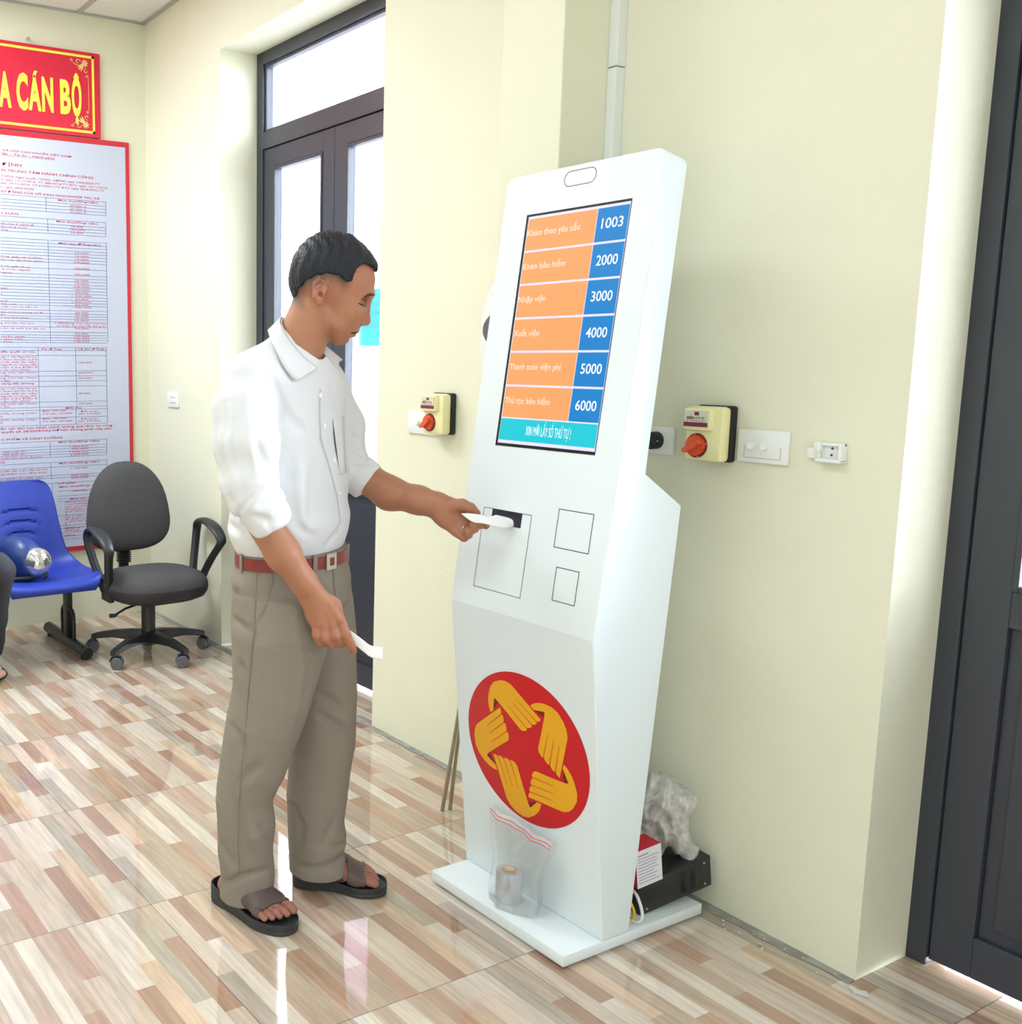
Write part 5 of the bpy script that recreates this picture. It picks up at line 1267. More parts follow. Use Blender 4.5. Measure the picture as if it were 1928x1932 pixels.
    ((-1.9381, 1.1026, 1.2395), (-1.8967, 1.0741, 1.03), (0.0451, 0.0451, 0.0451), (0.0402, 0.0402, 0.0402), (-0.87, 0.49, 0.0), 0.02, 'u'),
    ((-1.8956, 1.0761, 1.03), (-1.8523, 1.1434, 0.9001), (0.0402, 0.038, 0.0402), (0.0383, 0.0371, 0.0371), (-0.87, 0.49, 0.0), 0.015, 'u'),
    ((-1.8523, 1.1434, 0.9001), (-1.8353, 1.1839, 0.8381), (0.0371, 0.036, 0.0371), (0.0294, 0.0283, 0.0294), (-0.87, 0.49, 0.0), 0.015, 'u'),
    ((-1.8353, 1.1839, 0.8381), (-1.8289, 1.2057, 0.8022), (0.0249, 0.0272, 0.0272), (0.0205, 0.0267, 0.0273), (-0.87, 0.49, 0.0), 0.015, 'u'),
    ((-1.8289, 1.2057, 0.8022), (-1.8182, 1.2249, 0.7742), (0.0171, 0.0284, 0.0273), (0.016, 0.0365, 0.0274), (-0.87, 0.49, 0.0), 0.015, 'u'),
    ((-1.8182, 1.2249, 0.7742), (-1.8124, 1.2351, 0.7461), (0.0148, 0.0399, 0.0274), (0.0137, 0.0365, 0.0183), (-0.87, 0.49, 0.0), 0.015, 'u'),
    ((-1.823, 1.2121, 0.7443), (-1.8168, 1.2069, 0.7242), (0.0125, 0.0125, 0.0125), (0.0105, 0.0105, 0.0105), (-0.87, 0.49, 0.0), 0.003, 'u'),
    ((-1.8168, 1.2069, 0.7242), (-1.8222, 1.2176, 0.705), (0.0105, 0.0105, 0.0105), (0.0094, 0.0094, 0.0094), (-0.87, 0.49, 0.0), 0.003, 'u'),
    ((-1.8222, 1.2176, 0.705), (-1.8277, 1.2323, 0.6992), (0.0094, 0.0094, 0.0094), (0.0081, 0.0081, 0.0081), (-0.87, 0.49, 0.0), 0.003, 'u'),
    ((-1.813, 1.2219, 0.7406), (-1.804, 1.2216, 0.7182), (0.0125, 0.0125, 0.0125), (0.0108, 0.0108, 0.0108), (-0.87, 0.49, 0.0), 0.003, 'u'),
    ((-1.804, 1.2216, 0.7182), (-1.8083, 1.2385, 0.702), (0.0108, 0.0108, 0.0108), (0.0097, 0.0097, 0.0097), (-0.87, 0.49, 0.0), 0.003, 'u'),
    ((-1.8083, 1.2385, 0.702), (-1.8151, 1.2529, 0.6971), (0.0097, 0.0097, 0.0097), (0.0081, 0.0081, 0.0081), (-0.87, 0.49, 0.0), 0.003, 'u'),
    ((-1.8041, 1.2378, 0.743), (-1.7934, 1.2404, 0.7217), (0.0125, 0.0125, 0.0125), (0.0108, 0.0108, 0.0108), (-0.87, 0.49, 0.0), 0.003, 'u'),
    ((-1.7934, 1.2404, 0.7217), (-1.7994, 1.2544, 0.7043), (0.0108, 0.0108, 0.0108), (0.0098, 0.0098, 0.0098), (-0.87, 0.49, 0.0), 0.003, 'u'),
    ((-1.7994, 1.2544, 0.7043), (-1.8072, 1.267, 0.6983), (0.0098, 0.0098, 0.0098), (0.0084, 0.0084, 0.0084), (-0.87, 0.49, 0.0), 0.003, 'u'),
    ((-1.7997, 1.2539, 0.7513), (-1.7868, 1.2605, 0.7265), (0.0137, 0.0137, 0.0137), (0.0114, 0.0114, 0.0114), (-0.87, 0.49, 0.0), 0.003, 'u'),
    ((-1.7868, 1.2605, 0.7265), (-1.7841, 1.2715, 0.7034), (0.0114, 0.0114, 0.0114), (0.0098, 0.0098, 0.0098), (-0.87, 0.49, 0.0), 0.003, 'u'),
    ((-1.7841, 1.2715, 0.7034), (-1.7847, 1.2806, 0.6866), (0.0098, 0.0098, 0.0098), (0.008, 0.008, 0.008), (-0.87, 0.49, 0.0), 0.003, 'u'),
    ((-1.8211, 1.2503, 0.7729), (-1.8237, 1.2764, 0.7336), (0.0149, 0.0149, 0.0149), (0.0122, 0.0122, 0.0122), (-0.87, 0.49, 0.0), 0.006, 'u'),
    ((-1.8237, 1.2764, 0.7336), (-1.8121, 1.287, 0.7075), (0.0122, 0.0122, 0.0122), (0.0104, 0.0104, 0.0104), (-0.87, 0.49, 0.0), 0.006, 'u'),
    ((-1.8121, 1.287, 0.7075), (-1.802, 1.2886, 0.6954), (0.0104, 0.0104, 0.0104), (0.0087, 0.0087, 0.0087), (-0.87, 0.49, 0.0), 0.006, 'u'),
    ((-1.8131, 1.2063, 0.7915), (-1.8115, 1.2071, 0.7499), (0.0025, 0.0025, 0.0025), (0.0057, 0.0068, 0.0057), (-0.87, 0.49, 0.0), 0.008, 'u'),
    ((-1.8098, 1.2122, 0.7938), (-1.8048, 1.2191, 0.7452), (0.0025, 0.0025, 0.0025), (0.0057, 0.0068, 0.0057), (-0.87, 0.49, 0.0), 0.008, 'u'),
    ((-1.8065, 1.2181, 0.7938), (-1.796, 1.2349, 0.7475), (0.0025, 0.0025, 0.0025), (0.0057, 0.0068, 0.0057), (-0.87, 0.49, 0.0), 0.008, 'u'),
    ((-1.802, 1.226, 0.7938), (-1.7888, 1.2476, 0.7568), (0.0025, 0.0025, 0.0025), (0.0057, 0.0068, 0.0057), (-0.87, 0.49, 0.0), 0.008, 'u'),
    ((-2.0791, 1.1385, 0.048), (-2.0457, 1.156, 0.0762), (0.027, 0.024, 0.026), (0.034, 0.034, 0.034), (-0.27, 0.96, 0.0), 0.02, 'u'),
    ((-2.0791, 1.1385, 0.048), (-2.0191, 1.1554, 0.055), (0.029, 0.024, 0.026), (0.034, 0.036, 0.03), (-0.27, 0.96, 0.0), 0.02, 'u'),
    ((-2.0191, 1.1554, 0.058), (-1.957, 1.1728, 0.04), (0.034, 0.03, 0.03), (0.043, 0.015, 0.02), (-0.27, 0.96, 0.0), 0.02, 'u'),
    ((-2.0439, 1.1484, 0.075), (-1.9649, 1.1851, 0.045), (0.024, 0.022, 0.02), (0.03, 0.012, 0.02), (-0.27, 0.96, 0.0), 0.02, 'u'),
    ((-1.9698, 1.2027, 0.041), (-1.933, 1.2148, 0.041), (0.0106, 0.0106, 0.0125), (0.0116, 0.0116, 0.0116), (-0.27, 0.96, 0.0), 0.003, 'u'),
    ((-1.933, 1.2148, 0.041), (-1.9206, 1.2183, 0.036), (0.0123, 0.0119, 0.0125), (0.0119, 0.01, 0.01), (-0.27, 0.96, 0.0), 0.002, 'u'),
    ((-1.9639, 1.1817, 0.041), (-1.9247, 1.1932, 0.041), (0.0078, 0.0078, 0.0092), (0.0086, 0.0086, 0.0086), (-0.27, 0.96, 0.0), 0.003, 'u'),
    ((-1.9247, 1.1932, 0.041), (-1.9123, 1.1967, 0.036), (0.009, 0.0087, 0.0092), (0.0087, 0.0074, 0.0074), (-0.27, 0.96, 0.0), 0.002, 'u'),
    ((-1.9592, 1.1647, 0.041), (-1.9249, 1.1739, 0.041), (0.0072, 0.0072, 0.0085), (0.0079, 0.0079, 0.0079), (-0.27, 0.96, 0.0), 0.003, 'u'),
    ((-1.9249, 1.1739, 0.041), (-1.9125, 1.1774, 0.036), (0.0083, 0.0081, 0.0085), (0.0081, 0.0068, 0.0068), (-0.27, 0.96, 0.0), 0.002, 'u'),
    ((-1.9548, 1.1492, 0.041), (-1.9276, 1.1555, 0.041), (0.0068, 0.0068, 0.008), (0.0074, 0.0074, 0.0074), (-0.27, 0.96, 0.0), 0.003, 'u'),
    ((-1.9276, 1.1555, 0.041), (-1.9152, 1.159, 0.036), (0.0078, 0.0076, 0.008), (0.0076, 0.0064, 0.0064), (-0.27, 0.96, 0.0), 0.002, 'u'),
    ((-1.9508, 1.135, 0.041), (-1.9327, 1.138, 0.041), (0.0066, 0.0066, 0.0078), (0.0073, 0.0073, 0.0073), (-0.27, 0.96, 0.0), 0.003, 'u'),
    ((-1.9327, 1.138, 0.041), (-1.9203, 1.1415, 0.036), (0.0076, 0.0074, 0.0078), (0.0074, 0.0062, 0.0062), (-0.27, 0.96, 0.0), 0.002, 'u'),
    ((-2.0616, 1.3596, 0.048), (-2.0403, 1.35, 0.0781), (0.027, 0.024, 0.026), (0.034, 0.034, 0.034), (0.75, -0.66, -0.0), 0.02, 'u'),
    ((-2.0616, 1.3596, 0.048), (-2.0227, 1.4034, 0.055), (0.029, 0.024, 0.026), (0.034, 0.036, 0.03), (0.75, -0.66, -0.0), 0.02, 'u'),
    ((-2.0227, 1.4034, 0.058), (-1.9825, 1.4487, 0.04), (0.034, 0.03, 0.03), (0.043, 0.015, 0.02), (0.75, -0.66, -0.0), 0.02, 'u'),
    ((-2.0388, 1.3853, 0.075), (-1.9747, 1.4364, 0.045), (0.024, 0.022, 0.02), (0.03, 0.012, 0.02), (0.75, -0.66, -0.0), 0.02, 'u'),
    ((-1.961, 1.4243, 0.041), (-1.9356, 1.4503, 0.041), (0.0106, 0.0106, 0.0125), (0.0116, 0.0116, 0.0116), (0.75, -0.66, -0.0), 0.003, 'u'),
    ((-1.9356, 1.4503, 0.041), (-1.9276, 1.4594, 0.036), (0.0123, 0.0119, 0.0125), (0.0119, 0.01, 0.01), (0.75, -0.66, -0.0), 0.002, 'u'),
    ((-1.9774, 1.4388, 0.041), (-1.9515, 1.4671, 0.041), (0.0078, 0.0078, 0.0092), (0.0086, 0.0086, 0.0086), (0.75, -0.66, -0.0), 0.003, 'u'),
    ((-1.9515, 1.4671, 0.041), (-1.9435, 1.4761, 0.036), (0.009, 0.0087, 0.0092), (0.0087, 0.0074, 0.0074), (0.75, -0.66, -0.0), 0.002, 'u'),
    ((-1.9905, 1.4504, 0.041), (-1.9687, 1.4756, 0.041), (0.0072, 0.0072, 0.0085), (0.0079, 0.0079, 0.0079), (0.75, -0.66, -0.0), 0.003, 'u'),
    ((-1.9687, 1.4756, 0.041), (-1.9607, 1.4847, 0.036), (0.0083, 0.0081, 0.0085), (0.0081, 0.0068, 0.0068), (0.75, -0.66, -0.0), 0.002, 'u'),
    ((-2.0026, 1.4611, 0.041), (-1.9861, 1.4816, 0.041), (0.0068, 0.0068, 0.008), (0.0074, 0.0074, 0.0074), (0.75, -0.66, -0.0), 0.003, 'u'),
    ((-1.9861, 1.4816, 0.041), (-1.9781, 1.4907, 0.036), (0.0078, 0.0076, 0.008), (0.0076, 0.0064, 0.0064), (0.75, -0.66, -0.0), 0.002, 'u'),
    ((-2.0136, 1.4709, 0.041), (-2.0037, 1.4851, 0.041), (0.0066, 0.0066, 0.0078), (0.0073, 0.0073, 0.0073), (0.75, -0.66, -0.0), 0.003, 'u'),
    ((-2.0037, 1.4851, 0.041), (-1.9957, 1.4941, 0.036), (0.0076, 0.0074, 0.0078), (0.0074, 0.0062, 0.0062), (0.75, -0.66, -0.0), 0.002, 'u'),
  ],
  'hair': [
    ((-1.9795, 1.3359, 1.5007), (-1.9786, 1.3375, 1.5), (0.0769, 0.0923, 0.0864), (0.0769, 0.0923, 0.0864), (-0.87, 0.49, 0.0), 0.008, 'u'),
    ((-1.9933, 1.3112, 1.4842), (-1.9923, 1.3129, 1.4842), (0.064, 0.0663, 0.0569), (0.064, 0.0663, 0.0569), (-0.87, 0.49, 0.0), 0.015, 'u'),
    ((-1.9581, 1.3741, 1.5078), (-1.9573, 1.3756, 1.5068), (0.0662, 0.0497, 0.0615), (0.0662, 0.0497, 0.0615), (-0.87, 0.49, 0.0), 0.02, 'u'),
    ((-1.9597, 1.3712, 1.5511), (-1.9335, 1.4181, 1.5142), (0.0543, 0.026, 0.026), (0.0355, 0.0142, 0.0142), (-0.87, 0.49, 0.0), 0.02, 'u'),
    ((-1.9186, 1.4447, 1.4667), (-1.9308, 1.423, 1.4667), (0.2609, 0.0332, 0.0332), (0.2609, 0.0332, 0.0332), (-0.87, 0.49, 0.0), 0.003, 's'),
    ((-1.9408, 1.4051, 1.4841), (-1.9318, 1.4213, 1.4469), (0.2606, 0.032, 0.032), (0.2613, 0.0321, 0.0321), (-0.87, 0.49, 0.0), 0.003, 's'),
    ((-1.9587, 1.373, 1.4096), (-1.9383, 1.4095, 1.4002), (0.2619, 0.0536, 0.0536), (0.262, 0.0536, 0.0536), (-0.87, 0.49, 0.0), 0.003, 's'),
    ((-1.9838, 1.3281, 1.4318), (-1.9856, 1.325, 1.4307), (0.2615, 0.0642, 0.0642), (0.2615, 0.0642, 0.0642), (-0.87, 0.49, 0.0), 0.004, 's'),
    ((-1.9675, 1.3573, 1.4178), (-1.9906, 1.316, 1.4002), (0.2617, 0.0595, 0.0595), (0.262, 0.0596, 0.0596), (-0.87, 0.49, 0.0), 0.006, 's'),
    ((-2.0051, 1.2901, 1.3874), (-2.0225, 1.2589, 1.3874), (0.2622, 0.0513, 0.0513), (0.2622, 0.0513, 0.0513), (-0.87, 0.49, 0.0), 0.005, 's'),
  ],
  'shirt': [
    ((-2.0203, 1.2629, 1.2286), (-2.0208, 1.2619, 1.0409), (0.1661, 0.1059, 0.1059), (0.1681, 0.1096, 0.1096), (-0.39, 0.92, 0.0), 0.03, 'u'),
    ((-2.0208, 1.2619, 1.0409), (-2.0193, 1.2647, 0.9361), (0.1681, 0.1096, 0.1096), (0.1728, 0.1152, 0.103), (-0.39, 0.92, 0.0), 0.03, 'u'),
    ((-2.0193, 1.2647, 0.9361), (-2.0167, 1.2693, 0.88), (0.1728, 0.1152, 0.0735), (0.15, 0.1033, 0.0418), (-0.39, 0.92, 0.0), 0.02, 'u'),
    ((-1.951, 1.1204, 1.2592), (-1.9965, 1.2645, 1.2825), (0.0614, 0.0614, 0.0614), (0.069, 0.069, 0.069), (-0.87, 0.49, 0.0), 0.03, 'u'),
    ((-2.0134, 1.2752, 1.2822), (-2.0995, 1.4081, 1.2527), (0.0576, 0.0576, 0.0576), (0.0458, 0.0458, 0.0458), (-0.87, 0.49, 0.0), 0.03, 'u'),
    ((-2.0247, 1.255, 1.3391), (-2.0134, 1.2752, 1.2822), (0.067, 0.0383, 0.0287), (0.0912, 0.0624, 0.048), (-0.87, 0.49, 0.0), 0.02, 'u'),
    ((-2.0117, 1.2372, 1.3354), (-1.9488, 1.1244, 1.2704), (0.0403, 0.0308, 0.0308), (0.0522, 0.0522, 0.0522), (-0.87, 0.49, 0.0), 0.03, 'u'),
    ((-2.0305, 1.2857, 1.3155), (-2.0829, 1.3968, 1.2657), (0.0483, 0.029, 0.029), (0.0429, 0.0378, 0.0378), (-0.87, 0.49, 0.0), 0.03, 'u'),
    ((-2.0033, 1.2932, 1.3885), (-2.009, 1.2831, 1.3474), (0.0763, 0.0524, 0.0358), (0.0765, 0.043, 0.0287), (-0.87, 0.49, 0.0), 0.004, 's'),
    ((-2.009, 1.2831, 1.3474), (-1.9966, 1.3053, 1.3083), (0.0765, 0.043, 0.0311), (0.0695, 0.0323, 0.0216), (-0.87, 0.49, 0.0), 0.004, 's'),
    ((-1.9316, 1.0938, 1.2063), (-1.9033, 1.0829, 1.1321), (0.072, 0.072, 0.0562), (0.0692, 0.068, 0.0558), (-0.87, 0.49, 0.0), 0.02, 'u'),
    ((-1.9033, 1.0829, 1.1321), (-1.8924, 1.0819, 1.0581), (0.068, 0.068, 0.0558), (0.0603, 0.0614, 0.0502), (-0.87, 0.49, 0.0), 0.02, 'u'),
    ((-1.8924, 1.0819, 1.0581), (-1.8854, 1.0882, 1.0213), (0.0603, 0.0603, 0.0446), (0.0581, 0.0559, 0.0447), (-0.87, 0.49, 0.0), 0.015, 'u'),
    ((-1.8854, 1.0882, 1.0191), (-1.865, 1.1206, 0.9606), (0.0559, 0.0525, 0.0223), (0.0482, 0.0437, 0.0157), (-0.87, 0.49, 0.0), 0.012, 'u'),
    ((-1.8703, 1.1132, 0.9899), (-1.8612, 1.1274, 0.9606), (0.0504, 0.0481, 0.0101), (0.0493, 0.0459, 0.0101), (-0.87, 0.49, 0.0), 0.004, 'u'),
    ((-1.8769, 1.1014, 1.0125), (-1.8725, 1.1093, 0.9967), (0.0536, 0.0536, 0.0101), (0.0537, 0.0526, 0.0101), (-0.87, 0.49, 0.0), 0.005, 'u'),
    ((-2.1027, 1.4228, 1.2359), (-2.0752, 1.4516, 1.1536), (0.0511, 0.0486, 0.0486), (0.0486, 0.0461, 0.0461), (-0.87, 0.49, 0.0), 0.02, 'u'),
    ((-2.0764, 1.4494, 1.1536), (-2.0631, 1.4527, 1.0518), (0.0486, 0.0461, 0.0461), (0.0539, 0.0513, 0.0462), (-0.87, 0.49, 0.0), 0.02, 'u'),
    ((-2.0631, 1.4527, 1.0518), (-2.0287, 1.4835, 1.0212), (0.0539, 0.0487, 0.0385), (0.0511, 0.046, 0.0179), (-0.87, 0.49, 0.0), 0.015, 'u'),
    ((-2.0416, 1.4706, 1.0361), (-2.0246, 1.4868, 1.0176), (0.0537, 0.0499, 0.0102), (0.0523, 0.0485, 0.0102), (-0.87, 0.49, 0.0), 0.004, 'u'),
  ],
  'trousers': [
    ((-2.0166, 1.2694, 0.86), (-2.0177, 1.2676, 0.811), (0.1527, 0.1059, 0.0369), (0.163, 0.1136, 0.0494), (-0.39, 0.92, 0.0), 0.02, 'u'),
    ((-2.0177, 1.2676, 0.811), (-2.0151, 1.2723, 0.7567), (0.163, 0.1136, 0.0494), (0.1685, 0.1214, 0.062), (-0.39, 0.92, 0.0), 0.03, 'u'),
    ((-1.9712, 1.2175, 0.7694), (-1.9685, 1.208, 0.6845), (0.1061, 0.1169, 0.0241), (0.1063, 0.1124, 0.0242), (-0.87, 0.49, 0.0), 0.003, 'u'),
    ((-1.9685, 1.208, 0.6845), (-1.9793, 1.1968, 0.5579), (0.1063, 0.1124, 0.0242), (0.0939, 0.0939, 0.0244), (-0.87, 0.49, 0.0), 0.003, 'u'),
    ((-1.9793, 1.1968, 0.5579), (-1.9945, 1.182, 0.4769), (0.0939, 0.0939, 0.0244), (0.0885, 0.0885, 0.0246), (-0.87, 0.49, 0.0), 0.003, 'u'),
    ((-1.9945, 1.182, 0.4769), (-2.0137, 1.1621, 0.3671), (0.0885, 0.0885, 0.0246), (0.0781, 0.0781, 0.0248), (-0.87, 0.49, 0.0), 0.003, 'u'),
    ((-2.0137, 1.1621, 0.3671), (-2.03, 1.1471, 0.2922), (0.0781, 0.0781, 0.0248), (0.0662, 0.0662, 0.025), (-0.87, 0.49, 0.0), 0.003, 'u'),
    ((-2.03, 1.1471, 0.2922), (-2.0322, 1.1556, 0.2167), (0.0662, 0.0662, 0.025), (0.0692, 0.0692, 0.0252), (-0.87, 0.49, 0.0), 0.003, 'u'),
    ((-2.0322, 1.1556, 0.2167), (-2.0386, 1.1564, 0.1536), (0.0692, 0.0692, 0.0252), (0.0658, 0.0658, 0.0253), (-0.87, 0.49, 0.0), 0.003, 'u'),
    ((-2.0386, 1.1564, 0.1536), (-2.0381, 1.1634, 0.0846), (0.0658, 0.0658, 0.0253), (0.0649, 0.0649, 0.0255), (-0.87, 0.49, 0.0), 0.003, 'u'),
    ((-2.0381, 1.1634, 0.0846), (-2.0432, 1.1605, -0.0016), (0.0649, 0.0649, 0.0255), (0.064, 0.064, 0.0256), (-0.87, 0.49, 0.0), 0.003, 'u'),
    ((-2.0435, 1.3443, 0.74), (-2.0469, 1.3629, 0.6453), (0.0966, 0.0966, 0.0254), (0.0937, 0.0937, 0.0257), (-0.87, 0.49, 0.0), 0.003, 'u'),
    ((-2.0469, 1.3629, 0.6453), (-2.0417, 1.3782, 0.5112), (0.0937, 0.0937, 0.0257), (0.0816, 0.0816, 0.0259), (-0.87, 0.49, 0.0), 0.003, 'u'),
    ((-2.0417, 1.3782, 0.5112), (-2.0406, 1.3762, 0.3766), (0.0816, 0.0816, 0.0259), (0.0809, 0.0809, 0.0261), (-0.87, 0.49, 0.0), 0.003, 'u'),
    ((-2.0406, 1.3762, 0.3766), (-2.0418, 1.3699, 0.3227), (0.0809, 0.0809, 0.0261), (0.0771, 0.0771, 0.0261), (-0.87, 0.49, 0.0), 0.003, 'u'),
    ((-2.0418, 1.3699, 0.3227), (-2.0444, 1.3633, 0.2405), (0.0771, 0.0771, 0.0261), (0.0748, 0.0748, 0.0263), (-0.87, 0.49, 0.0), 0.003, 'u'),
    ((-2.0444, 1.3633, 0.2405), (-2.0419, 1.3594, 0.1716), (0.0748, 0.0748, 0.0263), (0.0697, 0.0697, 0.0263), (-0.87, 0.49, 0.0), 0.003, 'u'),
    ((-2.0419, 1.3594, 0.1716), (-2.0375, 1.3633, 0.1321), (0.0697, 0.0697, 0.0263), (0.0725, 0.0725, 0.0264), (-0.87, 0.49, 0.0), 0.003, 'u'),
    ((-2.0375, 1.3633, 0.1321), (-2.0382, 1.3579, 0.0967), (0.0725, 0.0725, 0.0264), (0.0673, 0.0673, 0.0264), (-0.87, 0.49, 0.0), 0.003, 'u'),
    ((-2.0382, 1.3579, 0.0967), (-2.0331, 1.3629, 0.0584), (0.0673, 0.0673, 0.0264), (0.0714, 0.0714, 0.0264), (-0.87, 0.49, 0.0), 0.003, 'u'),
    ((-2.0331, 1.3629, 0.0584), (-2.0316, 1.3657, 0.0104), (0.0714, 0.0714, 0.0264), (0.0729, 0.0729, 0.0265), (-0.87, 0.49, 0.0), 0.003, 'u'),
    ((-2.0425, 1.1616, 0.0285), (-2.0425, 1.1617, -0.0677), (0.0588, 0.0588, 0.0588), (0.0643, 0.0643, 0.0643), (-0.87, 0.49, 0.0), 0.003, 's'),
    ((-2.0337, 1.3619, 0.0429), (-2.0312, 1.3664, -0.0634), (0.0648, 0.0648, 0.0648), (0.0705, 0.0705, 0.0705), (-0.87, 0.49, 0.0), 0.003, 's'),
  ],
}
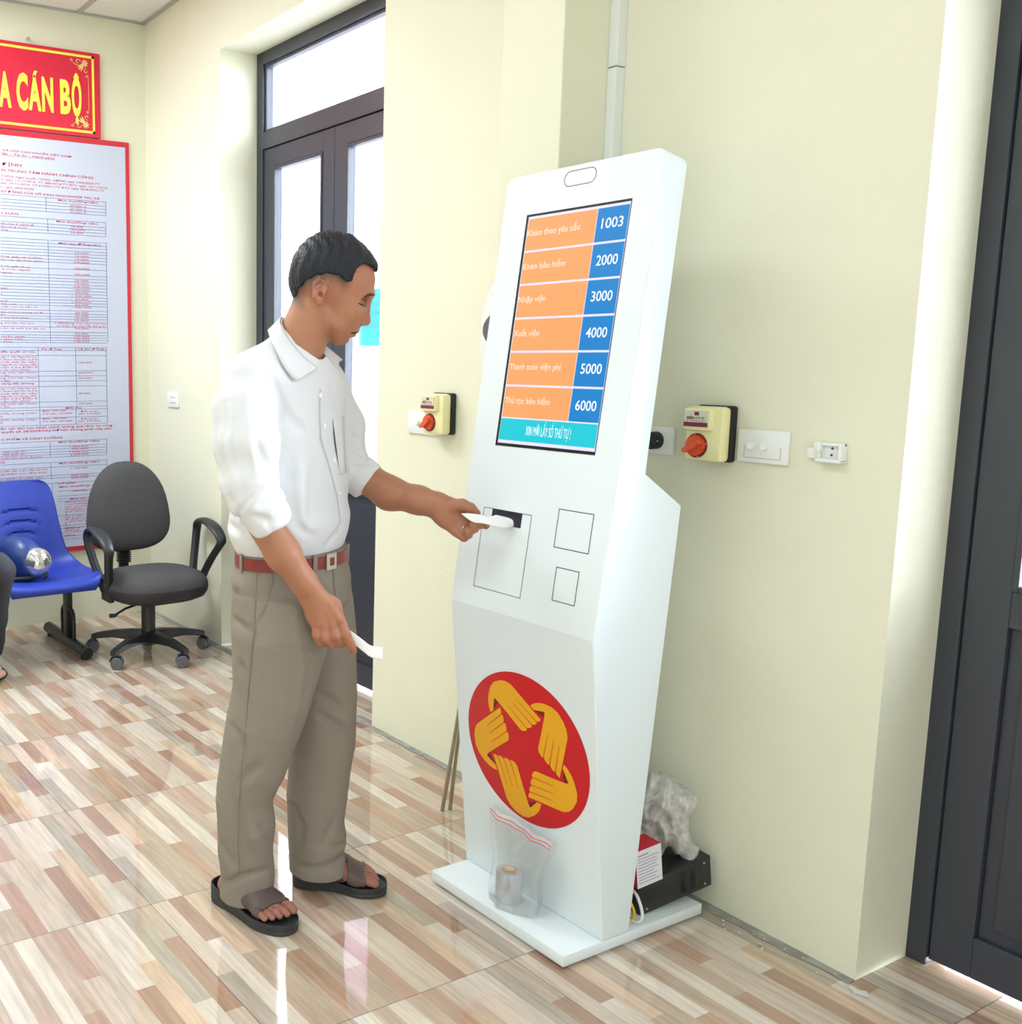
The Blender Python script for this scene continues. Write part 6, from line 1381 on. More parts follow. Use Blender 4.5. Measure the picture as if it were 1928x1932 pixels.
CREASES = {
  'shirt': [
    ([(-1.9, 1.03, 1.218), (-1.893, 1.024, 1.187), (-1.883, 1.019, 1.162), (-1.883, 1.013, 1.141), (-1.889, 1.017, 1.097), (-1.878, 1.019, 1.058)], 0.0104, 0.0095),
    ([(-1.896, 1.035, 1.228), (-1.872, 1.024, 1.163), (-1.869, 1.022, 1.111), (-1.86, 1.028, 1.046), (-1.854, 1.04, 1.007)], 0.0122, -0.0095),
    ([(-1.879, 1.036, 1.198), (-1.857, 1.027, 1.138), (-1.857, 1.032, 1.086)], 0.0122, 0.0095),
    ([(-1.884, 1.075, 1.254), (-1.858, 1.062, 1.198), (-1.836, 1.058, 1.125), (-1.831, 1.067, 1.073)], 0.0087, -0.0095),
    ([(-1.839, 1.058, 1.156), (-1.833, 1.078, 1.111), (-1.833, 1.103, 1.076)], 0.0104, 0.0095),
    ([(-1.876, 1.088, 1.249), (-1.854, 1.102, 1.197), (-1.856, 1.128, 1.17)], 0.0104, 0.0095),
    ([(-1.921, 1.02, 1.196), (-1.911, 1.012, 1.147), (-1.903, 1.019, 1.082), (-1.886, 1.024, 1.031)], 0.0104, 0.0095),
    ([(-1.863, 1.042, 0.995), (-1.842, 1.048, 1.021), (-1.831, 1.065, 1.04), (-1.828, 1.086, 1.054)], 0.007, 0.0095),
    ([(-1.863, 1.042, 0.995), (-1.955, 1.102, 0.951), (-1.938, 1.11, 0.919)], 0.007, 0.0095),
    ([(-1.833, 1.063, 1.008), (-1.825, 1.086, 1.021), (-1.826, 1.114, 1.026)], 0.0087, 0.0095),
    ([(-1.842, 1.06, 0.991), (-1.826, 1.087, 0.981), (-1.822, 1.096, 0.96)], 0.007, 0.0095),
    ([(-1.827, 1.087, 0.97), (-1.818, 1.106, 0.981), (-1.821, 1.132, 0.989)], 0.0061, 0.0095),
    ([(-1.887, 1.134, 1.271), (-1.895, 1.157, 1.237), (-1.904, 1.171, 1.209), (-1.906, 1.171, 1.182), (-1.865, 1.142, 1.159)], 0.0087, 0.0095),
    ([(-1.905, 1.172, 1.204), (-1.903, 1.195, 1.176), (-1.902, 1.23, 1.153)], 0.0122, 0.0095),
    ([(-1.901, 1.194, 1.106), (-1.897, 1.182, 1.06), (-1.849, 1.146, 1.027)], 0.0139, 0.0095),
    ([(-1.897, 1.218, 1.086), (-1.893, 1.209, 1.032), (-1.895, 1.217, 0.976), (-1.889, 1.231, 0.933)], 0.0122, -0.0095),
    ([(-1.9, 1.245, 1.09), (-1.895, 1.244, 1.029), (-1.893, 1.242, 0.96)], 0.0122, 0.0095),
    ([(-1.822, 1.136, 0.988), (-1.889, 1.214, 0.941), (-1.895, 1.257, 0.919)], 0.0122, 0.0095),
    ([(-1.824, 1.098, 0.954), (-1.893, 1.184, 0.926), (-1.894, 1.217, 0.906)], 0.0122, 0.0095),
    ([(-1.909, 1.287, 0.891), (-1.915, 1.318, 0.917), (-1.932, 1.354, 0.94)], 0.0087, 0.0095),
    ([(-1.932, 1.326, 1.163), (-1.937, 1.337, 1.119), (-1.939, 1.353, 1.061)], 0.0104, 0.0095),
    ([(-1.925, 1.307, 1.255), (-1.932, 1.325, 1.219), (-1.946, 1.349, 1.187)], 0.0087, 0.0095),
    ([(-2.023, 1.431, 1.13), (-2.021, 1.453, 1.121), (-2.019, 1.456, 1.106)], 0.007, 0.0095),
    ([(-2.022, 1.432, 1.106), (-2.016, 1.457, 1.091), (-2.011, 1.469, 1.075)], 0.007, 0.0095),
    ([(-2.012, 1.429, 1.071), (-2.006, 1.451, 1.068), (-1.998, 1.47, 1.065)], 0.007, 0.0095),
    ([(-2.031, 1.108, 0.946), (-1.962, 1.097, 0.934), (-1.932, 1.118, 0.911)], 0.0104, 0.0095),
    ([(-1.912, 1.273, 1.245), (-1.91, 1.271, 1.19), (-1.911, 1.274, 1.138), (-1.912, 1.297, 1.081), (-1.923, 1.327, 1.007), (-1.922, 1.337, 0.949), (-1.919, 1.321, 0.904)], 0.0042, 0.003),
  ],
  'trousers': [
    ([(-1.918, 1.158, 0.849), (-1.91, 1.151, 0.821), (-1.906, 1.132, 0.775), (-1.92, 1.116, 0.731)], 0.0042, 0.003),
    ([(-1.944, 1.133, 0.856), (-1.923, 1.113, 0.718), (-1.933, 1.109, 0.635), (-1.948, 1.107, 0.504)], 0.0035, 0.003),
    ([(-1.91, 1.311, 0.839), (-1.902, 1.309, 0.805), (-1.901, 1.314, 0.77)], 0.0046, 0.003),
    ([(-1.999, 1.106, 0.801), (-1.976, 1.106, 0.8)], 0.0038, 0.003),
    ([(-1.893, 1.183, 0.815), (-1.866, 1.188, 0.734), (-1.868, 1.205, 0.638), (-1.888, 1.204, 0.538), (-1.914, 1.185, 0.437)], 0.0087, -0.011),
    ([(-1.865, 1.238, 0.678), (-1.875, 1.242, 0.631), (-1.89, 1.25, 0.587)], 0.007, -0.011),
    ([(-1.879, 1.27, 0.664), (-1.889, 1.266, 0.624), (-1.9, 1.259, 0.574)], 0.0087, 0.011),
    ([(-1.982, 1.317, 0.531), (-1.966, 1.346, 0.511), (-1.96, 1.381, 0.479)], 0.0104, 0.011),
    ([(-1.98, 1.324, 0.476), (-1.966, 1.347, 0.456), (-1.965, 1.406, 0.419)], 0.0104, 0.011),
    ([(-2.004, 1.104, 0.732), (-1.956, 1.101, 0.724), (-1.922, 1.113, 0.72)], 0.0104, 0.011),
    ([(-1.966, 1.1, 0.64), (-1.953, 1.103, 0.618)], 0.0104, 0.011),
    ([(-1.867, 1.257, 0.725), (-1.952, 1.357, 0.653), (-1.963, 1.405, 0.617)], 0.0104, 0.011),
    ([(-2.001, 1.094, 0.49), (-1.968, 1.098, 0.467), (-1.958, 1.103, 0.421)], 0.0122, 0.011),
    ([(-1.971, 1.099, 0.352), (-1.944, 1.12, 0.387), (-1.928, 1.142, 0.408)], 0.0122, 0.011),
    ([(-1.981, 1.099, 0.306), (-1.977, 1.11, 0.257), (-1.975, 1.12, 0.197), (-1.973, 1.147, 0.145)], 0.0104, 0.011),
    ([(-2.038, 1.088, 0.191), (-2.02, 1.092, 0.164), (-1.993, 1.111, 0.135)], 0.0122, 0.011),
    ([(-2.038, 1.097, 0.078), (-1.986, 1.121, 0.117), (-1.973, 1.158, 0.124), (-1.991, 1.206, 0.112)], 0.0087, 0.011),
    ([(-1.963, 1.152, 0.253), (-1.964, 1.17, 0.223), (-1.981, 1.197, 0.184)], 0.0104, 0.011),
    ([(-1.971, 1.371, 0.213), (-1.972, 1.353, 0.177), (-1.977, 1.325, 0.125)], 0.0104, 0.011),
    ([(-2.028, 1.292, 0.087), (-1.988, 1.311, 0.084), (-1.97, 1.344, 0.091), (-1.977, 1.393, 0.098)], 0.0087, 0.011),
    ([(-1.98, 1.406, 0.129), (-1.965, 1.365, 0.137), (-1.971, 1.338, 0.146)], 0.0104, 0.011),
    ([(-2.028, 1.29, 0.23), (-2.01, 1.297, 0.188), (-2.017, 1.293, 0.132)], 0.0104, 0.011),
  ],
}
COLLAR = [[(-1.9135, 1.2664, 1.2916), (-1.914, 1.2536, 1.2993), (-1.9188, 1.2372, 1.3112), (-1.9295, 1.2247, 1.3277), (-1.9453, 1.2164, 1.3461), (-1.9783, 1.2188, 1.3707), (-2.0062, 1.2265, 1.3899), (-2.0472, 1.2557, 1.4034), (-2.0675, 1.2911, 1.3951), (-2.0581, 1.3345, 1.3762), (-2.0268, 1.3537, 1.3445), (-2.0116, 1.3481, 1.3371), (-2.0017, 1.333, 1.3155), (-1.9862, 1.3116, 1.2918)], [(-1.9082, 1.2556, 1.2878), (-1.9092, 1.2436, 1.2956), (-1.913, 1.2279, 1.3078), (-1.9232, 1.2159, 1.3245), (-1.9401, 1.2088, 1.3442), (-1.9737, 1.2109, 1.3686), (-2.008, 1.2233, 1.3861), (-2.0506, 1.2528, 1.3992), (-2.0723, 1.2903, 1.3905), (-2.0617, 1.3365, 1.3709), (-2.0275, 1.3616, 1.3394), (-2.0114, 1.3539, 1.3319), (-2.0004, 1.339, 1.3108), (-1.9826, 1.3137, 1.2877)], [(-1.9028, 1.2419, 1.2828), (-1.9031, 1.2305, 1.2903), (-1.9068, 1.2161, 1.3026), (-1.9151, 1.2042, 1.3197), (-1.9326, 1.1981, 1.3409), (-1.9685, 1.2012, 1.3654), (-2.0104, 1.219, 1.381), (-2.0551, 1.2488, 1.3936), (-2.0787, 1.2891, 1.3844), (-2.0664, 1.339, 1.3637), (-2.0286, 1.3721, 1.3327), (-2.0112, 1.3618, 1.3249), (-1.9987, 1.3469, 1.3046), (-1.9778, 1.3166, 1.2823)], [(-1.8976, 1.2245, 1.2756), (-1.8982, 1.214, 1.2829), (-1.9007, 1.2015, 1.295), (-1.9072, 1.1898, 1.3126), (-1.9244, 1.1846, 1.3352), (-1.962, 1.1896, 1.3598), (-2.0134, 1.2137, 1.3746), (-2.0607, 1.2438, 1.3865), (-2.0867, 1.2876, 1.3768), (-2.0724, 1.3423, 1.3547), (-2.0298, 1.3852, 1.3243), (-2.0109, 1.3716, 1.3162), (-1.9966, 1.3569, 1.2968), (-1.9718, 1.3202, 1.2755)], [(-1.8958, 1.2108, 1.2694), (-1.8961, 1.201, 1.2766), (-1.8979, 1.1901, 1.2884), (-1.9025, 1.1783, 1.3062), (-1.9192, 1.1738, 1.3295), (-1.956, 1.1801, 1.3539), (-2.0158, 1.2094, 1.3695), (-2.0653, 1.2398, 1.3809), (-2.0931, 1.2864, 1.3706), (-2.0771, 1.3448, 1.3474), (-2.0307, 1.3958, 1.3175), (-2.0106, 1.3794, 1.3092), (-1.9949, 1.3649, 1.2905), (-1.9669, 1.3231, 1.2701)], [(-1.8959, 1.1979, 1.2632), (-1.8956, 1.1885, 1.2702), (-1.8959, 1.1783, 1.2819), (-1.8992, 1.1668, 1.2996), (-1.9147, 1.1632, 1.3232), (-1.9492, 1.1697, 1.347), (-2.0182, 1.2051, 1.3644), (-2.0698, 1.2358, 1.3753), (-2.0995, 1.2852, 1.3644), (-2.0819, 1.3474, 1.3402), (-2.0317, 1.4065, 1.3106), (-2.0103, 1.3873, 1.3022), (-1.9932, 1.3729, 1.2842), (-1.9621, 1.3259, 1.2648)]]
BUTTONS = [((-1.9139, 1.2855, 1.1641), (0.9481, 0.3177, 0.0149)), ((-1.9209, 1.3168, 1.0871), (0.8926, 0.426, 0.1477)), ((-1.9102, 1.2709, 1.2318), (0.9647, 0.263, 0.0124)), ((-1.9285, 1.3392, 1.0095), (0.8586, 0.5099, -0.0526))]
POCKET = [[(-1.9251, 1.3171, 1.1777), (-1.9327, 1.3313, 1.1793), (-1.9427, 1.3473, 1.1807), (-1.9566, 1.3663, 1.182)], [(-1.9278, 1.323, 1.1526), (-1.9354, 1.3366, 1.1538), (-1.9453, 1.3519, 1.1549), (-1.9597, 1.3704, 1.1556)], [(-1.9307, 1.3291, 1.1273), (-1.9383, 1.342, 1.1282), (-1.9483, 1.3566, 1.1289), (-1.9632, 1.3748, 1.1291)], [(-1.9304, 1.3331, 1.1023), (-1.9374, 1.3448, 1.103), (-1.9469, 1.3583, 1.1033), (-1.9604, 1.3747, 1.1033)], [(-1.9271, 1.3349, 1.0774), (-1.9336, 1.3456, 1.0778), (-1.9415, 1.3572, 1.078), (-1.9522, 1.3709, 1.0779)], [(-1.9265, 1.3387, 1.0519), (-1.932, 1.3479, 1.0521), (-1.939, 1.3582, 1.0521), (-1.9478, 1.3698, 1.0518)]]
SLIP = [[(-1.8014, 1.265, 0.7366), (-1.7947, 1.2729, 0.7336), (-1.7766, 1.2952, 0.7137), (-1.7639, 1.3116, 0.6992), (-1.7511, 1.3346, 0.6945)], [(-1.799, 1.2693, 0.713), (-1.7883, 1.2844, 0.6994), (-1.7729, 1.3017, 0.6825), (-1.7634, 1.3125, 0.6727), (-1.7511, 1.3347, 0.6644)]]
TICKET = [[(-1.812, 1.703, 0.949), (-1.7653, 1.6472, 0.9561), (-1.7593, 1.6273, 0.9578), (-1.7588, 1.6077, 0.9629), (-1.7634, 1.5914, 0.9659), (-1.7709, 1.5778, 0.967), (-1.7795, 1.5667, 0.9668)], [(-1.732, 1.703, 0.949), (-1.7459, 1.7026, 0.9337), (-1.7421, 1.6684, 0.9308), (-1.7447, 1.637, 0.9366), (-1.7531, 1.6097, 0.9436), (-1.7642, 1.5898, 0.9466), (-1.7776, 1.5699, 0.9626)]]
WAIST = ((-2.0166, 1.2694, 0.86), (-0.3927, 0.9197, 0.0), (0.9197, 0.3927, 0.0), 0.1527, 0.1059, 0.8604)
LOOPS = [-2.883, 1.979, 1.665]
FEET = [((-2.106, 1.131, 0.0), (0.9629, 0.2698, 0.0), (-0.2698, 0.9629, 0.0), 0.215), ((-2.079, 1.34, 0.0), (0.6637, 0.748, 0.0), (0.748, -0.6637, -0.0), 0.2019)]
HEMS = [((-1.9835, 1.1238, 0.0495),), ((-1.9733, 1.3264, 0.0588),)]
LIPS = [((-1.9507, 1.3873, 1.3731), (-1.9499, 1.3889, 1.3722), (0.0203, 0.0066, 0.0095), (0.0203, 0.0066, 0.0095), (-0.87, 0.49, 0.0), 0.005, 'u'), ((-1.9542, 1.3811, 1.3634), (-1.9532, 1.3828, 1.3631), (0.0179, 0.0055, 0.0084), (0.0179, 0.0055, 0.0084), (-0.87, 0.49, 0.0), 0.005, 'u')]
BROW = [(-1.9042, 1.3781, 1.4438), (-1.9034, 1.3831, 1.4462), (-1.9008, 1.3883, 1.4491), (-1.8998, 1.3933, 1.4503), (-1.8998, 1.3991, 1.4505), (-1.9041, 1.4059, 1.4492)]
LASH = [(-1.9035, 1.3628, 1.4314), (-1.9029, 1.3674, 1.4298), (-1.9085, 1.3771, 1.4285), (-1.9106, 1.3845, 1.4277), (-1.9207, 1.3961, 1.4289)]
EAR = (-1.9268, 1.2785, 1.4563)
HEADC = (-1.9794, 1.336, 1.4702)
RING = [(-1.809, 1.5948, 0.9296), (-1.801, 1.5998, 0.923)]
SEAMS = [[(-1.9184, 1.1586, 0.8523), (-1.9156, 1.156, 0.8419), (-1.9125, 1.1531, 0.8317), (-1.9095, 1.1503, 0.8211), (-1.9098, 1.1451, 0.8054), (-1.9107, 1.1401, 0.7896), (-1.9056, 1.1315, 0.775), (-1.9102, 1.1262, 0.7605), (-1.9147, 1.1209, 0.7459)], [(-1.9442, 1.133, 0.8564), (-1.9312, 1.1229, 0.8122), (-1.925, 1.1167, 0.7664), (-1.9226, 1.1127, 0.7181), (-1.9228, 1.1098, 0.6919), (-1.9273, 1.1093, 0.6642), (-1.9325, 1.1092, 0.6352), (-1.9391, 1.1093, 0.5918), (-1.9448, 1.1089, 0.5483), (-1.9476, 1.1067, 0.5044), (-1.9528, 1.1046, 0.4522), (-1.9589, 1.103, 0.399), (-1.9679, 1.1029, 0.3423), (-1.9704, 1.1036, 0.3273), (-1.9732, 1.1045, 0.3122), (-1.9761, 1.1054, 0.2965), (-1.9793, 1.1063, 0.2616), (-1.9817, 1.1067, 0.2268), (-1.9856, 1.1079, 0.1901), (-1.9889, 1.1115, 0.1537), (-1.9906, 1.1143, 0.118)], [(-1.9097, 1.3106, 0.8385), (-1.9059, 1.3092, 0.8279), (-1.9038, 1.3089, 0.8169), (-1.9016, 1.3086, 0.8055), (-1.9016, 1.3103, 0.7939), (-1.9021, 1.3123, 0.782)], [(-2.0253, 1.1137, 0.7982), (-2.0091, 1.1083, 0.8), (-1.9993, 1.1065, 0.8001), (-1.9902, 1.1055, 0.8006), (-1.9827, 1.1053, 0.8008)], [(-1.9264, 1.1108, 0.7191), (-1.9248, 1.1116, 0.7186), (-1.9232, 1.1124, 0.7182), (-1.9217, 1.1132, 0.7177), (-1.9196, 1.1146, 0.7184), (-1.9172, 1.1157, 0.7192)]]
PLACKET = [[(-1.9119, 1.2728, 1.2451), (-1.9107, 1.2717, 1.2271), (-1.9103, 1.2711, 1.209), (-1.9099, 1.2705, 1.1903), (-1.9099, 1.2716, 1.173), (-1.9103, 1.273, 1.1556), (-1.9103, 1.2741, 1.1377), (-1.9119, 1.2823, 1.1189), (-1.9122, 1.2896, 1.1001), (-1.9116, 1.2966, 1.0807), (-1.9119, 1.3043, 1.0571), (-1.9153, 1.3143, 1.0328), (-1.9222, 1.3271, 1.007), (-1.9265, 1.3335, 0.9871), (-1.9247, 1.3358, 0.9682), (-1.9217, 1.3373, 0.9488), (-1.9177, 1.3299, 0.9347), (-1.9169, 1.3247, 0.92)]]
CANAL = (-1.9228, 1.2774, 1.4482)
MOUTH = [(-1.9444, 1.3986, 1.3662), (-1.9328, 1.3641, 1.3684)]
# ear (-1.9259, 1.2779, 1.4563)
# nape (-1.995, 1.2566, 1.434)
# brow0 (-1.9028, 1.3898, 1.4469)
# brow1 (-1.9027, 1.4055, 1.4531)
# eye (-1.909, 1.3775, 1.4297)
# eyeL (-1.9038, 1.3638, 1.4303)
# cheek (-1.9367, 1.315, 1.41)
# sideburn (-1.9093, 1.3304, 1.4603)
# mouth (-1.946, 1.3808, 1.3683)
# ================================================================ the man at the kiosk
FH = np.array((-.873, .488, 0.)); UP = np.array((0, 0, 1.))
PR = {g: [pr_(*x[:5], k=x[5], op=x[6]) for x in v] for g, v in MAN.items()}
v, f = solid(PR['body'], .0025)
man = npmesh('person', v, f, M['white_trim'])
man.data.materials.clear()
sm = bpy.data.materials.new('skin'); sm.use_nodes = True; nt = sm.node_tree; b = nt.nodes['Principled BSDF']
at = nt.nodes.new('ShaderNodeAttribute'); at.attribute_name = 'pigment_shade'
nz_ = nt.nodes.new('ShaderNodeTexNoise'); nz_.inputs['Scale'].default_value = 260; nz_.inputs['Detail'].default_value = 4
mr = nt.nodes.new('ShaderNodeMapRange'); [setattr(mr.inputs[i], 'default_value', q) for i, q in ((1, .3), (2, .7), (3, .93), (4, 1.05))]
mx = nt.nodes.new('ShaderNodeMix'); mx.data_type = 'RGBA'; mx.blend_type = 'MULTIPLY'; mx.inputs[0].default_value = 1
nt.links.new(nz_.outputs[0], mr.inputs[0]); nt.links.new(at.outputs['Color'], mx.inputs[6]); nt.links.new(mr.outputs[0], mx.inputs[7]); nt.links.new(mx.outputs[2], b.inputs['Base Color'])
bp = nt.nodes.new('ShaderNodeBump'); bp.inputs['Strength'].default_value = .12; bp.inputs['Distance'].default_value = .001; nt.links.new(nz_.outputs[0], bp.inputs['Height']); nt.links.new(bp.outputs[0], b.inputs['Normal'])
b.inputs['Roughness'].default_value = .5; b.inputs['Specular IOR Level'].default_value = .4
b.inputs['Subsurface Weight'].default_value = .12; b.inputs['Subsurface Radius'].default_value = (.01, .004, .002); b.inputs['Subsurface Scale'].default_value = 1
man.data.materials.append(sm)


def mixc(c, w, t): return c * (1 - w[:, None]) + np.array(t)[None] * w[:, None]


co = v.astype(np.float32); base = np.tile(np.array((.40, .175, .098)), (len(co), 1))
hz = co[:, 2]
base = mixc(base, np.clip((1.2 - hz) / .12, 0, 1) * (hz > .4), (.375, .165, .093))          # darker skin on the arms
base = mixc(base, np.clip((.80 - hz) / .12, 0, 1) * (hz > .4) * .7, (.36, .135, .082))
base = mixc(base, np.clip((.2 - hz) / .1, 0, 1), (.33, .14, .10))
base = mixc(base, np.clip(1 - np.abs(np.linalg.norm(co - np.array(EAR), axis=1)) / .035, 0, 1) * .5, (.45, .15, .10))
lp = field([pr_(*x[:5], k=.004, op='u') for x in LIPS], co); base = mixc(base, np.clip(1 - (lp + .0005) / .0012, 0, 1) * .75, (.27, .08, .07))
ma, mb_ = np.array(MOUTH[0]), np.array(MOUTH[1]); t_ = np.clip((co - ma) @ (mb_ - ma) / ((mb_ - ma) @ (mb_ - ma)), 0, 1)
base = mixc(base, np.clip(1 - np.linalg.norm(co - ma - t_[:, None] * (mb_ - ma), axis=1) / .0035, 0, 1) * .7, (.10, .035, .03))  # mouth line painted dark in place of the shade between the lips
base = mixc(base, np.clip(1 - np.linalg.norm(co - np.array(CANAL), axis=1) / .007, 0, 1) * .9, (.10, .035, .025))  # ear canal painted dark to stand for the shade inside it
head = hz > 1.38
hd = np.full(len(co), 1., np.float32); hd[head] = field(PR['hair'], co[head])
fm = np.clip((.048 - (co - np.array(HEADC)) @ np.array((.488, .873, 0))) / .02, 0, 1)
base = mixc(base, np.clip(1 - hd / .028, 0, 1) ** 1.2 * .9 * fm, (.035, .03, .03))           # clipped fade below the hair
at_ = man.data.color_attributes.new('pigment_shade', 'FLOAT_COLOR', 'POINT'); at_.data.foreach_set('color', np.concatenate([base, np.ones((len(co), 1))], 1).astype(np.float32).ravel())
meta(man, 'man in white shirt and taupe trousers taking a ticket from the kiosk', 'person')


def strands(P_, d):
    t = P_ @ np.float32((.55, .83, .1)); u = P_ @ np.float32((-.3, .2, .93))
    return d + .0009 * np.sin(t * 900 + 3 * np.sin(u * 90)) * np.sin(u * 240 + t * 130) + .0010 * np.sin(t * 260 + 2.5 * np.sin(u * 60))


v, f = solid(PR['hair'], .002, strands); npmesh('hair', v, f, M['hair'], man)


def mirror(p): p = np.array(p); c0 = np.array(HEADC); return tuple(p - 2 * ((p - c0) @ FH) * FH)


for pts, nm, r0, m_ in ((BROW, 'eyebrow', [.0008, .0022, .0027, .0026, .0022, .0012], 'brow'), (LASH, 'eyelashes', [.0008, .0016, .0024, .0021, .0010], 'eyew')):
    for q in (pts, [mirror(p) for p in pts]):
        MB().tube(q, r0[:len(q)], 6).build(nm, M[m_], man, smooth=True)


# ---- shirt
def shirtpost(P_, d):
    d = crease(P_, d, CREASES['shirt']); q = P_ * 38
    return d + .0007 * np.sin(q[:, 0] * 1.1 + 2 * np.sin(q[:, 2] * .8)) * np.sin(q[:, 2] * .7 + 1.5 * np.sin(q[:, 1])) * (np.abs(d) < .03)


v, f = solid(PR['shirt'], .003, shirtpost); shirt = npmesh('shirt', v, f, M['shirt'], man)
def dense(row):
    out = []
    for i in range(len(row) - 1):
        for t in (0, .25, .5, .75):
            p0, p1, p2, p3 = [Vector(row[min(max(i + q, 0), len(row) - 1)]) for q in (-1, 0, 1, 2)]
            out.append(tuple(.5 * ((2 * p1) + (-p0 + p2) * t + (2 * p0 - 5 * p1 + 4 * p2 - p3) * t * t + (-p0 + 3 * p1 - 3 * p2 + p3) * t ** 3)))
    return out + [tuple(row[-1])]


rows = [dense(q) for q in COLLAR]
o = MB().grid(rows).build('collar', M['shirt'], shirt, smooth=True); solidify(o, .0035, 0); 
# collar band inside the collar
band = []
cc = np.mean(np.array(COLLAR[0]), 0)
for dz in (.001, -.012, -.03): band.append([tuple(np.array(p) + (cc - np.array(p)) * .06 + (0, 0, dz)) for p in COLLAR[0]])
o = MB().grid([dense(q) for q in band]).build('collar_band', M['shirt'], shirt, smooth=True); solidify(o, .002, 0)
for p_, n_ in BUTTONS:
    p_ = Vector(p_); n_ = Vector(n_); MB().cyl(p_ - n_ * .001, p_ + n_ * .0018, .0056, 18).build('button', M['button'], shirt, smooth=True)
o = MB().grid(POCKET).build('chest_pocket', M['shirt'], shirt, smooth=True); solidify(o, .0018, 1)

for q in PLACKET: MB().tube(dense(q), .0008, 6).build('placket', M['placket'], shirt, smooth=True)
# ---- trousers, cut level at the hems
HN, HF = HEMS[0][0], HEMS[1][0]


def trpost(P_, d):
    d = crease(P_, d, CREASES['trousers']); q = P_ * 45
    d = d + .0008 * np.sin(q[:, 2] * .6 + 2 * np.sin(q[:, 0])) * np.sin(q[:, 1] * 1.2 + np.sin(q[:, 2] * .4)) * (np.abs(d) < .03)
    side = (P_ - np.float32((-1.985, 1.245, 0))) @ np.float32((-.18, .984, 0))
    zc = np.where(side < 0, .030, .050).astype(np.float32)
    return np.maximum(d, np.where(P_[:, 2] < .2, zc - P_[:, 2], -1).astype(np.float32))


v, f = solid(PR['trousers'], .0035, trpost); tr = npmesh('trousers', v, f, M['trousers'], man)
wc, ws, wf, ra_, rb_, wz = WAIST; wc = Vector(wc); ws = Vector(ws); wf = Vector(wf)


def waist(t, off, z): p_ = wc + ws * (ra_ + off) * math.cos(t) + wf * (rb_ + off) * math.sin(t); return (p_.x, p_.y, z)


def ringmesh(o0, o1, z0, z1, n=72, a0=0, a1=2 * math.pi):
    mb = MB(); cl = abs(a1 - a0 - 2 * math.pi) < 1e-3
    ts = [a0 + (a1 - a0) * i / n for i in range(n + 1)]
    mb.grid([[waist(t, o0, z0) for t in ts], [waist(t, o1, z0) for t in ts], [waist(t, o1, z1) for t in ts], [waist(t, o0, z1) for t in ts], [waist(t, o0, z0) for t in ts]])
    if not cl:
        for t in (a0, a1): mb.add([waist(t, o0, z0), waist(t, o1, z0), waist(t, o1, z1), waist(t, o0, z1)], [(0, 1, 2, 3)])
    return mb


for q in SEAMS: MB().tube(dense(q), .0006, 6).build('seam', M['seam'], tr, smooth=True)
ringmesh(-.006, .0055, wz - .020, wz + .019).build('waistband', M['trousers'], tr, smooth=True)
belt = ringmesh(.005, .0085, wz - .0135, wz + .0135).build('belt', M['belt'], man, smooth=True)
tb = LOOPS[2]
for t in (LOOPS[0], LOOPS[1], LOOPS[1] + 1.55 if False else -1.2, .9): ringmesh(.008, .0115, wz - .021, wz + .021, 4, t - .035, t + .035).build('belt_loop', M['trousers'], tr, smooth=False, bevel=.001)
bk = ringmesh(.009, .0125, wz - .019, wz + .019, 6, tb - .12, tb + .10).build('buckle', M['buckle'], belt, bevel=.0015)
ringmesh(.0126, .0135, wz - .009, wz + .009, 4, tb - .06, tb + .03).build('buckle_inlay', M['belt'], belt)
# little ring on the ring finger
a, b_ = Vector(RING[0]), Vector(RING[1]); ax = (b_ - a).normalized(); e1 = ax.orthogonal().normalized(); e2 = ax.cross(e1); cen = (a + b_) / 2
MB().tube([cen + (e1 * math.cos(t) + e2 * math.sin(t)) * .0118 for t in [2 * math.pi * i / 28 for i in range(28)]], .0011, 8, closed=True).build('ring', M['ring'], man, smooth=True)

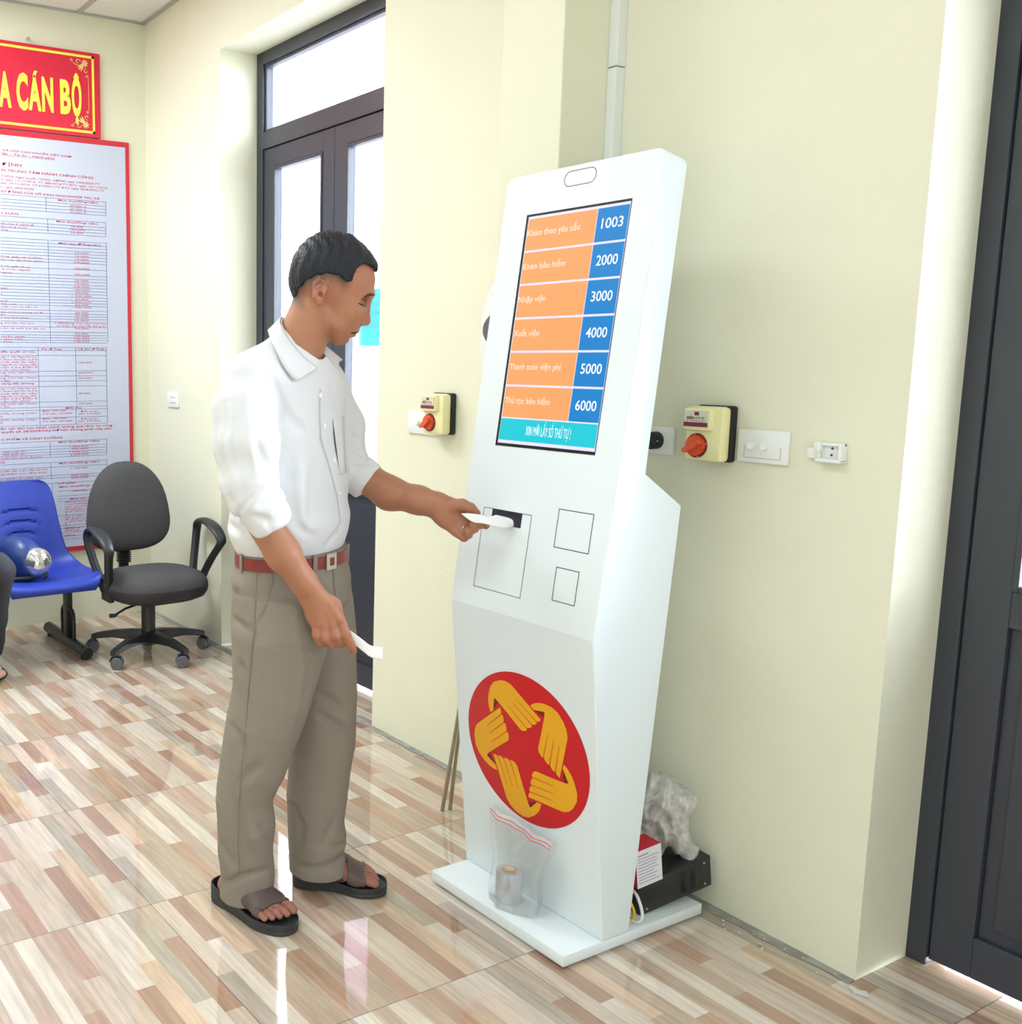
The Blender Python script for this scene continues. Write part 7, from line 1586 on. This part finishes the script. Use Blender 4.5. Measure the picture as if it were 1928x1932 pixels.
# ---- sandals
for k, (he, d, n_, L) in enumerate(FEET):
    he = Vector(he); d = Vector(d); n_ = Vector(n_)
    def FP(s_, w_, z): q = he + d * (L * s_) + n_ * w_; return (q.x, q.y, z)
    outl = [(-.10, 0), (-.085, .018), (-.04, .030), (.08, .036), (.25, .034), (.42, .033), (.58, .042), (.72, .051), (.85, .050), (.96, .043), (1.04, .030), (1.075, .012),
            (1.07, -.008), (1.03, -.026), (.95, -.038), (.84, -.046), (.70, -.049), (.56, -.045), (.42, -.040), (.25, -.036), (.08, -.035), (-.04, -.030), (-.085, -.018)]
    C_ = []
    N_ = len(outl)
    for i in range(N_):
        for t in (0, .33, .66):
            q = [np.array(outl[(i + z_) % N_]) for z_ in (-1, 0, 1, 2)]
            C_.append(.5 * ((2 * q[1]) + (-q[0] + q[2]) * t + (2 * q[0] - 5 * q[1] + 4 * q[2] - q[3]) * t * t + (-q[0] + 3 * q[1] - 3 * q[2] + q[3]) * t ** 3))
    cm = np.array((.5, 0))
    def ht(s_): return .030 if s_ < .2 else (.030 - .007 * min(1, (s_ - .2) / .4))
    rows = []
    for sc_, dz in ((0, 'b'), (.93, 'b'), (.98, 'b1'), (1.0, 'm'), (.975, 'g'), (1.0, 'u'), (.995, 't'), (.955, 't'), (.93, 'i'), (0, 'i')):
        row = []
        for q in C_ + [C_[0]]:
            p_ = cm + (q - cm) * np.array((1 - (1 - sc_) * .45 if sc_ > .5 else sc_, sc_)); h_ = ht(q[0])
            z = {'b': 0.001, 'b1': .002, 'm': h_ * .40, 'g': h_ * .5, 'u': h_ * .62, 't': h_ + .004, 'i': h_ - .005}[dz]
            if dz == 't' and q[0] < .15: z += .016 * min(1, (.15 - q[0]) / .15)
            row.append(FP(p_[0], p_[1], z))
        rows.append(row)
    lab = ('black soled brown sandal on the right foot', 'black soled brown sandal on the left foot')[k]
    so = MB().grid(rows).build('sandal', M['sole'], man, smooth=True, label=lab)
    near = [p_ for p_ in PR['body'] if p_['hi'][2] < .30 and np.linalg.norm((p_['a'] - np.array(he + d * L * .5))[:2]) < .13]
    for s0, s1, off, sk in ((.41, .60, .0035, .22), (.58, .80, .0045, -.12)):
        def post(P_, dd, s0=s0, s1=s1, off=off, sk=sk):
            r_ = P_ - np.array(he, np.float32); s_ = r_ @ np.array(d, np.float32) / L; w_ = r_ @ np.array(n_, np.float32); s_ = s_ + sk * w_ / .05 * .25
            e = dd - off; e = np.maximum(e, -(dd + .001)) if False else e
            e = np.maximum(e, (s0 - s_) * L); e = np.maximum(e, (s_ - s1) * L); return np.maximum(e, .014 - P_[:, 2])
        v, f = solid(near, .002, post); npmesh('strap', v, f, M['strap'], so)
    if k == 1:
        mb = MB()
        for i in range(5):
            s_ = .47 + .06 * i; q = FP(s_, -.020 - .003 * i, .078 - .007 * i); mb.lathe([(0, -.004), (.004, -.002), (.0045, .001), (.002, .004), (0, .0045)], 10, 0, Matrix.Translation(q))
        mb.build('strap_studs', M['rubber'], so, smooth=True)

# ---- the two pieces of paper
def ribbon(name, A, B, label, cat, n=6, t=.0004):
    rows = []
    A = dense(A); B = dense(B)
    for k in range(n + 1): rows.append([tuple(np.array(a) * (1 - k / n) + np.array(b_) * k / n) for a, b_ in zip(A, B)])
    return rows


rows = ribbon('', SLIP[0], SLIP[1], '', '')
o = MB().grid(rows).build('paper_slip', M['paper'], smooth=True); solidify(o, .0004, 0); meta(o, 'white paper slip pinched in the man\'s lowered right hand', 'paper')
rows = ribbon('', TICKET[0], TICKET[1], '', '')
o = MB().grid(rows).build('paper_ticket', M['paper'], smooth=True); solidify(o, .0004, 0); meta(o, 'curled white ticket coming out of the kiosk slot into the man\'s raised hand', 'paper')

# ================================================================ seated person at the left edge
SX, SY = -4.47, .955
bp_ = [pr_((SX, SY, .47), (SX - .02, SY, .86), (.15, .10, .12), (.165, .10, .10), h=(0, 1, 0), k=.03), pr_((SX - .01, SY, .90), (SX - .005, SY, .99), .055, .05, k=.03),
       pr_((SX + .005, SY, 1.06), (SX + .015, SY, 1.12), (.074, .088, .08), (.074, .088, .08), h=(0, 1, 0), k=.02), pr_((SX + .06, SY, 1.03), (SX + .06, SY, 1.02), .045, k=.02), pr_((SX + .105, SY, 1.07), (SX + .11, SY, 1.05), (.012, .014, .014), k=.01)] if False else None


def P2(a, b_, r0, r1=None, h=(0, 1, 0), k=.02, op='u'): return pr_(a, b_, r0, r0 if r1 is None else r1, h, k, op)


tor = [P2((SX, SY, .44), (SX - .05, SY, .82), (.155, .105, .11), (.17, .10, .08), k=.03), P2((SX - .05, SY - .13, .82), (SX - .05, SY + .13, .82), .055, k=.03)]
skin = [P2((SX - .045, SY, .86), (SX - .02, SY, .96), .056, .052, k=.03), P2((SX - .01, SY, 1.05), (SX - .02, SY, 1.07), (.073, .088, .10), k=.02), P2((SX + .03, SY, 1.0), (SX + .035, SY, .99), (.05, .05, .05), k=.02), P2((SX + .075, SY, 1.035), (SX + .088, SY, 1.015), .009, .012, k=.01),
        P2((SX - .02, SY - .077, 1.03), (SX - .02, SY - .079, 1.05), (.008, .018, .02), k=.01), P2((SX - .02, SY + .077, 1.03), (SX - .02, SY + .079, 1.05), (.008, .018, .02), k=.01), P2((SX, SY, .5), (SX - .05, SY, .82), (.13, .08, .08), k=.03)]
legs = [P2((SX + .01, SY - .08, .455), (SX + .01, SY + .08, .455), (.09, .10, .11), k=.03)]
hands = []
for s_, ky, az in ((-1, SY - .12, 0), (1, SY + .185, 0)):
    kn = (-4.02, ky, .472)
    legs += [P2((SX + .03, SY + s_ * .09, .45), kn, .088, .073, k=.03), P2(kn, (-4.20, ky + .01, .09), .070, .056, k=.02)]
    sh = (SX - .05, SY + s_ * .19, .80); el = (SX + .04, SY + s_ * .215, .60); wr = (SX + .22, SY + s_ * .12, .565)
    tor += [P2(sh, el, .052, .045, k=.02), P2(el, ((el[0] + wr[0]) / 2, (el[1] + wr[1]) / 2, (el[2] + wr[2]) / 2), .045, .04, k=.02)]
    skin += [P2(sh, el, .035, .034, k=.02), P2(el, wr, .036, .026, k=.02), P2(wr, (wr[0] + .07, wr[1] - s_ * .02, .555), (.036, .016, .02), (.038, .014, .02), k=.015)]
    for q in range(4): fx = wr[0] + .085; fy = wr[1] - s_ * .02 + (q - 1.5) * .0185; skin += [P2((fx, fy, .553), (fx + .035, fy, .548), .0085, .008, k=.004), P2((fx + .035, fy, .548), (fx + .058, fy, .535), .008, .0065, k=.004)]
    skin += [P2((wr[0] + .03, wr[1] - s_ * .045, .555), (wr[0] + .075, wr[1] - s_ * .068, .548), .011, .008, k=.008)]
    skin += [P2((-4.05, ky, .40), (-4.20, ky, .07), .045, .036, k=.02), P2((-4.21, ky, .05), (-4.07, ky, .035), (.035, .03, .03), (.042, .02, .03), k=.02)]
skin += [P2((SX + .03, SY - .09, .45), (-4.06, SY - .12, .465), .07, .055, k=.03), P2((SX + .03, SY + .09, .45), (-4.05, SY + .185, .465), .07, .055, k=.03), P2((SX, SY, .5), (SX, SY, .46), .1, k=.03)]
v, f = solid(skin, .005); per = npmesh('person', v, f, mat('skin_seated', (.52, .30, .21), .55))
meta(per, 'seated person at the left edge, only a knee in dark trousers showing', 'person')
v, f = solid(tor, .006); npmesh('shirt', v, f, M['blue_shirt'], per)


def fold2(P_, d):
    q = P_ * 30; return np.maximum(d + .0022 * np.sin(q[:, 2] * 1.3 + 2 * np.sin(q[:, 0] * .9 + q[:, 1])) * (np.abs(d) < .04), np.where(P_[:, 2] < .2, .085 - P_[:, 2], -1).astype(np.float32))


v, f = solid(legs, .005, fold2); npmesh('trousers', v, f, M['black_trousers'], per)
hr = [P2((SX - .02, SY, 1.075), (SX - .035, SY, 1.085), (.079, .095, .09), k=.02), P2((SX + .06, SY, 1.0), (SX + .11, SY, 1.03), (.2, .05, .06), k=.01, op='s'), P2((SX - .02, SY, .96), (SX + .02, SY, .98), (.2, .05, .04), k=.01, op='s')]
v, f = solid(hr, .004); npmesh('hair', v, f, M['hair'], per)
for ky in (SY - .12, SY + .185):
    v, f = solid([P2((-4.22, ky, .035), (-4.08, ky, .03), (.044, .035, .035), (.05, .026, .035), k=.01)], .004, lambda P_, d: np.maximum(d, .001 - P_[:, 2]))
    npmesh('shoe', v, f, M['rubber'], per)
